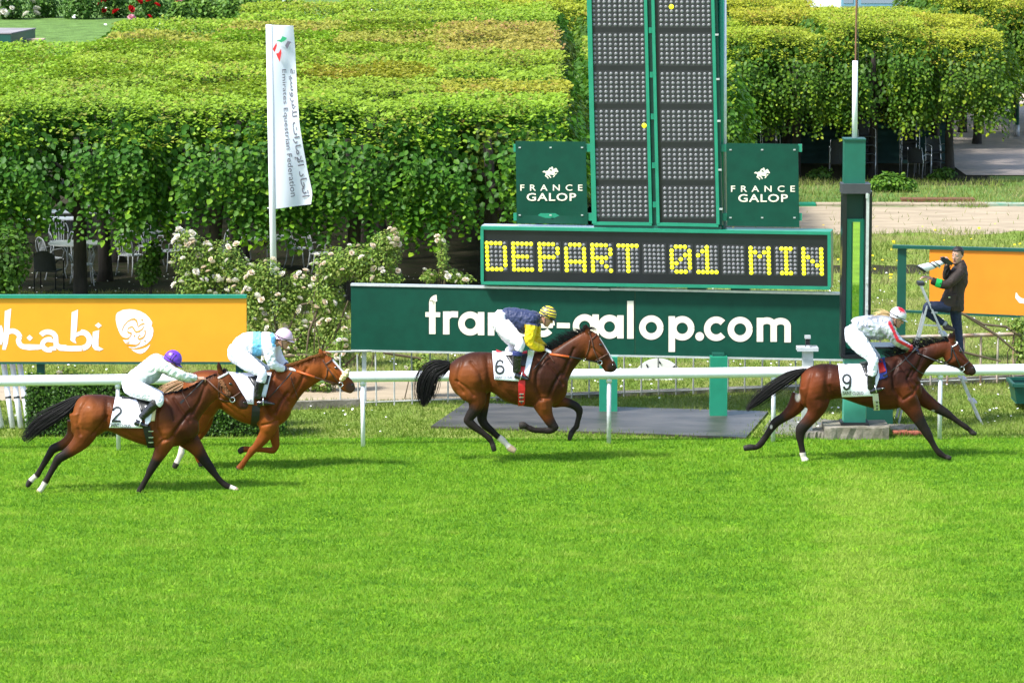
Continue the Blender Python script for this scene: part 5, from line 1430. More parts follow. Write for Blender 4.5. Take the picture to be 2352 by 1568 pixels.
M_LEATHER = mat('brown_leather', (.085, .032, .015), .5); M_BLEATHER = mat('black_leather', (.012, .012, .012), .38, spec=.6)
M_STEEL = mat('bit_steel', (.7, .7, .7), .25, metal=.8); M_LINEN = mat('number_cloth', (.80, .80, .86), .75, bump=.006, bscale=14, sheen=.1)
M_HAIRB = mat('black_hair', (.006, .0055, .0055), .6, spec=.2); M_HAIRC = mat('chestnut_hair', (.30, .11, .03), .5); M_HAIRF = mat('flaxen_hair', (.42, .24, .11), .5)
M_RUBBER = mat('orange_grip', (.55, .10, .015), .5); M_EYE = mat('eye_dark', (.006, .004, .003), .08, spec=.8)

def ext(c):
    d = (c[-1][0] - c[-3][0]).normalized(); a = c[-1]
    return c[:-1] + [(a[0] + d * .012, a[1] * 1.5, a[2] * 1.3), (a[0] + d * .024, a[1] * .7, a[2] * .7)]
def horse(D):
    v = D['v']; Yc = D['Y']; k = SC(Yc, 1.0)
    pieces = [([cut(v, Yc, c) for c in D['trunk']], 26, 4), ([cut(v, Yc, c) for c in D['neck']], 22, 4), (ext([cut(v, Yc, c) for c in D['head']]), 20, 4)]
    for lg in D['legs']: pieces.append((limb(v, Yc, lg['p'], lg['dy']), 14, 4))
    # ears
    for ex in D['ears']:
        tx, ty = ex[1][0] + (ex[1][0] - ex[0][0]) * .16, ex[1][1] + (ex[1][1] - ex[0][1]) * .16
        pieces.append((limb(v, Yc, [(ex[0][0], ex[0][1] + 8, ex[2] * 1.15, .028, ex[3]), ((ex[0][0] + tx) / 2, (ex[0][1] + ty) / 2, ex[2] * 1.25, .028, ex[3] * 1.1), (tx, ty, 7, .012, ex[3] * 1.15)], 0), 8, 3))
    V, F = skin(pieces, .013)
    V, F = voxel(V, F, .0115, 5, .5)
    # muscles: shallow grooves and swellings drawn in the side view
    f = 4096 / 2352
    px = unproject(V); inv = D['inv']; P2 = np.stack(inv(px[:, 0], px[:, 1]), 1)
    Nn = vnormals(V, F)
    for pts, w, dp in D['muscle']:
        d, _ = seg_dist(P2, pts); V = V - Nn * (2.2 * dp * np.exp(-(d / (w * (.62 if dp > 0 else 1))) ** 2) * np.abs(Nn[:, 1]))[:, None]
    Nn = vnormals(V, F)
    # coat
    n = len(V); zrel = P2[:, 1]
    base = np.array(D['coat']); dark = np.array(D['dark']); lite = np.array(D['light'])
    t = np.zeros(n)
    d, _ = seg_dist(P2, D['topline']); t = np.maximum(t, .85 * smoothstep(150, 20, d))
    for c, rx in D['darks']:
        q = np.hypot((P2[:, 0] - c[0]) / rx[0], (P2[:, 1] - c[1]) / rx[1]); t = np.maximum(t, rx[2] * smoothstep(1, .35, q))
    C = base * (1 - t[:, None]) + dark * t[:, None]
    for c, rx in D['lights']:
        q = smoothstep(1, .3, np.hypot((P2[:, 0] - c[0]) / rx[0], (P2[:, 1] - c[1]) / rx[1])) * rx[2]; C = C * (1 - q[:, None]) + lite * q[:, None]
    BLK = np.array(D.get('points', (.016, .012, .010))); WHT = np.array((.68, .60, .52)); HOOF = np.array((.03, .026, .022)); HOOFL = np.array((.42, .31, .20))
    body_cut = 1.0
    legd = []
    for lg in D['legs']:
        cl = np.array([list(c[0]) for c in limb(v, Yc, lg['p'], lg['dy'])]); r = np.array([c[1].length + .02 for c in limb(v, Yc, lg['p'], lg['dy'])])
        d, q = seg_dist(V, cl); legd.append((d, q, np.interp(q, np.arange(len(r)), r)))
    D_all = np.stack([a[0] for a in legd])
    own = D_all.argmin(0)
    for i, lg in enumerate(D['legs']):
        d, q, r = legd[i]; m = (own == i) & (d < r * 1.5)
        jit = np.array([noise.noise(Vector(p * 9)) for p in V[m]]) * .35
        if lg.get('black') is not None:
            a = smoothstep(lg['black'] - .2, lg['black'] + 1.1, q[m] + jit)[:, None]; C[m] = C[m] * (1 - a) + BLK * a
        if lg.get('sock') is not None:
            a = smoothstep(lg['sock'] - .12, lg['sock'] + .12, q[m] + jit * .4)[:, None]; C[m] = C[m] * (1 - a) + WHT * a
        a = smoothstep(lg['hoof'] - .08, lg['hoof'] + .08, q[m])[:, None]; C[m] = C[m] * (1 - a) + (HOOFL if lg.get('pale') else HOOF) * a
    for ex in D['ears']:
        d, q = seg_dist(P2, [ex[0], ex[1]]); C = C * (1 - (.75 * smoothstep(34, 20, d) * smoothstep(.15, .6, q) * (D.get('points') is None))[:, None])
    for c, rr, col, amt in D['spots']:
        q = smoothstep(1, .45, np.hypot((P2[:, 0] - c[0]) / rr[0], (P2[:, 1] - c[1]) / rr[1])) * amt; C = C * (1 - q[:, None]) + np.array(col) * q[:, None]
    if D.get('blaze'):
        d, _ = seg_dist(P2, D['blaze'][0]); q = smoothstep(D['blaze'][1], D['blaze'][1] * .6, d) * smoothstep(.035, .02, np.abs(V[:, 1] - Yc) - D['blaze'][2]); C = C * (1 - q[:, None]) + np.array((.75, .72, .68)) * q[:, None]
    C = C * (1 + .20 * np.array([noise.noise(Vector(p * 7)) for p in V]))[:, None]
    root = thing('horse', D['label'], 'horse', tuple(Vector((V[:, 0].mean(), Yc, 0))), None)
    M_COAT = mat('horse_coat', (.1, .04, .02), .52, attr='tint', spec=.10, coat=.045, bump=.016, bscale=7, stretch=(1.4, 1, .8))
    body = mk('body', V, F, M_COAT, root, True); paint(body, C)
    sf = Surf(V, F, Yc)
    # eye, nostril
    e = sf(*v(*D['eye']), -.004); MB().ell(e, (.028, .016, .022)).build('eye', M_EYE, root, True)
    e2 = Vector((e.x, 2 * Yc - e.y, e.z)); MB().ell(e2, (.028, .016, .022)).build('eye', M_EYE, root, True)
    nst = sf(*v(*D['nostril']), .0); mb = MB(); 
    for s in (1, -1): mb.ell(Vector((nst.x, nst.y if s > 0 else 2 * Yc - nst.y, nst.z)), (.026, .008, .018), nu=10, nv=6)
    mb.build('nostril', M_EYE, root, True)
    # mane
    hair = D['hair']; cr = resample(D['mane']['line'], 3); mn = D['mane']
    def mane(i, rn):
        t = rn.random(); a = cr[int(t * (len(cr) - 1))]; L = mn['len'] * rn.uniform(.5, 1.1) * (1 if not mn.get('taper') else .6 + .8 * math.sin(math.pi * min(1, t * 1.1)))
        dirx, diry = mn['dir']; w = rn.uniform(-.35, .35); dx, dy = dirx * math.cos(w) - diry * math.sin(w), dirx * math.sin(w) + diry * math.cos(w)
        P = []; y0 = rn.uniform(-.05, .03); x0, y0p = a[0] + rn.uniform(-6, 6), a[1] + rn.uniform(-2, 10)
        for s in range(6):
            u = s / 5; P.append(PY(*v(x0 + dx * L * u + mn['curl'][0] * u * u * L, y0p + dy * L * u + mn['curl'][1] * u * u * L), Yc + y0 - mn.get('side', 0) * u * (1.2 - u * .3)))
        return P
    strands('mane', mn.get('mat', hair), root, mane, int(mn['n'] * 1.6), 6, .005, 3)
    if D.get('forelock'):
        fl = D['forelock']
        def fore(i, rn):
            x0, y0 = fl[0][0] + rn.uniform(-10, 10), fl[0][1] + rn.uniform(-6, 6); x1, y1 = fl[1][0] + rn.uniform(-22, 22), fl[1][1] + rn.uniform(-14, 14); q = rn.uniform(-.06, .06)
            return [PY(*v(x0 + (x1 - x0) * u, y0 + (y1 - y0) * u - 22 * math.sin(u * 3.1)), Yc - .02 + q * u) for u in (0, .25, .5, .75, 1)]
        strands('forelock', mn.get('mat', hair), root, fore, 26, 5, .006, 5)
    # tail: strands that follow an envelope
    tl = D['tail']
    cp = catmull([[x, y] for x, y, h in tl['p']], 4); hw = .82 * catmull([[h, 0] for x, y, h in tl['p']], 4)[:, 0]
    tg = np.gradient(cp, axis=0); tg /= np.linalg.norm(tg, axis=1, keepdims=True); nr = np.stack([-tg[:, 1], tg[:, 0]], 1)
    def tail(i, rn):
        u = max(-1, min(1, rn.gauss(0, .5))) if rn.random() < .93 else rn.uniform(-1.5, 1.5); q = rn.uniform(-.085, .085); end = rn.uniform(.72, 1.04) if rn.random() < .85 else rn.uniform(.4, .8)
        P = []; ph = rn.uniform(0, 6); am = rn.uniform(0, tl.get('wave', 6))
        for s in range(11):
            g = s / 10 * end; j = min(g, 1) * (len(cp) - 1); a = int(min(j, len(cp) - 2)); fr = j - a
            c = cp[a] * (1 - fr) + cp[a + 1] * fr; n_ = nr[a]; h = hw[a] * (1 - fr) + hw[a + 1] * fr
            if g > 1: c = c + tg[-1] * (g - 1) * 300
            off = u * h + am * math.sin(ph + g * 7) * g
            off += rn.gauss(0, .02) * h * g; P.append(PY(*v(c[0] + n_[0] * off, c[1] + n_[1] * off), Yc + q * min(1, .25 + g * 1.6)))
        return P
    strands('tail', tl.get('mat', hair), root, tail, int(1.4 * tl.get('n', 330)), 11, .0072, 7)
    # --- tack
    t = D['tack']
    lm = t['leather']
    for nm, pts, r in t['straps']: strap(sf, v, pts, r, nm, t.get('mats', {}).get(nm, lm), root, Yc)
    b = sf(*v(*t['bit']), .02)
    for s in (1, -1):
        c = Vector((b.x, b.y if s > 0 else 2 * Yc - b.y, b.z)); MB().tube([c + Vector((.035 * math.cos(a), 0, .035 * math.sin(a))) for a in np.linspace(0, 6.28, 14)], .007, 6).build('bit_ring', M_STEEL, root, True)
    # reins run from the bit to the hands
    hx = PY(*v(*t['hand']), Yc - .10)
    bp = Vector((b.x, b.y - .01, b.z)); gx = PY(*v(*t['grip_end']), Yc - .165) if t.get('grip_end') else None
    path = [hx] + ([gx] if gx else [Vector(((hx.x + bp.x) / 2, Yc - .165, (hx.z + bp.z) / 2 - .015))]) + [bp]
    mb = MB(); mb.tube(path, .011, 6); mb.tube(mirrorY(path, Yc), .011, 6); mb.build('reins', t.get('rein_mat', lm), root, True)
    if gx:
        mb = MB(); g0 = hx.lerp(gx, -.02); g1 = hx.lerp(gx, .98); mb.tube([g0, g1], .017, 8); mb.build('rein_grip', M_RUBBER, root, True)
    # number cloth with print
    q = t['cloth']; cl, G = patch(sf, v, q, 22, 20, .02, 'number_cloth', M_LINEN, root, far=True, Yc=Yc, wob=.012)
    cs = Surf([Vector(p) for p in G], [(j * 23 + i, (j + 1) * 23 + i, (j + 1) * 23 + i + 1, j * 23 + i + 1) for j in range(20) for i in range(22)], Yc)
    cf = lambda x, y, l=0.0: cs(*v(x, y), l + .003)
    mb = MB()
    if t.get('num'):
        ch, x0, x1, yb, hgt, shr = t['num']
        P = Print(cf); X = lambda a, c: (x0 + (x1 - x0) * a + shr * (1 - c), yb - hgt * (1 - c))
        w = t.get('numw', 19)
        if ch == '2': pts = [X(.04, .30)] + [X(.5 + .44 * math.cos(math.radians(a)), .285 - .235 * math.sin(math.radians(a))) for a in range(160, -41, -20)] + [X(.45, .66), X(.08, .945)]; P.stroke(pts, w); P.stroke([X(-.02, .945), X(1.0, .945)], w)
        else:
            fl = (lambda a, c: X(a, c)) if ch == '6' else (lambda a, c: X(1 - a, 1 - c))
            P.stroke([fl(.5 + .42 * math.cos(math.radians(a)), .69 - .255 * math.sin(math.radians(a))) for a in range(0, 361, 18)], w)
            P.stroke([fl(.10, .69), fl(.085, .50), fl(.13, .30), fl(.28, .12), fl(.52, .055), fl(.74, .11), fl(.85, .24)], w)
        P.mb.build('number', M_INK, cl)
    tx = t['text']; put_text(mb, tx[0], cf, tx[1], tx[2], (lambda x: tx[3] + (x - tx[1]) * tx[5]), tx[4], .003, 1.0, .01); mb.build('lettering', mat('grey_ink', (.06, .06, .07), .6), cl)
    for nm, qd, m_, lf in t['pads']: patch(sf, v, qd, 8, 10, lf, nm, m_, root, far=False, Yc=Yc, wob=.01)
    # girth
    g = t['girth']; L = [sf(*v(x, y), .014) for x, y in resample(g['p'], 8)]
    lo = L[-1]
    # under the belly to the far side
    loop = L + [Vector((lo.x, Yc + (lo.y - Yc) * c, lo.z - .025 * s_)) for c, s_ in ((.6, .8), (0, 1), (-.6, .8))] + mirrorY(L, Yc)[::-1]
    hwm = g['hw'] / (k * 1.7415 * D['k'])
    V2 = []
    for p in loop: V2 += [p + Vector((-hwm, 0, 0)), p + Vector((hwm, 0, 0))]
    mk('girth', V2, [(2 * i, 2 * i + 1, 2 * i + 3, 2 * i + 2) for i in range(len(loop) - 1)], g['mat'], root, True)
    for y in g.get('buckles', ()):
        p = sf(*v(g['p'][-1][0], y), .028); MB().box(p, (hwm * 1.3, .008, .012)).build('buckle', M_STEEL, root)
        if g.get('dark'): MB().box(p + Vector((0, -.002, -.02)), (hwm * .5, .008, .03)).build('buckle_strap', M_BLEATHER, root)
    # saddle: thin seat on the back and a flap
    s_ = t['saddle']; top = [PY(*v(x, y), Yc) for x, y in resample(s_['line'], 10)]
    V2 = []; F2 = []; nn_ = 9
    for i, p in enumerate(top):
        u = i / (len(top) - 1); w = .13 * (.55 + .45 * math.sin(math.pi * (.15 + .7 * u)))
        for j in range(nn_):
            a = -1 + 2 * j / (nn_ - 1); V2.append(p + Vector((0, a * w, .012 - .09 * a * a)))
        for j in range(nn_): V2.append(V2[-nn_] + Vector((0, 0, -.03)))
    W_ = 2 * nn_
    for i in range(len(top) - 1):
        for j in range(nn_ - 1):
            F2 += [(i * W_ + j, (i + 1) * W_ + j, (i + 1) * W_ + j + 1, i * W_ + j + 1), (i * W_ + nn_ + j + 1, (i + 1) * W_ + nn_ + j + 1, (i + 1) * W_ + nn_ + j, i * W_ + nn_ + j)]
        for j, j2 in ((0, nn_), (nn_ - 1, 2 * nn_ - 1)): F2.append((i * W_ + j, i * W_ + j2, (i + 1) * W_ + j2, (i + 1) * W_ + j))
    mk('saddle_seat', V2, F2, s_['mat'], root, True)
    patch(sf, v, s_['flap'], 6, 6, .036, 'saddle_flap', M_BLEATHER, root, far=True, Yc=Yc)
    if D.get('extra'): D['extra'](root, sf, v, Yc)
    return root, sf

def crop(x0, y0, k):
    f = 4096 / 2352
    return view(x0, y0, k), (lambda X, Y: ((X * f - x0) * k, (Y * f - y0) * k))

# --- number 9, the leader
v9, i9 = crop(2900, 1180, 2.1382)
Y9 = PZ(*v9(686, 1422), 0).y + .12
LG9 = [
 dict(dy=-.12, p=[(775, 780, 150, .13), (785, 880, 128, .12), (782, 960, 96, .10), (757, 1020, 68, .08), (708, 1080, 56, .062), (653, 1145, 54, .055), (642, 1200, 42, .045), (648, 1260, 31, .034), (660, 1320, 28, .032), (664, 1352, 30, .036), (670, 1382, 26, .033), (683, 1407, 33, .05), (690, 1421, 36, .052)], black=3.6, sock=8.75, hoof=11.6, pale=True),
 dict(dy=.13, p=[(650, 860, 90, .11), (610, 940, 78, .09), (560, 1000, 60, .07), (500, 1045, 46, .055), (430, 1092, 44, .05), (385, 1155, 34, .036), (342, 1220, 30, .033), (300, 1275, 32, .036), (265, 1300, 26, .032), (215, 1300, 30, .046), (158, 1310, 26, .042)], black=2.2, hoof=8.6),
 dict(dy=-.12, p=[(1500, 800, 110, .11), (1560, 900, 98, .105), (1600, 960, 82, .085), (1645, 1040, 62, .065), (1692, 1120, 48, .052), (1735, 1190, 42, .048), (1767, 1250, 30, .034), (1802, 1310, 28, .032), (1840, 1355, 30, .036), (1878, 1377, 22, .03), (1908, 1389, 24, .045), (1935, 1396, 18, .04)], black=2.4, hoof=9.4),
 dict(dy=.11, p=[(1620, 820, 90, .10), (1690, 880, 72, .085), (1760, 930, 60, .07), (1830, 973, 48, .055), (1895, 1010, 39, .046), (1960, 1056, 27, .033), (2020, 1100, 25, .031), (2065, 1130, 26, .035), (2092, 1152, 22, .03), (2118, 1177, 26, .045), (2152, 1188, 14, .035)], black=2.0, hoof=8.5)]
M_SADB = mat('blue_cloth', (.03, .05, .30), .7, var=.2, vscale=20); M_REDP = mat('red_pad', (.60, .02, .015), .5, bump=.004, bscale=18)
H9 = dict(v=v9, inv=i9, k=2.1382, Y=Y9, label='dark bay horse number 9 in the lead, one white hind sock', hair=M_HAIRB,
 trunk=[(652, 672, 632, 860, .12), (700, 628, 668, 950, .22), (760, 603, 740, 970, .27), (830, 588, 840, 945, .28), (900, 588, 900, 900, .275), (970, 598, 985, 882, .27), (1050, 603, 1070, 908, .28), (1150, 605, 1170, 942, .29), (1250, 588, 1270, 968, .29), (1340, 545, 1360, 980, .27), (1410, 522, 1450, 974, .25), (1480, 530, 1530, 950, .235), (1560, 560, 1610, 915, .205), (1625, 620, 1660, 880, .165), (1662, 700, 1682, 835, .10)],
 neck=[(1370, 530, 1560, 860, .20), (1450, 513, 1640, 780, .17), (1530, 492, 1688, 700, .14), (1610, 466, 1722, 640, .12), (1700, 436, 1778, 583, .105), (1790, 406, 1832, 543, .095), (1870, 390, 1870, 530, .09), (1920, 392, 1900, 540, .085)],
 head=[(1915, 388, 1868, 540, .085), (1985, 405, 1890, 578, .10), (2020, 458, 1935, 607, .10), (2050, 508, 1985, 628, .085), (2080, 550, 2020, 648, .068), (2106, 580, 2042, 667, .058), (2131, 605, 2062, 684, .058), (2143, 630, 2090, 684, .05), (2136, 656, 2110, 679, .03)],
 ears=[((1945, 400), (1956, 320), 20, -.045), ((1925, 398), (1930, 330), 18, .05)], legs=LG9,
 muscle=[([(760, 640), (720, 760), (690, 900), (700, 990)], 26, .010), ([(880, 620), (870, 760), (880, 880)], 40, .016), ([(900, 780), (930, 860), (910, 920)], 22, .012), ([(1480, 560), (1440, 680), (1450, 800), (1500, 880)], 30, .016), ([(1600, 640), (1560, 720), (1600, 800)], 22, .012), ([(1660, 760), (1600, 840), (1520, 900)], 20, .012), ([(1500, 600), (1560, 690), (1640, 760)], 18, .008), ([(1700, 470), (1660, 600), (1600, 700)], 22, .010), ([(1230, 880), (1160, 905), (1060, 890)], 24, .006), ([(800, 680), (840, 740)], 60, -.014), ([(1560, 800), (1590, 860)], 50, -.014), ([(1960, 560), (1920, 590)], 26, -.008), ([(1960, 480), (2060, 570)], 14, .006), ([(760, 900), (800, 960)], 40, -.010)],
 topline=[(700, 600), (830, 575), (1050, 590), (1250, 580), (1400, 515)], coat=(.075, .019, .007), dark=(.016, .0055, .004), light=(.15, .036, .010),
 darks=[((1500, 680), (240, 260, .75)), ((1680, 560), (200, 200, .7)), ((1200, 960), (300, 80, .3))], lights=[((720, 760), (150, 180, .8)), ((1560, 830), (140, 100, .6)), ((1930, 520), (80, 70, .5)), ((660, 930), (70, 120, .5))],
 spots=[((2110, 640), (70, 60), (.022, .014, .012), .9), ((622, 872), (30, 50), (.55, .50, .46), .85), ((395, 1125), (14, 22), (.6, .55, .5), .9), ((1778, 990), (20, 14), (.6, .55, .5), .8)],
 blaze=([(2020, 450), (2125, 590)], 9, .01), eye=(2010, 480), nostril=(2122, 625),
 mane=dict(line=[(1380, 525), (1450, 510), (1560, 478), (1700, 432), (1820, 398), (1910, 388)], len=95, dir=(-.42, -.85), curl=(-.55, .30), n=260, taper=True), forelock=((1905, 392), (1860, 372)),
 tail=dict(p=[(700, 645, 14), (640, 658, 24), (560, 700, 44), (460, 762, 50), (360, 832, 52), (270, 905, 46), (190, 975, 22)], n=420, wave=5),
 tack=dict(leather=M_BLEATHER, straps=[('cheek_strap', [(1935, 432), (1962, 500), (1998, 585), (2015, 622)], .010), ('browband', [(1942, 442), (1975, 425), (1992, 404)], .009), ('throat_strap', [(1938, 440), (1935, 535), (1880, 588)], .008), ('noseband', [(2005, 640), (2050, 600), (2090, 568)], .008), ('breast_strap', [(1525, 505), (1560, 560), (1640, 640), (1690, 672)], .009)], mats={'browband': M_PWHITE}, bit=(2027, 632), hand=(1640, 492), rein_mat=M_BLEATHER,
  cloth=((968, 597), (1230, 597), (1275, 862), (1000, 872)), num=('9', 1003, 1080, 815, 143, 0), text=('SAINT CLOUD', 1008, 1184, 853, 30, -.005),
  pads=[('blue_saddle_pad', ((1318, 545), (1362, 528), (1392, 698), (1318, 728)), M_SADB, .016), ('red_pad', ((1300, 550), (1340, 545), (1378, 650), (1310, 672)), M_REDP, .030), ('white_pad', ((1270, 590), (1308, 570), (1322, 700), (1290, 800)), M_LINEN, .034)],
  girth=dict(p=[(1285, 840), (1292, 920), (1300, 978)], hw=25, mat=mat('cream_girth', (.62, .58, .48), .7), buckles=(905, 935, 960), dark=True),
  saddle=dict(line=[(1020, 592), (1100, 600), (1180, 598), (1250, 580), (1310, 545)], flap=((1165, 600), (1300, 575), (1310, 690), (1200, 690)), mat=M_BLEATHER)))
# --- number 6
v6, i6 = crop(1600, 1180, 2.24)
Y6 = PZ(*v9(690, 1422), 0).y - .15
LG6 = [
 dict(dy=-.12, p=[(610, 740, 150, .14), (640, 830, 148, .13), (668, 900, 120, .115), (688, 960, 86, .09), (666, 1030, 58, .07), (628, 1085, 50, .056), (610, 1120, 46, .052), (655, 1168, 40, .042), (718, 1215, 33, .035), (770, 1255, 30, .033), (802, 1285, 31, .037), (820, 1315, 25, .033), (834, 1350, 27, .045), (846, 1398, 22, .04)], black=3.0, hoof=11.5),
 dict(dy=.12, p=[(700, 800, 120, .12), (728, 880, 98, .1), (745, 960, 62, .08), (740, 1040, 52, .066), (735, 1105, 48, .054), (760, 1160, 42, .045), (818, 1212, 34, .036), (868, 1258, 30, .034), (915, 1296, 33, .04), (955, 1336, 26, .034), (990, 1372, 36, .048), (1036, 1398, 26, .045)], black=2.0, sock=7.4, hoof=9.6, pale=True),
 dict(dy=-.12, p=[(1250, 860, 110, .11), (1280, 955, 108, .1), (1292, 1020, 80, .086), (1322, 1090, 58, .066), (1356, 1148, 48, .053), (1384, 1188, 41, .049), (1350, 1212, 32, .037), (1270, 1212, 28, .032), (1200, 1207, 28, .034), (1170, 1196, 30, .037), (1142, 1181, 26, .033), (1108, 1166, 36, .048), (1066, 1170, 36, .045)], black=3.2, hoof=10.5),
 dict(dy=.11, p=[(1350, 900, 90, .1), (1400, 948, 70, .09), (1462, 955, 50, .07), (1522, 970, 44, .056), (1575, 995, 41, .049), (1605, 1030, 38, .046), (1605, 1080, 28, .034), (1592, 1130, 26, .032), (1582, 1175, 28, .037), (1556, 1205, 25, .033), (1532, 1245, 28, .045), (1516, 1300, 18, .04)], black=2.2, hoof=9.6)]
H6 = dict(v=v6, inv=i6, k=2.24, Y=Y6, label='bright bay horse number 6 with bushy black tail and red girth', hair=M_HAIRB,
 trunk=[(448, 615, 436, 760, .12), (500, 572, 480, 860, .21), (560, 540, 545, 910, .265), (630, 515, 640, 930, .285), (700, 508, 740, 915, .285), (770, 510, 800, 868, .278), (840, 513, 860, 893, .278), (930, 518, 930, 945, .29), (1020, 522, 1010, 976, .295), (1110, 517, 1100, 993, .29), (1190, 507, 1190, 1005, .275), (1270, 500, 1270, 1006, .255), (1340, 510, 1350, 1000, .235), (1410, 560, 1430, 962, .20), (1470, 640, 1485, 900, .15), (1508, 725, 1500, 850, .09)],
 neck=[(1250, 503, 1440, 860, .2), (1310, 497, 1500, 780, .17), (1370, 478, 1532, 710, .145), (1440, 438, 1562, 660, .125), (1510, 396, 1592, 620, .11), (1580, 356, 1622, 585, .10), (1640, 326, 1640, 568, .095), (1685, 318, 1668, 560, .09)],
 head=[(1680, 300, 1645, 562, .09), (1765, 348, 1690, 587, .102), (1802, 395, 1740, 602, .10), (1836, 450, 1780, 617, .085), (1867, 500, 1806, 642, .068), (1897, 550, 1822, 667, .058), (1926, 600, 1838, 686, .058), (1938, 626, 1866, 690, .05), (1931, 656, 1896, 681, .03)],
 ears=[((1690, 335), (1664, 270), 20, -.05), ((1670, 325), (1645, 275), 16, .05)], legs=LG6,
 muscle=[([(560, 560), (520, 700), (510, 800), (560, 870)], 26, .012), ([(780, 540), (790, 640), (800, 760), (810, 850)], 34, .016), ([(500, 770), (600, 830), (660, 900)], 20, .010), ([(640, 600), (720, 700), (740, 800)], 24, .010), ([(1290, 560), (1230, 700), (1220, 820), (1260, 930)], 30, .015), ([(1440, 700), (1380, 800), (1340, 900)], 22, .012), ([(1340, 920), (1250, 930), (1200, 985)], 18, .010), ([(1330, 620), (1400, 700), (1460, 800)], 20, .009), ([(1560, 480), (1500, 620), (1460, 720)], 24, .010), ([(900, 800), (960, 880), (1060, 940)], 26, .006), ([(680, 700), (700, 760)], 60, -.014), ([(1290, 960), (1300, 1010)], 40, -.012), ([(1720, 540), (1690, 570)], 30, -.008), ([(1720, 470), (1830, 560)], 14, .006)],
 topline=[(470, 590), (620, 500), (830, 500), (1100, 500), (1280, 490)], coat=(.105, .029, .008), dark=(.026, .009, .005), light=(.19, .053, .012),
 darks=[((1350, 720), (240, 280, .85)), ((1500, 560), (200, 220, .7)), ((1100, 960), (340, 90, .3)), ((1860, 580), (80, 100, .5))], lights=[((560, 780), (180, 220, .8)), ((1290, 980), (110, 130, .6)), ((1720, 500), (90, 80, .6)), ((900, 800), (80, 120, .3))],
 spots=[((1900, 650), (66, 60), (.022, .014, .012), .9)], blaze=([(1795, 385), (1905, 585)], 8, .006), eye=(1796, 446), nostril=(1912, 628),
 mane=dict(line=[(1290, 500), (1370, 480), (1450, 430), (1540, 375), (1620, 330), (1690, 305)], len=78, dir=(-.6, -.75), curl=(-.3, .2), n=260, taper=True), forelock=((1690, 310), (1745, 320)),
 tail=dict(p=[(452, 618, 18), (390, 640, 55), (300, 680, 85), (245, 770, 100), (225, 860, 95), (215, 930, 70), (210, 990, 34)], n=460, wave=12),
 tack=dict(leather=M_LEATHER, straps=[('cheek_strap', [(1690, 330), (1715, 395), (1738, 500), (1772, 575), (1785, 600)], .011), ('browband', [(1712, 398), (1745, 372), (1762, 348)], .010), ('throat_strap', [(1700, 405), (1690, 480), (1668, 545)], .009), ('noseband', [(1745, 590), (1805, 560), (1870, 522)], .009), ('breast_strap', [(1330, 525), (1380, 600)], .007)], bit=(1790, 605), hand=(1345, 528), grip_end=(1520, 553), rein_mat=M_BLEATHER,
  cloth=((826, 512), (1055, 520), (1066, 772), (846, 757)), num=('6', 853, 935, 708, 132, 0), text=('SAINT CLOUD', 853, 1008, 748, 24, .0),
  pads=[('white_pad', ((1150, 492), (1205, 500), (1150, 735), (1112, 700)), M_LINEN, .03)],
  girth=dict(p=[(1096, 570), (1092, 700), (1090, 850), (1088, 985)], hw=31, mat=mat('red_girth', (.62, .015, .02), .55), buckles=(885, 915, 950), dark=True),
  saddle=dict(line=[(862, 492), (920, 515), (1000, 525), (1080, 518), (1140, 500)], flap=((945, 540), (1140, 520), (1120, 640), (1000, 625)), mat=mat('red_saddle', (.55, .02, .03), .4))))
# --- the chestnut
v7, i7 = crop(700, 1250, 2.24)
Y7 = PZ(*v7(572, 1414), 0).y + .12
LG7 = [
 dict(dy=-.12, p=[(180, 800, 130, .13), (215, 900, 128, .12), (200, 1000, 90, .09), (150, 1075, 60, .066), (85, 1130, 48, .053), (75, 1180, 36, .039), (60, 1222, 30, .034), (55, 1260, 32, .039), (32, 1310, 26, .033), (8, 1358, 30, .046), (-8, 1392, 26, .044)], black=None, sock=5.6, hoof=8.7),
 dict(dy=.12, p=[(250, 800, 110, .12), (268, 900, 95, .1), (265, 1010, 60, .07), (210, 1098, 50, .056), (152, 1150, 46, .051), (170, 1220, 33, .036), (200, 1285, 30, .034), (215, 1318, 30, .037), (226, 1345, 26, .033), (238, 1375, 26, .042)], black=None, hoof=7.6),
 dict(dy=-.12, p=[(800, 900, 110, .11), (838, 1015, 98, .1), (812, 1090, 66, .076), (762, 1160, 51, .061), (722, 1208, 40, .051), (690, 1236, 38, .047), (660, 1280, 30, .035), (630, 1320, 27, .032), (598, 1366, 30, .037), (578, 1392, 34, .043), (562, 1411, 34, .045)], black=None, hoof=9.3),
 dict(dy=.11, p=[(860, 980, 80, .1), (880, 1060, 58, .08), (892, 1125, 47, .06), (902, 1195, 36, .047), (878, 1232, 32, .04), (800, 1229, 26, .032), (720, 1226, 26, .032), (650, 1222, 28, .037), (604, 1226, 32, .045), (570, 1252, 26, .045)], black=None, hoof=7.7)]
def fleece(root, sf, v, Yc):
    a = sf(*v(1545, 540), .02); b = sf(*v(1492, 592), .03)
    mb = MB(); rn = random.Random(2)
    for i in range(70):
        t = rn.random(); c = a.lerp(b, t) + Vector((rn.gauss(0, .008), rn.uniform(-.02, .14), rn.gauss(0, .018))); mb.ell(c, (.028, .024, .028), nu=6, nv=4)
    mb.build('fleece_noseband', mat('fleece', (.72, .58, .34), .95, bump=.01, bscale=50), root, True)
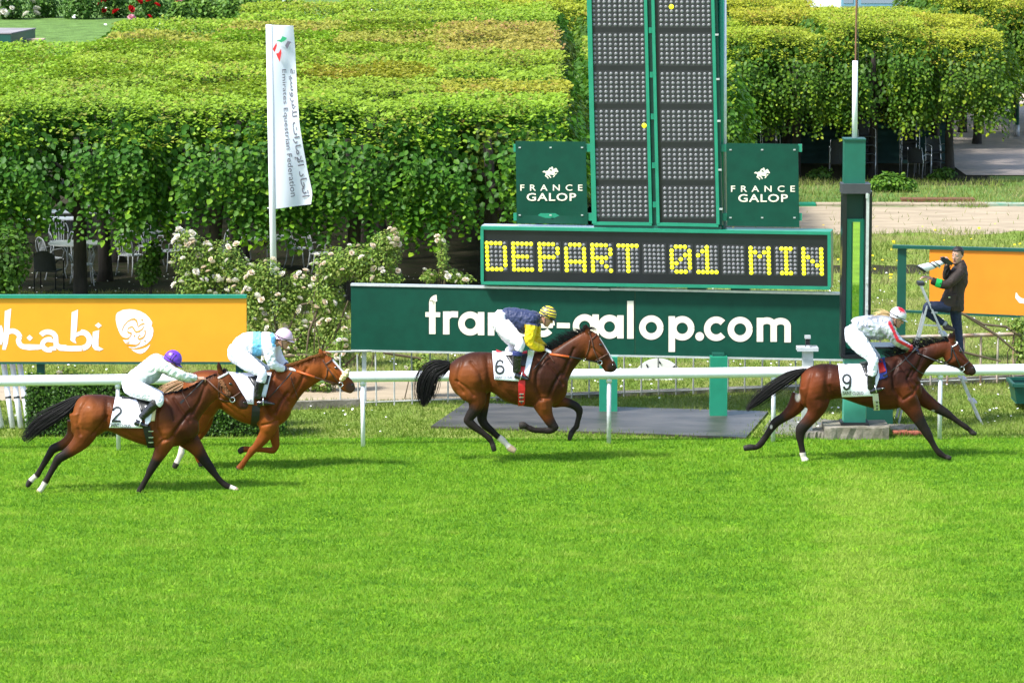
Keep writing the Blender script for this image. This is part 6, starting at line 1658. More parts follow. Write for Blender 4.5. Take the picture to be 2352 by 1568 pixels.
H7 = dict(v=v7, inv=i7, k=2.24, Y=Y7, label='chestnut horse with white fleece noseband and white blaze, second from left', hair=M_HAIRC, extra=fleece, points=(.1, .03, .01),
 trunk=[(78, 620, 72, 760, .12), (120, 562, 120, 880, .22), (180, 530, 190, 980, .27), (250, 515, 280, 980, .285), (320, 512, 350, 930, .285), (400, 518, 400, 862, .28), (470, 533, 470, 905, .285), (560, 543, 560, 965, .295), (650, 543, 660, 1000, .29), (740, 532, 750, 1016, .275), (830, 518, 840, 1022, .255), (900, 520, 920, 1015, .235), (955, 575, 968, 990, .195), (1005, 660, 1012, 950, .145), (1048, 770, 1038, 900, .08)],
 neck=[(830, 518, 1010, 930, .2), (900, 503, 1060, 850, .17), (970, 483, 1112, 770, .145), (1050, 457, 1162, 710, .125), (1130, 436, 1222, 665, .11), (1210, 405, 1282, 625, .10), (1280, 376, 1312, 608, .095), (1325, 368, 1322, 602, .09)],
 head=[(1325, 363, 1312, 605, .09), (1395, 393, 1370, 622, .102), (1432, 430, 1410, 637, .10), (1472, 475, 1442, 647, .085), (1512, 525, 1467, 657, .068), (1552, 570, 1487, 682, .058), (1592, 610, 1502, 702, .058), (1611, 645, 1542, 717, .05), (1602, 682, 1572, 711, .03)],
 ears=[((1322, 390), (1297, 332), 20, -.05), ((1345, 375), (1335, 345), 16, .05)], legs=LG7,
 muscle=[([(880, 560), (810, 700), (800, 820), (850, 950)], 30, .015), ([(1010, 720), (950, 800), (900, 900)], 22, .012), ([(900, 640), (960, 720), (1020, 800)], 20, .009), ([(1180, 500), (1120, 640), (1060, 740)], 24, .011), ([(930, 960), (850, 990), (780, 1010)], 18, .010), ([(840, 980), (830, 1040)], 44, -.012), ([(1390, 560), (1360, 590)], 30, -.008), ([(1390, 500), (1490, 600)], 14, .006), ([(420, 800), (520, 880), (620, 940)], 24, .007), ([(390, 560), (395, 740), (400, 840)], 36, .014), ([(1000, 880), (960, 960)], 40, -.010)],
 topline=[(120, 545), (250, 500), (400, 510), (650, 535)], coat=(.195, .050, .009), dark=(.085, .019, .006), light=(.31, .088, .014),
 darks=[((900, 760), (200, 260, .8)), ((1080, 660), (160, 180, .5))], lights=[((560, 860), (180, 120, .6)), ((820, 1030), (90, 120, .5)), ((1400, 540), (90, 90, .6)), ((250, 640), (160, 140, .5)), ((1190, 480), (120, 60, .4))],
 spots=[((1575, 670), (70, 66), (.06, .035, .028), .85)], blaze=([(1425, 425), (1500, 512)], 18, .03), eye=(1443, 497), nostril=(1588, 648),
 mane=dict(line=[(850, 520), (960, 485), (1050, 456), (1150, 428), (1250, 385), (1330, 365)], len=52, dir=(-.75, -.15), curl=(-.3, .5), n=300, side=.10, mat=mat('ginger_mane', (.34, .13, .035), .5)), forelock=((1335, 372), (1390, 385)),
 tail=dict(p=[(88, 620, 18), (40, 645, 40), (-20, 675, 52), (-80, 710, 55), (-150, 755, 45)], n=260, wave=6, mat=M_HAIRF),
 tack=dict(leather=M_LEATHER, straps=[('cheek_strap', [(1325, 425), (1350, 470), (1385, 520), (1440, 600), (1465, 628)], .011), ('browband', [(1350, 462), (1385, 440), (1408, 412)], .011), ('throat_strap', [(1365, 500), (1360, 560), (1335, 612)], .009), ('jaw_strap', [(1335, 612), (1420, 640), (1470, 645)], .009), ('breast_strap', [(1035, 575), (1060, 650), (1105, 780)], .007)], bit=(1482, 645), hand=(1095, 525), grip_end=(1255, 580), rein_mat=M_LEATHER,
  cloth=((440, 540), (712, 548), (706, 822), (484, 805)), text=('SAINT CLOUD', 520, 693, 805, 24, .0),
  pads=[('white_pad', ((800, 535), (868, 533), (812, 755), (752, 748)), M_LINEN, .03)],
  girth=dict(p=[(728, 830), (722, 920), (716, 1008)], hw=36, mat=mat('black_girth', (.014, .014, .015), .6), buckles=()),
  saddle=dict(line=[(545, 540), (610, 560), (690, 560), (770, 545), (830, 525)], flap=((650, 575), (850, 560), (830, 640), (700, 650)), mat=mat('blue_saddle', (.05, .09, .22), .4))))
# --- number 2
v2, i2 = crop(0, 1300, 2.24)
Y2 = PZ(*v2(1246, 1503), 0).y + .12
LG2 = [
 dict(dy=-.13, p=[(760, 780, 150, .14), (770, 870, 148, .13), (762, 960, 120, .115), (728, 1038, 86, .09), (655, 1108, 62, .072), (582, 1160, 49, .059), (525, 1197, 45, .053), (495, 1245, 36, .041), (463, 1303, 31, .035), (431, 1362, 29, .035), (406, 1406, 31, .039), (386, 1440, 25, .034), (362, 1476, 28, .047), (336, 1494, 24, .046)], black=4.0, sock=10.0, hoof=12.4, pale=True),
 dict(dy=.13, p=[(700, 860, 110, .12), (690, 955, 100, .1), (638, 1020, 70, .086), (568, 1070, 52, .063), (478, 1107, 44, .053), (438, 1167, 36, .041), (395, 1238, 30, .034), (356, 1304, 28, .034), (336, 1338, 30, .038), (296, 1372, 25, .034), (264, 1406, 30, .047), (242, 1448, 20, .042)], black=2.6, sock=8.3, hoof=9.6),
 dict(dy=-.12, p=[(1440, 930, 120, .11), (1478, 1038, 104, .1), (1446, 1120, 71, .081), (1406, 1198, 53, .062), (1371, 1262, 43, .052), (1346, 1305, 39, .048), (1325, 1350, 31, .036), (1296, 1404, 28, .034), (1269, 1453, 29, .038), (1250, 1484, 30, .046), (1246, 1502, 32, .047)], black=2.2, hoof=9.2),
 dict(dy=.11, p=[(1630, 940, 120, .11), (1690, 1026, 102, .1), (1750, 1090, 76, .086), (1802, 1162, 58, .066), (1852, 1232, 48, .056), (1895, 1290, 41, .048), (1936, 1346, 31, .036), (1986, 1404, 29, .034), (2036, 1440, 30, .039), (2082, 1458, 25, .034), (2112, 1474, 28, .046), (2138, 1487, 20, .044)], black=2.4, sock=8.45, hoof=9.8, pale=True)]
def cheek_fleece(root, sf, v, Yc):
    mb = MB(); rn = random.Random(5)
    P = [(1982, 500), (2010, 560), (2050, 620)]
    for i in range(60):
        t = rn.random() * 1.99; a = P[int(t)]; b = P[int(t) + 1]; u = t % 1
        c = sf(*v(a[0] + (b[0] - a[0]) * u + rn.gauss(0, 7), a[1] + (b[1] - a[1]) * u + rn.gauss(0, 7)), .012); mb.ell(c, (.02, .012, .02), nu=6, nv=4)
    mb.build('fleece_cheekpiece', mat('brown_fleece', (.17, .07, .025), .95, bump=.01, bscale=50), root, True)
H2 = dict(v=v2, inv=i2, k=2.24, Y=Y2, label='bay horse number 2 nearest the camera, three white socks', hair=M_HAIRB, extra=cheek_fleece,
 trunk=[(672, 712, 640, 880, .12), (695, 665, 645, 960, .2), (742, 630, 700, 1010, .265), (810, 621, 800, 1020, .285), (880, 621, 890, 985, .285), (950, 627, 960, 948, .28), (1030, 643, 1030, 968, .28), (1110, 653, 1110, 1006, .29), (1200, 656, 1200, 1042, .295), (1290, 647, 1290, 1072, .29), (1380, 626, 1390, 1092, .27), (1460, 610, 1490, 1096, .255), (1540, 618, 1590, 1082, .24), (1630, 660, 1680, 1052, .205), (1710, 740, 1740, 1010, .16), (1776, 835, 1784, 960, .09)],
 neck=[(1440, 613, 1690, 960, .2), (1530, 598, 1772, 880, .17), (1610, 582, 1802, 820, .15), (1690, 552, 1838, 770, .13), (1770, 512, 1882, 715, .115), (1850, 466, 1922, 680, .10), (1910, 436, 1952, 655, .095), (1965, 425, 1975, 650, .09)],
 head=[(1975, 412, 1950, 650, .09), (2050, 428, 1985, 690, .102), (2082, 465, 2030, 694, .10), (2112, 507, 2070, 698, .085), (2142, 560, 2096, 712, .068), (2172, 610, 2116, 732, .058), (2203, 660, 2136, 747, .058), (2217, 690, 2166, 754, .05), (2213, 722, 2190, 746, .03)],
 ears=[((1975, 425), (1958, 342), 21, -.05), ((2012, 412), (2005, 385), 18, .05)], legs=LG2,
 muscle=[([(800, 640), (720, 760), (690, 880), (720, 980)], 26, .011), ([(960, 660), (960, 780), (940, 900)], 40, .018), ([(830, 980), (900, 900), (960, 820)], 20, .011), ([(1450, 640), (1400, 780), (1400, 920), (1460, 1020)], 32, .016), ([(1700, 780), (1620, 880), (1540, 990)], 24, .013), ([(1560, 660), (1620, 760), (1700, 860)], 20, .010), ([(1550, 1000), (1450, 1040), (1400, 1090)], 18, .011), ([(1840, 540), (1790, 680), (1720, 800)], 24, .010), ([(1480, 660), (1540, 760), (1560, 850)], 16, .008), ([(1100, 950), (1180, 990), (1290, 1030)], 26, .006), ([(820, 760), (850, 820)], 60, -.014), ([(1490, 980), (1480, 1040)], 50, -.012), ([(2010, 640), (1985, 670)], 30, -.008), ([(2000, 560), (2090, 640)], 14, .006), ([(1650, 930), (1700, 1000)], 50, -.012)],
 topline=[(720, 625), (880, 608), (1030, 632), (1250, 645), (1450, 602)], coat=(.120, .033, .008), dark=(.032, .010, .006), light=(.21, .060, .013),
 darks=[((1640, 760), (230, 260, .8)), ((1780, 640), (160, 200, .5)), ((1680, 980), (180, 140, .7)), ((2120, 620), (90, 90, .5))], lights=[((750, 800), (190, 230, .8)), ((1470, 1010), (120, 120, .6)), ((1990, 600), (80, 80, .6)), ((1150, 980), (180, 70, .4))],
 spots=[((2185, 705), (70, 66), (.026, .018, .016), .85)], blaze=None, eye=(2064, 528), nostril=(2190, 695),
 mane=dict(line=[(1480, 607), (1600, 588), (1700, 552), (1790, 505), (1880, 452), (1950, 428)], len=30, dir=(-.55, .1), curl=(-.2, .6), n=200, side=.06), forelock=((2000, 415), (2035, 425)),
 tail=dict(p=[(722, 645, 16), (670, 680, 36), (590, 745, 62), (500, 800, 72), (400, 860, 78), (300, 935, 74), (215, 1030, 48)], n=460, wave=7),
 tack=dict(leather=M_LEATHER, straps=[('browband', [(1955, 475), (2000, 452), (2052, 424)], .015), ('cheek_strap', [(1962, 440), (1968, 520), (1985, 600), (2050, 655), (2078, 665)], .010), ('throat_strap', [(1960, 490), (1955, 560), (1962, 650)], .009), ('jaw_strap', [(1965, 655), (2020, 680), (2078, 682)], .009), ('noseband', [(2082, 648), (2120, 625), (2155, 598)], .009), ('martingale', [(1628, 590), (1650, 640), (1702, 742)], .008)], mats={'browband': M_PWHITE}, bit=(2082, 668), hand=(1852, 486), rein_mat=M_LEATHER,
  cloth=((1034, 644), (1250, 655), (1278, 922), (980, 917)), num=('2', 1000, 1080, 868, 140, 12), text=('SAINT CLOUD', 990, 1172, 908, 32, .09),
  pads=[('cream_pad', ((1340, 730), (1402, 725), (1385, 858), (1330, 860)), mat('cream_pad', (.75, .60, .32), .7), .020), ('white_pad', ((1300, 720), (1372, 720), (1350, 862), (1300, 915)), M_LINEN, .034)],
  girth=dict(p=[(1312, 900), (1322, 960), (1340, 1030), (1352, 1092)], hw=33, mat=mat('black_girth', (.014, .014, .015), .6), buckles=(950, 1005, 1050)),
  saddle=dict(line=[(1092, 640), (1150, 652), (1230, 652), (1310, 635), (1370, 615)], flap=((1225, 665), (1350, 650), (1345, 760), (1260, 775)), mat=M_BLEATHER)))
HORSES = {}
for key, D in (('9', H9), ('6', H6), ('7', H7), ('2', H2)):
    HORSES[key] = horse(D)
# ------------------------------------------------------------------ people
SKIN = np.array((.46, .24, .155))
def merge(parts):
    V = []; F = []
    for v, f in parts:
        b = len(V); V += [tuple(x) for x in v]; F += [[b + i for i in q] for q in f]
    return V, F
def head_parts(C, f, u, k=1.0):
    """a head round C (middle of the skull); f = where the face looks, u = up through the crown"""
    f = f.normalized(); u = (u - f * u.dot(f)).normalized(); s = f.cross(u)
    H = lambda a, b, c: C + (f * a + u * b + s * c) * k
    def sec(b, front, back, w): return (H((front + back) / 2, b, 0), f * ((front - back) / 2 * k), s * (w * k))
    secs = [sec(-.128, .075, .035, .018), sec(-.118, .088, .005, .040), sec(-.09, .090, -.035, .056), sec(-.055, .092, -.07, .066), sec(-.01, .093, -.092, .072), (sec(.03, .092, -.102, .076)), sec(.07, .082, -.098, .072), sec(.10, .055, -.075, .055), sec(.118, .02, -.04, .025)]
    P = [loft(secs, 18, 3)]
    mb = MB()
    mb.loft([(H(.088, .02, 0), f * .008 * k, s * .008 * k), (H(.104, -.015, 0), f * .013 * k, s * .011 * k), (H(.112, -.035, 0), f * .014 * k, s * .016 * k), (H(.092, -.046, 0), f * .008 * k, s * .014 * k)], 10, 3)   # nose
    mb.ell(H(.086, -.070, 0), (.011 * k, .012 * k, .026 * k), (f, u, s)); mb.ell(H(.084, -.084, 0), (.011 * k, .010 * k, .023 * k), (f, u, s))    # lips
    mb.ell(H(.080, -.112, 0), (.016 * k, .014 * k, .022 * k), (f, u, s))                                                                          # chin
    mb.ell(H(.082, .032, 0), (.014 * k, .011 * k, .055 * k), (f, u, s))                                                                          # brow
    for q in (1, -1): mb.ell(H(-.012, -.012, .077 * q), (.020 * k, .033 * k, .010 * k), (f, u, s)); mb.ell(H(.062, -.03, .045 * q), (.022 * k, .02 * k, .018 * k), (f, u, s))
    P.append((mb.V, mb.F))
    return P, H, (f, u, s)
def hand_parts(C, d, up, k=1.0, curl=1.0):
    """fist-like hand at C; d = forearm direction, up = back of the hand; four bent fingers and a thumb"""
    d = d.normalized(); up = (up - d * up.dot(d)).normalized(); s = d.cross(up)
    mb = MB()
    mb.loft([(C - d * .045 * k, up * .022 * k, s * .026 * k), (C, up * .020 * k, s * .038 * k), (C + d * .038 * k, up * .017 * k, s * .041 * k), (C + d * .05 * k, up * .012 * k, s * .038 * k)], 12, 3)
    for i, (o, L) in enumerate(((-.030, .9), (-.010, 1.0), (.011, .95), (.030, .78))):
        b = C + d * .040 * k + s * o * k; a1 = .3 * curl; p = [b]
        ang = 0
        for j, l in enumerate((.036, .028, .022)):
            ang += (.55, 1.15, .8)[j] * curl
            p.append(p[-1] + (d * math.cos(ang) - up * math.sin(ang)) * l * L * k)
        mb.tube(p, [.0100 * k, .0095 * k, .0088 * k, .0075 * k], 8)
    t0 = C - d * .012 * k - s * .034 * k - up * .006 * k
    mb.tube([t0, t0 + (d * .5 - s * .5 - up * .5).normalized() * .036 * k, t0 + (d * .75 - up * .7).normalized() * .062 * k], [.0125 * k, .011 * k, .009 * k], 8)
    return [(mb.V, mb.F)]
def tag_arm(V, limbs):
    """distance of each vertex to limb centre lines -> which sleeve, and how far along"""
    out = []
    for cuts in limbs:
        cl = np.array([list(c[0]) for c in cuts]); r = np.array([c[1].length for c in cuts]); d, q = seg_dist(V, cl); out.append((d / np.interp(q, np.arange(len(r)), r), q))
    return out
M_SKIN = mat('skin', (.46, .24, .155), .5, attr='tint', spec=.35)
def shell(parts, size, sm, name, m, parent, wr=0.0, ws=14, colour=None, seed=0):
    V, F = merge(parts); V, F = voxel(V, F, size, sm, .5)
    if wr:   # folds of loose cloth
        N = vnormals(V, F); q = np.array([noise.noise(Vector((p[0] * ws + seed, p[1] * ws * .7, p[2] * ws * .8))) + .5 * noise.noise(Vector((p[0] * ws * 2.3, p[1] * ws * 1.7 + seed, p[2] * ws * 2.1))) for p in V])
        V = V + N * (wr * (1 - 2 * np.abs(q)))[:, None]
    o = mk(name, V, F, m, parent, True)
    if colour is not None: paint(o, colour(V))
    return o, V
def silk(name, rough=.55, spec=.35, metal=0.0, transl=0.0): return mat(name, (.5, .5, .5), rough, metal, attr='tint', spec=spec, bump=.006, bscale=16, sheen=.15)
M_SILK = silk('racing_silk'); M_SATIN = silk('silver_satin', .32, .6, .35); M_BREECH = mat('white_breeches', (.79, .79, .87), .7, bump=.005, bscale=20, sheen=.1)
M_BREECHP = mat('pale_breeches', (.76, .74, .80), .7, bump=.005, bscale=20, sheen=.1)
M_BOOT = mat('black_boot', (.009, .009, .010), .22, spec=.7); M_GOG = mat('goggle_lens', (.03, .03, .032), .1, spec=.9); M_CUFF = mat('boot_top', (.35, .2, .12), .5)

def jockey(J):
    v = J['v']; Yc = J['Y']; root = thing('person', J['label'], 'person', tuple(Vector((PY(*v(*J['hip']), Yc).x, Yc, PY(*v(*J['hip']), Yc).z - .1))), None)
    L = lambda pts, dy, **kw: limb(v, Yc, pts, dy, **kw)
    J['boot'] = [(p[0], p[1], p[2] * 1.14, p[3]) for p in J['boot']]
    fa = lambda pts, off, dyy: [(p[0] + off[0], p[1] + off[1], *p[2:]) for p in pts]
    torso = [cut(v, Yc, c) for c in J['torso']]
    arm_n = [(*p[:4], y) for p, y in zip(J['arm'], J.get('arm_dy', (-.17, -.20, -.20, -.15, -.08)))]
    arm_f = [(*p[:4], -y) for p, y in zip(J['arm_far'], J.get('arm_dy', (-.17, -.20, -.20, -.15, -.08)))]
    A1, A2 = L(arm_n, 0), L(arm_f, 0)
    # body under the clothes: trunk, neck, head, arms, hands, legs in one skin
    hc = PY(*v(*J['head']), Yc); hf = Vector((J['face'][0], J.get('turn', -.05), J['face'][1])).normalized(); hu = Vector((J['crown'][0], 0, J['crown'][1])).normalized()
    hp, H, fr = head_parts(hc, hf, hu, J.get('hk', 1.0))
    sh = torso[-2][0]
    neck = [(sh, Vector((.03, 0, .05)), Vector((0, .06, 0))), (sh.lerp(H(-.03, -.10, 0), .6), Vector((.02, 0, .05)), Vector((0, .052, 0))), (H(-.03, -.06, 0), Vector((.02, 0, .05)), Vector((0, .052, 0)))]
    thn = [(*p[:4], y) for p, y in zip(J['thigh'], (-.10, -.17, -.24, -.29, -.30, -.30))]; thf = [(p[0] + J.get('leg_off', (0, 0))[0] * i / 4, p[1] + J.get('leg_off', (0, 0))[1] * i / 4, p[2], p[3], y) for i, (p, y) in enumerate(zip(J['thigh'], (.10, .17, .24, .29, .30, .30)))]
    T1, T2 = L(thn, 0), L(thf, 0)
    shr = lambda cuts, k: [(c, a * k, b * k) for c, a, b in cuts]
    hands = []
    for P, dy in ((J['hands'][0], J.get('hand_dy', -.07)), (J['hands'][1], -J.get('hand_dy', -.07))):
        C = PY(*v(*P), Yc + dy); hands.append((C, Vector((J['hand_dir'][0], -dy * .6, J['hand_dir'][1])), Vector((.2, -.3 if dy < 0 else .3, 1))))
    parts = hp + [loft(neck, 12, 3), loft(shr(torso, .82), 16, 3), loft(shr(A1, .72), 10, 3), loft(shr(A2, .72), 10, 3), loft(shr(T1, .78), 10, 3), loft(shr(T2, .78), 10, 3)]
    for q, A in zip(hands, (A1, A2)):
        parts += hand_parts(*q, k=.95 if J.get('gloves') is not None else 1.0); parts.append(loft([(A[-2][0], Vector((0, 0, .028)), Vector((0, .028, 0))), (A[-1][0].lerp(q[0], .4), Vector((0, 0, .025)), Vector((0, .025, 0))), (q[0], Vector((0, 0, .022)), Vector((0, .026, 0)))], 10, 3))
    def skincol(V):
        C = np.tile(SKIN, (len(V), 1)); d = np.linalg.norm(V - np.array(H(.088, -.077, 0)), axis=1); C = C * (1 - .35 * smoothstep(.03, .012, d)[:, None] * np.array((0, 1, 1))[None])
        return C * (1 + .06 * rng.normal(0, 1, (len(V), 1)) * 0)
    shell(parts, .0075, 2, 'body', M_SKIN, root, colour=skincol)
    # jacket
    jk = [loft(torso, 20, 4), loft(A1, 14, 4), loft(A2, 14, 4)]
    def jcol(V):
        inv = J['inv']; px = unproject(V); P2 = np.stack(inv(px[:, 0], px[:, 1]), 1); t = tag_arm(V, (A1, A2))
        return J['colour'](V, P2, t)
    shell(jk, .009, 3, 'jacket', J.get('jmat', M_SILK), root, wr=.012, ws=J.get('ws', 12), colour=jcol, seed=J['seed'])
    # breeches
    pel = L([(*p[:4], 0) for p in J['pelvis']], 0)
    shell([loft(pel, 20, 4), loft(T1, 16, 4), loft(T2, 16, 4)], .009, 3, 'breeches', J.get('bmat', M_BREECH), root, wr=.008, ws=13, seed=J['seed'] + 5)
    # boots
    for sgn in (-1, 1):
        off = J.get('leg_off', (0, 0)) if sgn > 0 else (0, 0)
        S = L([(p[0] + off[0], p[1] + off[1], p[2], p[3], sgn * .30) for p in J['boot']], 0); Ft = L([(p[0] + off[0], p[1] + off[1], p[2], .042 if i < 2 else .036, sgn * (.30 + .01 * i)) for i, p in enumerate(J['foot'])], 0)
        b, _ = shell([loft(S, 14, 4), loft(Ft, 12, 4)], .008, 3, 'boot', M_BOOT, root, wr=.003, ws=22, seed=3)
        c0 = S[0]; d = (S[1][0] - S[0][0]).normalized()
        if J.get('cuff'):
            mb = MB(); mb.loft([(c0[0] + d * a, c0[1] * 1.06, c0[2] * 1.06) for a in (-.012, .02, .05)], 14, 2); mb.build('boot_cuff', J['cuff'], b, True)
        fm = Ft[1][0]; mb = MB(); fx = (Ft[-1][0] - Ft[0][0]).normalized(); up = Vector((0, 1, 0)).cross(fx); up = up if up.z > 0 else -up
        ring = [fm + Vector((0, .062 * math.cos(a), 0)) + up * (.02 + .065 * math.sin(a)) for a in np.linspace(-.5, math.pi + .5, 12)] + [fm + Vector((0, -.05, 0)) - up * .03, fm + Vector((0, .05, 0)) - up * .03]
        mb.tube(ring + [ring[0]], .007, 6); mb.build('stirrup', M_STEEL, b, True)
    # gloves
    if J.get('gloves') is not None:
        for q in hands:
            V, F = merge(hand_parts(*q, k=1.06)); V, F = voxel(V, F, .007, 1); mk('glove', V, F, J['gloves'], root, True)
    # helmet with peak, goggles, chin strap
    f, u, s = fr; k = J.get('hk', 1.0)
    hm = MB(); n = 20; V = []; F = []
    rows = [(-.035, .118, .099), (0.0, .128, .104), (.035, .126, .103), (.07, .112, .092), (.10, .088, .072), (.122, .052, .044), (.130, .012, .01)]
    for b, ra, rc in rows:
        for i in range(n):
            a = 2 * math.pi * i / n; V.append(H(-.008 + ra * math.cos(a), b + .035 + (-.022 * max(0, -math.cos(a)) if b < .01 else 0) + (.03 * max(0, math.cos(a)) if b < -.01 else 0), rc * math.sin(a)))
    for j in range(len(rows) - 1):
        for i in range(n): F.append((j * n + i, j * n + (i + 1) % n, (j + 1) * n + (i + 1) % n, (j + 1) * n + i))
    F.append(tuple((len(rows) - 1) * n + i for i in range(n)))
    hel = mk('helmet', V, F, J['hmat'], root, True)
    if J.get('hcol'): 
        Va = np.array([list(p) for p in V]); paint(hel, J['hcol'](Va, H, fr))
    mb = MB(); V = []; m = 9
    for rr, dz in ((.116, 0), (.180, -.016)):
        for i in range(m):
            a = -1.05 + 2.1 * i / (m - 1); V.append(H(-.008 + rr * math.cos(a) * (1 if rr < .15 else (1 - .10 * abs(a))), .034 + dz, (.100 if rr < .15 else .098) * math.sin(a)))
    V += [p - u * .008 for p in V]; F = []
    for i in range(m - 1): F += [(i, i + 1, m + i + 1, m + i), (2 * m + i, 3 * m + i, 3 * m + i + 1, 2 * m + i + 1), (m + i, m + i + 1, 3 * m + i + 1, 3 * m + i)]
    mk('peak', V, F, J['pmat'], hel, True)
    mb = MB(); mb.tube([H(-.008 + .131 * math.cos(a), .028, .107 * math.sin(a)) for a in np.linspace(-2.9, 2.9, 22)], .006, 6); mb.build('helmet_band', J.get('bandmat', M_BLK), hel, True)
    for q in J.get('straps', ()): MB().tube([H(*p) for p in q], .005, 5).build('helmet_strap', M_BLK, hel, True)
    mb = MB(); mb.tube([H(-.012, -.005, .082), H(.03, -.10, .066), H(.05, -.13, .02), H(.05, -.13, -.02), H(.03, -.10, -.066), H(-.012, -.005, -.082)], .006, 5); mb.build('chin_strap', M_BLK, root, True)
    mb = MB(); secs = [(H(.088 - .05 * abs(c) / .075 * abs(c) / .075, .012, c), u * (.024 if abs(c) < .06 else .012), f * .012) for c in (-.08, -.06, -.03, 0, .03, .06, .08)]; mb.loft(secs, 10, 3)
    mb.build('goggles', J.get('gmat', M_GOG), root, True)
    for c in (-.036, .036): MB().ell(H(.086, .006, c), (.010, .008, .014), (f, u, s)).build('eye', M_EYE, root, True)
    if J.get('extra'): J['extra'](root, H, v, Yc)
    return root
def C_(V, col): return np.tile(np.array(col, float), (len(V), 1))

# rider 9
def col9(V, P, t):
    C = C_(V, (.40, .42, .45)); N_ = np.array([noise.noise(Vector(p * np.array((10, 6, 16)))) for p in V]); C = C * (1 + .9 * np.clip(N_, -.6, .6))[:, None]  # noise in the colour imitates satin reflections and folds
    d, _ = seg_dist(P, [(1405, 235), (1440, 300), (1478, 388), (1540, 420), (1600, 452)]); m = smoothstep(17, 11, d)[:, None]
    q = np.maximum(smoothstep(3.55, 3.7, t[0][1]) * (t[0][0] < 1.3), smoothstep(3.55, 3.7, t[1][1]) * (t[1][0] < 1.3))[:, None]; m = np.maximum(m, q)
    return C * (1 - m) + np.array((.62, .01, .02)) * m
M_BLOND = mat('blond_hair', (.60, .42, .20), .5)
def pony(root, H, v, Yc):
    def fn(i, rn):
        a = rn.gauss(0, .016); b = rn.gauss(0, .014); e = rn.uniform(.7, 1.1)
        return [Vector(p) + Vector((0, a * (1 + 1.5 * q), b * (1 + 2 * q))) for q, p in zip((0, .33, .66, 1), (H(-.10, -.02, 0), PY(*v(1390, 172), Yc - .02), PY(*v(1390 - 60 * e, 162), Yc - .02), PY(*v(1390 - 130 * e, 182), Yc - .02)))]
    strands('ponytail', M_BLOND, root, fn, 60, 4, .007, 4)
def hcol9(V, H, fr):
    C = C_(V, (.62, .62, .66)); c = np.array(H(0, .125, .02)); d = np.linalg.norm((V - c) , axis=1); m = smoothstep(.085, .06, d)[:, None]; return C * (1 - m) + np.array((.55, .01, .02)) * m
M_HEL = mat('helmet_silk', (.5, .5, .5), .38, attr='tint', spec=.5, bump=.003, bscale=30)
J9 = dict(v=v9, inv=i9, Y=Y9, seed=1, label='person riding horse number 9 in silver satin jacket with red sleeve stripe', hip=(1110, 330), head=(1472, 196), face=(.86, -.42), crown=(.30, .95), turn=-.12,
 torso=[(1078, 215, 1150, 345, .13), (1095, 200, 1190, 350, .145), (1150, 187, 1232, 370, .16), (1220, 178, 1292, 380, .17), (1290, 174, 1352, 376, .18), (1350, 172, 1398, 335, .185), (1400, 180, 1424, 285, .15), (1428, 196, 1440, 255, .075)],
 arm=[(1375, 255, 52, .068), (1418, 325, 46, .058), (1468, 388, 42, .052), (1530, 428, 35, .045), (1592, 454, 26, .036)], arm_far=[(1390, 262, 50, .066), (1440, 345, 45, .058), (1490, 400, 40, .052), (1545, 436, 34, .045), (1598, 462, 26, .036)],
 hands=[(1622, 462), (1640, 470)], hand_dir=(.9, -.25), pelvis=[(1082, 265, 62, .15), (1100, 310, 82, .17), (1118, 372, 88, .17), (1150, 425, 60, .12)],
 thigh=[(1110, 355, 84, .105), (1160, 428, 78, .096), (1216, 490, 60, .08), (1266, 555, 47, .066), (1262, 620, 42, .058), (1252, 690, 38, .052)], leg_off=(30, -10),
 boot=[(1252, 672, 37, .053), (1250, 740, 33, .047), (1250, 805, 30, .042)], foot=[(1238, 822, 27), (1290, 812, 24), (1335, 800, 15), (1368, 793, 8)],
 gloves=mat('navy_glove', (.012, .014, .05), .6), colour=col9, jmat=M_SATIN, hmat=M_HEL, hcol=hcol9, pmat=mat('pale_peak', (.7, .7, .72), .5), gmat=mat('yellow_goggles', (.30, .26, .04), .15, spec=.8),
 straps=([(.02, .165, .0), (.0, .12, .085), (-.012, .02, .108)],), extra=pony)
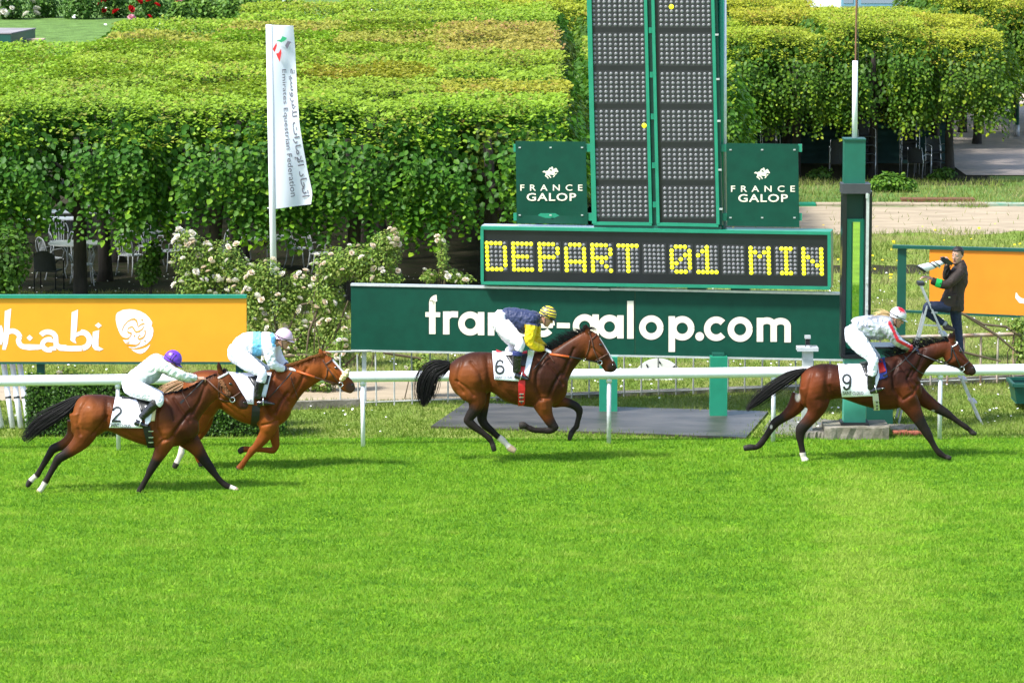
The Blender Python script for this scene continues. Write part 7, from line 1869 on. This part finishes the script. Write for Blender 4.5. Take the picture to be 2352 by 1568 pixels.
# rider 6
def col6(V, P, t):
    C = C_(V, (.020, .030, .085)); m = np.maximum((t[0][0] < 1.22) & (t[0][1] > .12), (t[1][0] < 1.22) & (t[1][1] > .12)).astype(float)[:, None]
    return C * (1 - m) + np.array((.80, .56, .008)) * m
def hcol6(V, H, fr):
    f, u, s = fr; q = (V - np.array(H(0, 0, 0))) @ np.array(u) + .25 * ((V - np.array(H(0, 0, 0))) @ np.array(f)); m = (np.sin(q * 130) > 0).astype(float)[:, None]
    return np.array((.80, .60, .03)) * m + np.array((.02, .025, .07)) * (1 - m)
M_STRIPE = mat('striped_cap', (.8, .6, .03), .4, bump=.003, bscale=30)
def stripes(m):
    nt = m.node_tree; b = nt.nodes['Principled BSDF']; tc = nt.nodes.new('ShaderNodeTexCoord'); sp = nt.nodes.new('ShaderNodeSeparateXYZ'); nt.links.new(tc.outputs['Object'], sp.inputs[0])
    ma = nt.nodes.new('ShaderNodeMath'); ma.operation = 'MULTIPLY_ADD'; ma.inputs[1].default_value = .28; nt.links.new(sp.outputs[0], ma.inputs[0]); nt.links.new(sp.outputs[2], ma.inputs[2])
    mu = nt.nodes.new('ShaderNodeMath'); mu.operation = 'MULTIPLY'; mu.inputs[1].default_value = 150; nt.links.new(ma.outputs[0], mu.inputs[0])
    si = nt.nodes.new('ShaderNodeMath'); si.operation = 'SINE'; nt.links.new(mu.outputs[0], si.inputs[0]); gt = nt.nodes.new('ShaderNodeMath'); gt.operation = 'GREATER_THAN'; gt.inputs[1].default_value = -.1; nt.links.new(si.outputs[0], gt.inputs[0])
    mx = nt.nodes.new('ShaderNodeMix'); mx.data_type = 'RGBA'; mx.inputs[6].default_value = (.02, .025, .08, 1); mx.inputs[7].default_value = (.82, .62, .03, 1); nt.links.new(gt.outputs[0], mx.inputs[0]); nt.links.new(mx.outputs[2], b.inputs['Base Color'])
stripes(M_STRIPE)
M_NAVY = mat('navy_sock', (.015, .025, .13), .7)
J6 = dict(v=v6, inv=i6, Y=Y6, seed=2, label='person riding horse number 6 in navy jacket with yellow sleeves', hip=(920, 260), head=(1316, 196), face=(.82, -.50), crown=(.40, .92), turn=-.10,
 torso=[(918, 140, 972, 262, .13), (935, 122, 1000, 280, .145), (965, 114, 1036, 314, .16), (1022, 116, 1082, 338, .17), (1090, 126, 1130, 342, .18), (1160, 138, 1184, 300, .185), (1220, 150, 1228, 262, .15), (1250, 168, 1252, 238, .075)],
 arm=[(1180, 262, 54, .07), (1166, 345, 49, .06), (1164, 424, 42, .053), (1220, 462, 36, .046), (1284, 482, 25, .036)], arm_far=[(1212, 262, 50, .068), (1215, 345, 46, .058), (1228, 408, 40, .052), (1264, 440, 34, .045), (1296, 462, 25, .036)],
 hands=[(1328, 500), (1336, 474)], hand_dir=(.85, -.45), pelvis=[(925, 150, 52, .14), (905, 205, 76, .17), (910, 265, 84, .17), (935, 320, 60, .12)],
 thigh=[(925, 270, 84, .105), (978, 335, 76, .096), (1036, 390, 60, .08), (1078, 438, 44, .066), (1072, 470, 40, .056), (1060, 500, 38, .05)], leg_off=(-80, 20),
 boot=[(1052, 512, 39, .055), (1048, 600, 37, .05), (1044, 690, 34, .045)], foot=[(1030, 716, 30), (1082, 734, 26), (1128, 748, 16), (1156, 752, 8)], cuff=M_NAVY,
 gloves=mat('white_glove', (.78, .78, .78), .7), colour=col6, bmat=M_BREECHP, hmat=M_STRIPE, pmat=mat('navy_peak', (.02, .025, .07), .5), straps=(([(.0, .12, .085), (-.012, .02, .108)]),))
# rider in white and light blue
def col7(V, P, t):
    C = C_(V, (.78, .79, .84)); ar = np.minimum(t[0][0], t[1][0]) < 1.15
    m = ((P[:, 0] > 694 - (P[:, 1] - 280) * .02) & (P[:, 0] < 776) & ~ar).astype(float); d, _ = seg_dist(P, [(868, 200), (885, 240), (890, 285)]); m = np.maximum(m, smoothstep(24, 18, d)); m = m[:, None]
    q = (((t[0][0] < 1.3) & (t[0][1] > 3.8)) | ((t[1][0] < 1.3) & (t[1][1] > 3.8))).astype(float)[:, None]
    C = C * (1 - m) + np.array((.16, .50, .72)) * m; return C * (1 - q) + np.array((.02, .03, .10)) * q
J7 = dict(v=v7, inv=i7, Y=Y7, seed=3, label='person in white and light blue riding the chestnut with a pink cap', hip=(560, 340), head=(972, 240), face=(.90, -.34), crown=(.24, .97), turn=-.10,
 torso=[(520, 275, 590, 335, .13), (535, 248, 615, 345, .145), (582, 204, 652, 366, .16), (640, 184, 700, 380, .17), (712, 177, 750, 383, .175), (790, 178, 812, 372, .185), (860, 184, 866, 325, .16), (898, 204, 900, 285, .075)],
 arm=[(850, 285, 56, .07), (848, 365, 50, .06), (868, 448, 43, .054), (922, 490, 36, .046), (986, 500, 25, .036)], arm_far=[(880, 280, 52, .068), (914, 372, 46, .058), (948, 432, 40, .052), (978, 456, 34, .045), (1006, 470, 25, .036)],
 hands=[(1050, 506), (1070, 484)], hand_dir=(.95, -.15), pelvis=[(540, 282, 50, .14), (542, 330, 72, .17), (556, 385, 82, .17), (590, 430, 60, .12)],
 thigh=[(572, 385, 84, .105), (652, 448, 76, .096), (728, 500, 62, .08), (784, 540, 47, .066), (778, 585, 42, .057), (766, 622, 40, .052)], leg_off=(30, -30),
 boot=[(764, 620, 40, .054), (746, 700, 36, .048), (738, 772, 32, .044)], foot=[(738, 818, 30), (792, 808, 26), (850, 812, 16), (896, 818, 8)],
 gloves=mat('white_glove', (.78, .78, .78), .7), colour=col7, hmat=mat('pink_cap', (.74, .50, .66), .45, bump=.003, bscale=30), pmat=mat('pink_peak', (.76, .55, .68), .45), straps=([(-.1, .10, .06), (-.08, .02, .09), (-.012, -.01, .10)],))
# rider 2
def col2(V, P, t):
    C = C_(V, (.70, .74, .71)); d, _ = seg_dist(P, [(1330, 510), (1400, 480), (1450, 445)]); m = (smoothstep(60, 40, d) * ((t[0][0] > 1.15)))[:, None]
    return C * (1 - m) + np.array((.34, .40, .40)) * m
J2 = dict(v=v2, inv=i2, Y=Y2, seed=4, label='person in all white riding horse number 2 with a purple cap', hip=(1170, 520), head=(1540, 326), face=(.80, -.56), crown=(.42, .90), turn=-.08,
 torso=[(1132, 462, 1240, 520, .13), (1150, 440, 1272, 524, .145), (1188, 402, 1318, 530, .16), (1246, 357, 1374, 512, .17), (1306, 312, 1424, 474, .18), (1362, 272, 1456, 428, .185), (1414, 260, 1480, 375, .16), (1466, 290, 1496, 345, .075)],
 arm=[(1430, 350, 58, .07), (1518, 396, 50, .06), (1600, 438, 42, .054), (1680, 463, 36, .046), (1752, 472, 26, .036)], arm_far=[(1450, 360, 54, .068), (1524, 410, 48, .058), (1600, 452, 40, .052), (1674, 478, 34, .045), (1738, 490, 25, .036)],
 hands=[(1800, 476), (1818, 488)], hand_dir=(.97, .05), hand_dy=-.08, pelvis=[(1150, 468, 50, .14), (1158, 510, 70, .17), (1180, 560, 78, .17), (1215, 580, 60, .12)],
 thigh=[(1186, 556, 84, .105), (1264, 588, 76, .096), (1350, 622, 62, .08), (1424, 655, 50, .067), (1420, 690, 46, .058), (1404, 706, 42, .053)], leg_off=(10, -20),
 boot=[(1402, 688, 42, .055), (1332, 762, 36, .05), (1262, 834, 31, .045)], foot=[(1210, 866, 30), (1256, 886, 26), (1304, 899, 17), (1332, 903, 8)], cuff=mat('black_cuff', (.02, .018, .016), .5),
 gloves=None, colour=col2, hmat=mat('purple_cap', (.13, .035, .46), .3, bump=.004, bscale=26, spec=.6), pmat=mat('purple_peak', (.11, .03, .40), .35), straps=([(.0, .165, .0), (-.04, .12, .085), (-.03, .02, .108)], [(.03, .165, .0), (.0, .12, .09), (.0, .03, .108)]))
for J in (J9, J6, J7, J2): jockey(J)
# riding whips, held in the hand
M_WHIP = mat('whip_black', (.012, .012, .013), .4)
for v, Y, pts, lab in ((v9, Y9, [(1655, 440), (1600, 490), (1500, 590), (1388, 672)], 'black riding whip in the hand of the rider in silver'), (v6, Y6, [(1318, 510), (1260, 590), (1152, 716)], 'black riding whip in the hand of the rider with yellow sleeves'),
                       (v7, Y7, [(1045, 532), (1000, 590), (900, 700), (822, 784)], 'black riding whip in the hand of the rider in white and blue'), (v2, Y2, [(1822, 492), (1760, 560), (1648, 668)], 'black riding whip in the hand of the rider in all white')):
    P = [PY(*v(x, y), Y - .16 - .10 * i / (len(pts) - 1)) for i, (x, y) in enumerate(pts)]
    w = thing('riding_whip', lab, 'whip', P[-1]); MB().tube(P[:2], .013, 7).build('handle', mat('whip_grip', (.03, .03, .03), .8), w, True); MB().tube(P[1:], [.008] * (len(P) - 2) + [.005], 6).build('shaft', M_WHIP, w, True)
    d = (P[-1] - P[-2]).normalized(); MB().bar(P[-1], P[-1] + d * .07, .03, .006, Vector((0, 1, 0))).build('flap', M_WHIP, w)

# ------------------------------------------------------------------ photographer on a stepladder
vp, ip = crop(3600, 950, 3.135)
YL = PZ(2257, 976, 0).y; YP = YL + .22
ld = thing('stepladder', 'grey aluminium stepladder carrying the photographer', 'stepladder', PZ(2160, 976, 0))
M_LAD = mat('ladder_alu', (.46, .47, .48), .45, metal=.4, var=.15, vscale=15)
for dy in (0, .44):
    a = PY(2116, 655, YL + dy * .5 + .06); b = PZ(2257, 976, 0) + Vector((0, dy, 0)); MB().bar(b + Vector((0, 0, .0)), a + Vector((0, dy * .5, 0)), .03, .075, Vector((0, 1, 0))).build('front_rail', M_LAD, ld)
    c = PY(2129, 702, YL + dy * .55 + .05); e = PY(2063, 962, YL); e.z = 0.0; e.y += dy; MB().bar(e, c + Vector((0, dy * .45, 0)), .03, .06, Vector((0, 1, 0))).build('rear_leg', M_LAD, ld)
    MB().bar(PY(2122, 746, YL + .03 + dy * .85), PY(2153, 748, YL + .03 + dy * .85), .02, .04, Vector((0, 1, 0))).build('spreader', M_LAD, ld)
fa_ = PZ(2257, 976, 0); ta = PY(2116, 655, YL + .06)
for i in range(1, 6):
    t = i / 6.2; p = fa_.lerp(ta, t); MB().box(p + Vector((.02, .22 * (1 - t * .1), 0)), (.10, .44, .03)).build('step', M_LAD, ld)
for t in (.18, .5):
    p = PY(2063, 962, YL); p.z = 0; q = p.lerp(PY(2129, 702, YL + .05), t); MB().box(q + Vector((0, .22, 0)), (.03, .44, .05)).build('rear_bar', M_LAD, ld)
MB().box(ta + Vector((.0, .11, .02)), (.10, .30, .05)).build('top_cap', M_BLK, ld)
def photographer():
    root = thing('person', 'person in dark brown jacket and jeans photographing from the stepladder', 'person', PY(*vp(760, 1540), YP))
    v = vp; Yc = YP; L = lambda pts, **kw: limb(v, Yc, pts, 0, **kw)
    hc = PY(*v(722, 222), Yc - .02); hp, H, fr = head_parts(hc, Vector((-.62, -.78, -.10)), Vector((.05, -.02, 1)), 1.0)
    f, u, s = fr
    torso = [cut(v, Yc, c) for c in [(500, 880, 790, 925, .17), (490, 840, 800, 900, .185), (520, 760, 800, 790, .18), (562, 660, 806, 670, .17), (592, 560, 846, 570, .18), (612, 480, 850, 470, .19), (645, 405, 836, 365, .18), (690, 355, 806, 300, .11), (705, 330, 800, 280, .08)]]
    A1 = L([(770, 420, 66, .075, -.16), (690, 510, 66, .072, -.24), (590, 590, 60, .066, -.27), (490, 575, 52, .056, -.26), (400, 540, 44, .046, -.25)])
    A2 = L([(690, 420, 56, .07, .16), (620, 520, 50, .062, .14), (585, 500, 48, .056, .05), (590, 400, 44, .05, -.04), (592, 345, 36, .042, -.08)])
    LegB = L([(620, 880, 72, .095, -.12), (470, 866, 70, .088, -.14), (340, 872, 62, .076, -.12), (330, 920, 54, .066, -.10), (420, 995, 50, .058, -.08), (540, 1072, 42, .048, -.06)])
    LegS = L([(690, 880, 80, .1, .08), (705, 1020, 68, .088, .08), (728, 1170, 56, .07, .08), (745, 1320, 50, .062, .08), (757, 1430, 46, .056, .08), (762, 1510, 44, .052, .08)])
    shr = lambda cuts, k: [(c, a * k, b * k) for c, a, b in cuts]
    hand1 = (PY(*v(352, 502), Yc - .25), Vector((-1, -.05, .30)), Vector((.25, -.25, 1))); hand2 = (PY(*v(600, 300), Yc - .10), Vector((-.1, -.2, 1)), Vector((1, -.2, 0)))
    neck = [(H(-.02, -.07, 0), f * .055, s * .055), (H(-.035, -.14, 0), f * .058, s * .058), (H(-.05, -.22, 0), f * .07, s * .08)]
    parts = hp + [loft(neck, 14, 3), loft(shr(torso, .82), 16, 3), loft(shr(A1, .72), 10, 3), loft(shr(A2, .72), 10, 3), loft(shr(LegB, .76), 10, 3), loft(shr(LegS, .76), 10, 3)] + hand_parts(*hand1, k=1.05, curl=.45) + hand_parts(*hand2, k=1.0)
    parts += [loft([(A1[-2][0], Vector((0, 0, .03)), Vector((0, .03, 0))), (hand1[0] + Vector((.03, 0, 0)), Vector((0, 0, .024)), Vector((0, .03, 0)))], 10, 3), loft([(A2[-2][0], Vector((.03, 0, 0)), Vector((0, .03, 0))), (hand2[0], Vector((.026, 0, 0)), Vector((0, .026, 0)))], 10, 3)]
    def sc(V):
        C = np.tile(np.array((.50, .29, .20)), (len(V), 1)); d = np.linalg.norm((V - np.array(H(.09, -.077, 0))), axis=1); C = C * (1 - smoothstep(.026, .012, d)[:, None] * np.array((.15, .45, .40)))
        q = (V - np.array(H(.07, -.10, 0))); b = smoothstep(.07, .03, np.linalg.norm(q, axis=1))[:, None]; C = C * (1 - b * .18)      # shaved beard
        for c in (-.036, .036):
            d, _ = seg_dist(V, [list(H(.094, .036, c - .018)), list(H(.096, .041, c)), list(H(.090, .036, c + .018))]); C = C * (1 - .85 * smoothstep(.011, .006, d))[:, None]
        return C
    shell(parts, .007, 2, 'body', M_SKIN, root, colour=sc)
    for c in (-.034, .034):
        e = MB().ell(H(.084, .014, c), (.012, .010, .015), (f, u, s)).build('eye', mat('eye_white', (.6, .58, .55), .2), root, True); MB().ell(H(.093, .014, c), (.005, .008, .008), (f, u, s)).build('iris', M_EYE, e, True)
    # hair
    V = []; F = []; n = 22; rows = [(-.02, 1.02), (.02, 1.06), (.06, 1.08), (.10, .95), (.128, .62), (.140, .1)]; rh = random.Random(3)
    for b, k in rows:
        for i in range(n):
            a = 2 * math.pi * i / n; fr_ = math.cos(a); lift = (.088 - b) * smoothstep(-.05, .45, fr_) if b < .088 else 0
            V.append(H(-.012 + .100 * k * fr_ * (1 if b > .05 or fr_ < .2 else .96) + rh.uniform(-.003, .003), max(b, b + lift) + rh.uniform(-.003, .003), .082 * k * math.sin(a)))
    for j in range(len(rows) - 1):
        for i in range(n): F.append((j * n + i, j * n + (i + 1) % n, (j + 1) * n + (i + 1) % n, (j + 1) * n + i))
    F.append(tuple((len(rows) - 1) * n + i for i in range(n))); mk('hair', V, F, mat('dark_hair', (.014, .010, .009), .55, bump=.004, bscale=60), root, True)
    M_JKT = mat('brown_jacket', (.028, .015, .008), .7, var=.25, vscale=9, bump=.006, bscale=14)
    jo, _ = shell([loft(torso, 20, 4), loft(A1, 14, 4), loft(A2, 14, 4)], .010, 3, 'jacket', M_JKT, root, wr=.008, ws=11, seed=8)
    p = [PY(*v(x, y), Yc - .21) for x, y in ((545, 750), (715, 712), (690, 870), (555, 855))]
    MB().add(p, [(3, 2, 1, 0)]).add([q + Vector((0, .03, 0)) for q in p], [(0, 1, 2, 3)]).add(p + [q + Vector((0, .03, 0)) for q in p], [(0, 1, 5, 4), (1, 2, 6, 5), (2, 3, 7, 6), (3, 0, 4, 7)]).build('pocket', M_JKT, jo)
    MB().box(PY(*v(618, 748), Yc - .225), (.03, .012, .018)).build('pocket_button', M_STEEL, jo)
    # collar
    mb = MB(); mb.loft([(H(-.045, -.165, 0), f * .075, s * .085), (H(-.045, -.135, 0), f * .078, s * .088), (H(-.05, -.105, 0), f * .072, s * .082)], 16, 2); mb.build('collar', M_JKT, jo, True)
    a = A1[-2]; b = A1[-1]
    MB().loft([(A1[-3][0].lerp(a[0], t) if t < 1 else a[0].lerp(b[0], t - 1), a[1] * 1.14, a[2] * 1.14) for t in (.72, .9, 1.1, 1.45)], 14, 3).build('armband', mat('green_armband', (.01, .55, .10), .6, bump=.008, bscale=16), root, True)
    M_JEAN = mat('blue_jeans', (.013, .022, .052), .8, var=.3, vscale=10, bump=.006, bscale=16)
    hip = [cut(v, Yc, c) for c in [(560, 850, 780, 860, .17), (575, 910, 775, 915, .16)]]
    shell([loft(LegB, 14, 4), loft(LegS, 14, 4), loft(hip, 14, 3)], .010, 3, 'jeans', M_JEAN, root, wr=.006, ws=14, seed=9)
    for pts in ([(560, 1090, 42, .045, -.06), (585, 1125, 46, .048, -.06), (635, 1140, 36, .045, -.07), (685, 1165, 18, .035, -.08)], [(758, 1520, 40, .045, .08), (735, 1555, 36, .048, .06), (680, 1570, 26, .045, .03), (640, 1578, 12, .035, .01)]):
        so, _ = shell([loft(L(pts), 12, 4)], .008, 2, 'shoe', mat('brown_shoe', (.05, .035, .028), .6), root)
    q = L([(545, 1070, 40, .05, -.06), (575, 1092, 38, .05, -.06)]); MB().loft(q, 12, 2).build('sock', mat('grey_sock', (.35, .36, .37), .8), root, True)
    return root
photographer()
# camera with long white lens, held up
cm = thing('camera', 'black camera with long white lens held by the photographer', 'camera', PY(*vp(420, 420), YP - .2))
a = PY(*vp(268, 392), YP - .30); b = PY(*vp(560, 300), YP - .20); ax = (b - a).normalized(); up = Vector((0, 0, 1)); up = (up - ax * up.z).normalized(); sd = ax.cross(up)
R = lambda t, r: (a + (b - a) * t, up * r * 1.35, sd * r * 1.35)
M_LENS = mat('lens_white', (.74, .74, .72), .4)
MB().loft([R(-.02, .062), R(.0, .066), R(.42, .058), R(.46, .050)], 18, 1).build('lens_hood', M_LENS, cm, True); MB().loft([R(-.05, .064), R(-.01, .069), R(.02, .069)], 18, 1).build('hood_rim', M_BLK, cm, True)
MB().loft([R(.44, .048), R(.70, .046), R(.72, .042), R(.95, .038)], 18, 1).build('lens_barrel', M_LENS, cm, True)
for t, r in ((.47, .053), (.63, .051), (.90, .043)): MB().loft([R(t, r), R(t + .05, r)], 18, 1).build('lens_ring', M_BLK, cm, True)
MB().loft([R(-.045, .055), R(-.042, .02)], 18, 1).build('front_glass', M_GOG, cm, True)
c = PY(*vp(592, 300), YP - .20); bd = MB().box(c, (.08, .15, .15), (ax, sd, up)); bd.box(c + up * .09, (.06, .07, .05), (ax, sd, up)); bd.box(c + sd * .07 - ax * .03, (.05, .04, .12), (ax, sd, up)); bd.build('camera_body', M_HOUSE, cm)
fpos = a + (b - a) * .62; MB().tube([fpos - up * .045, fpos - up * .09], .016, 8).build('tripod_foot', M_LENS, cm, True)
MB().tube([c - up * .06, PY(*vp(560, 430), YP - .24), PY(*vp(590, 470), YP - .24), c - up * .07 + ax * .03], .006, 5).build('neck_strap', M_BLK, cm, True)
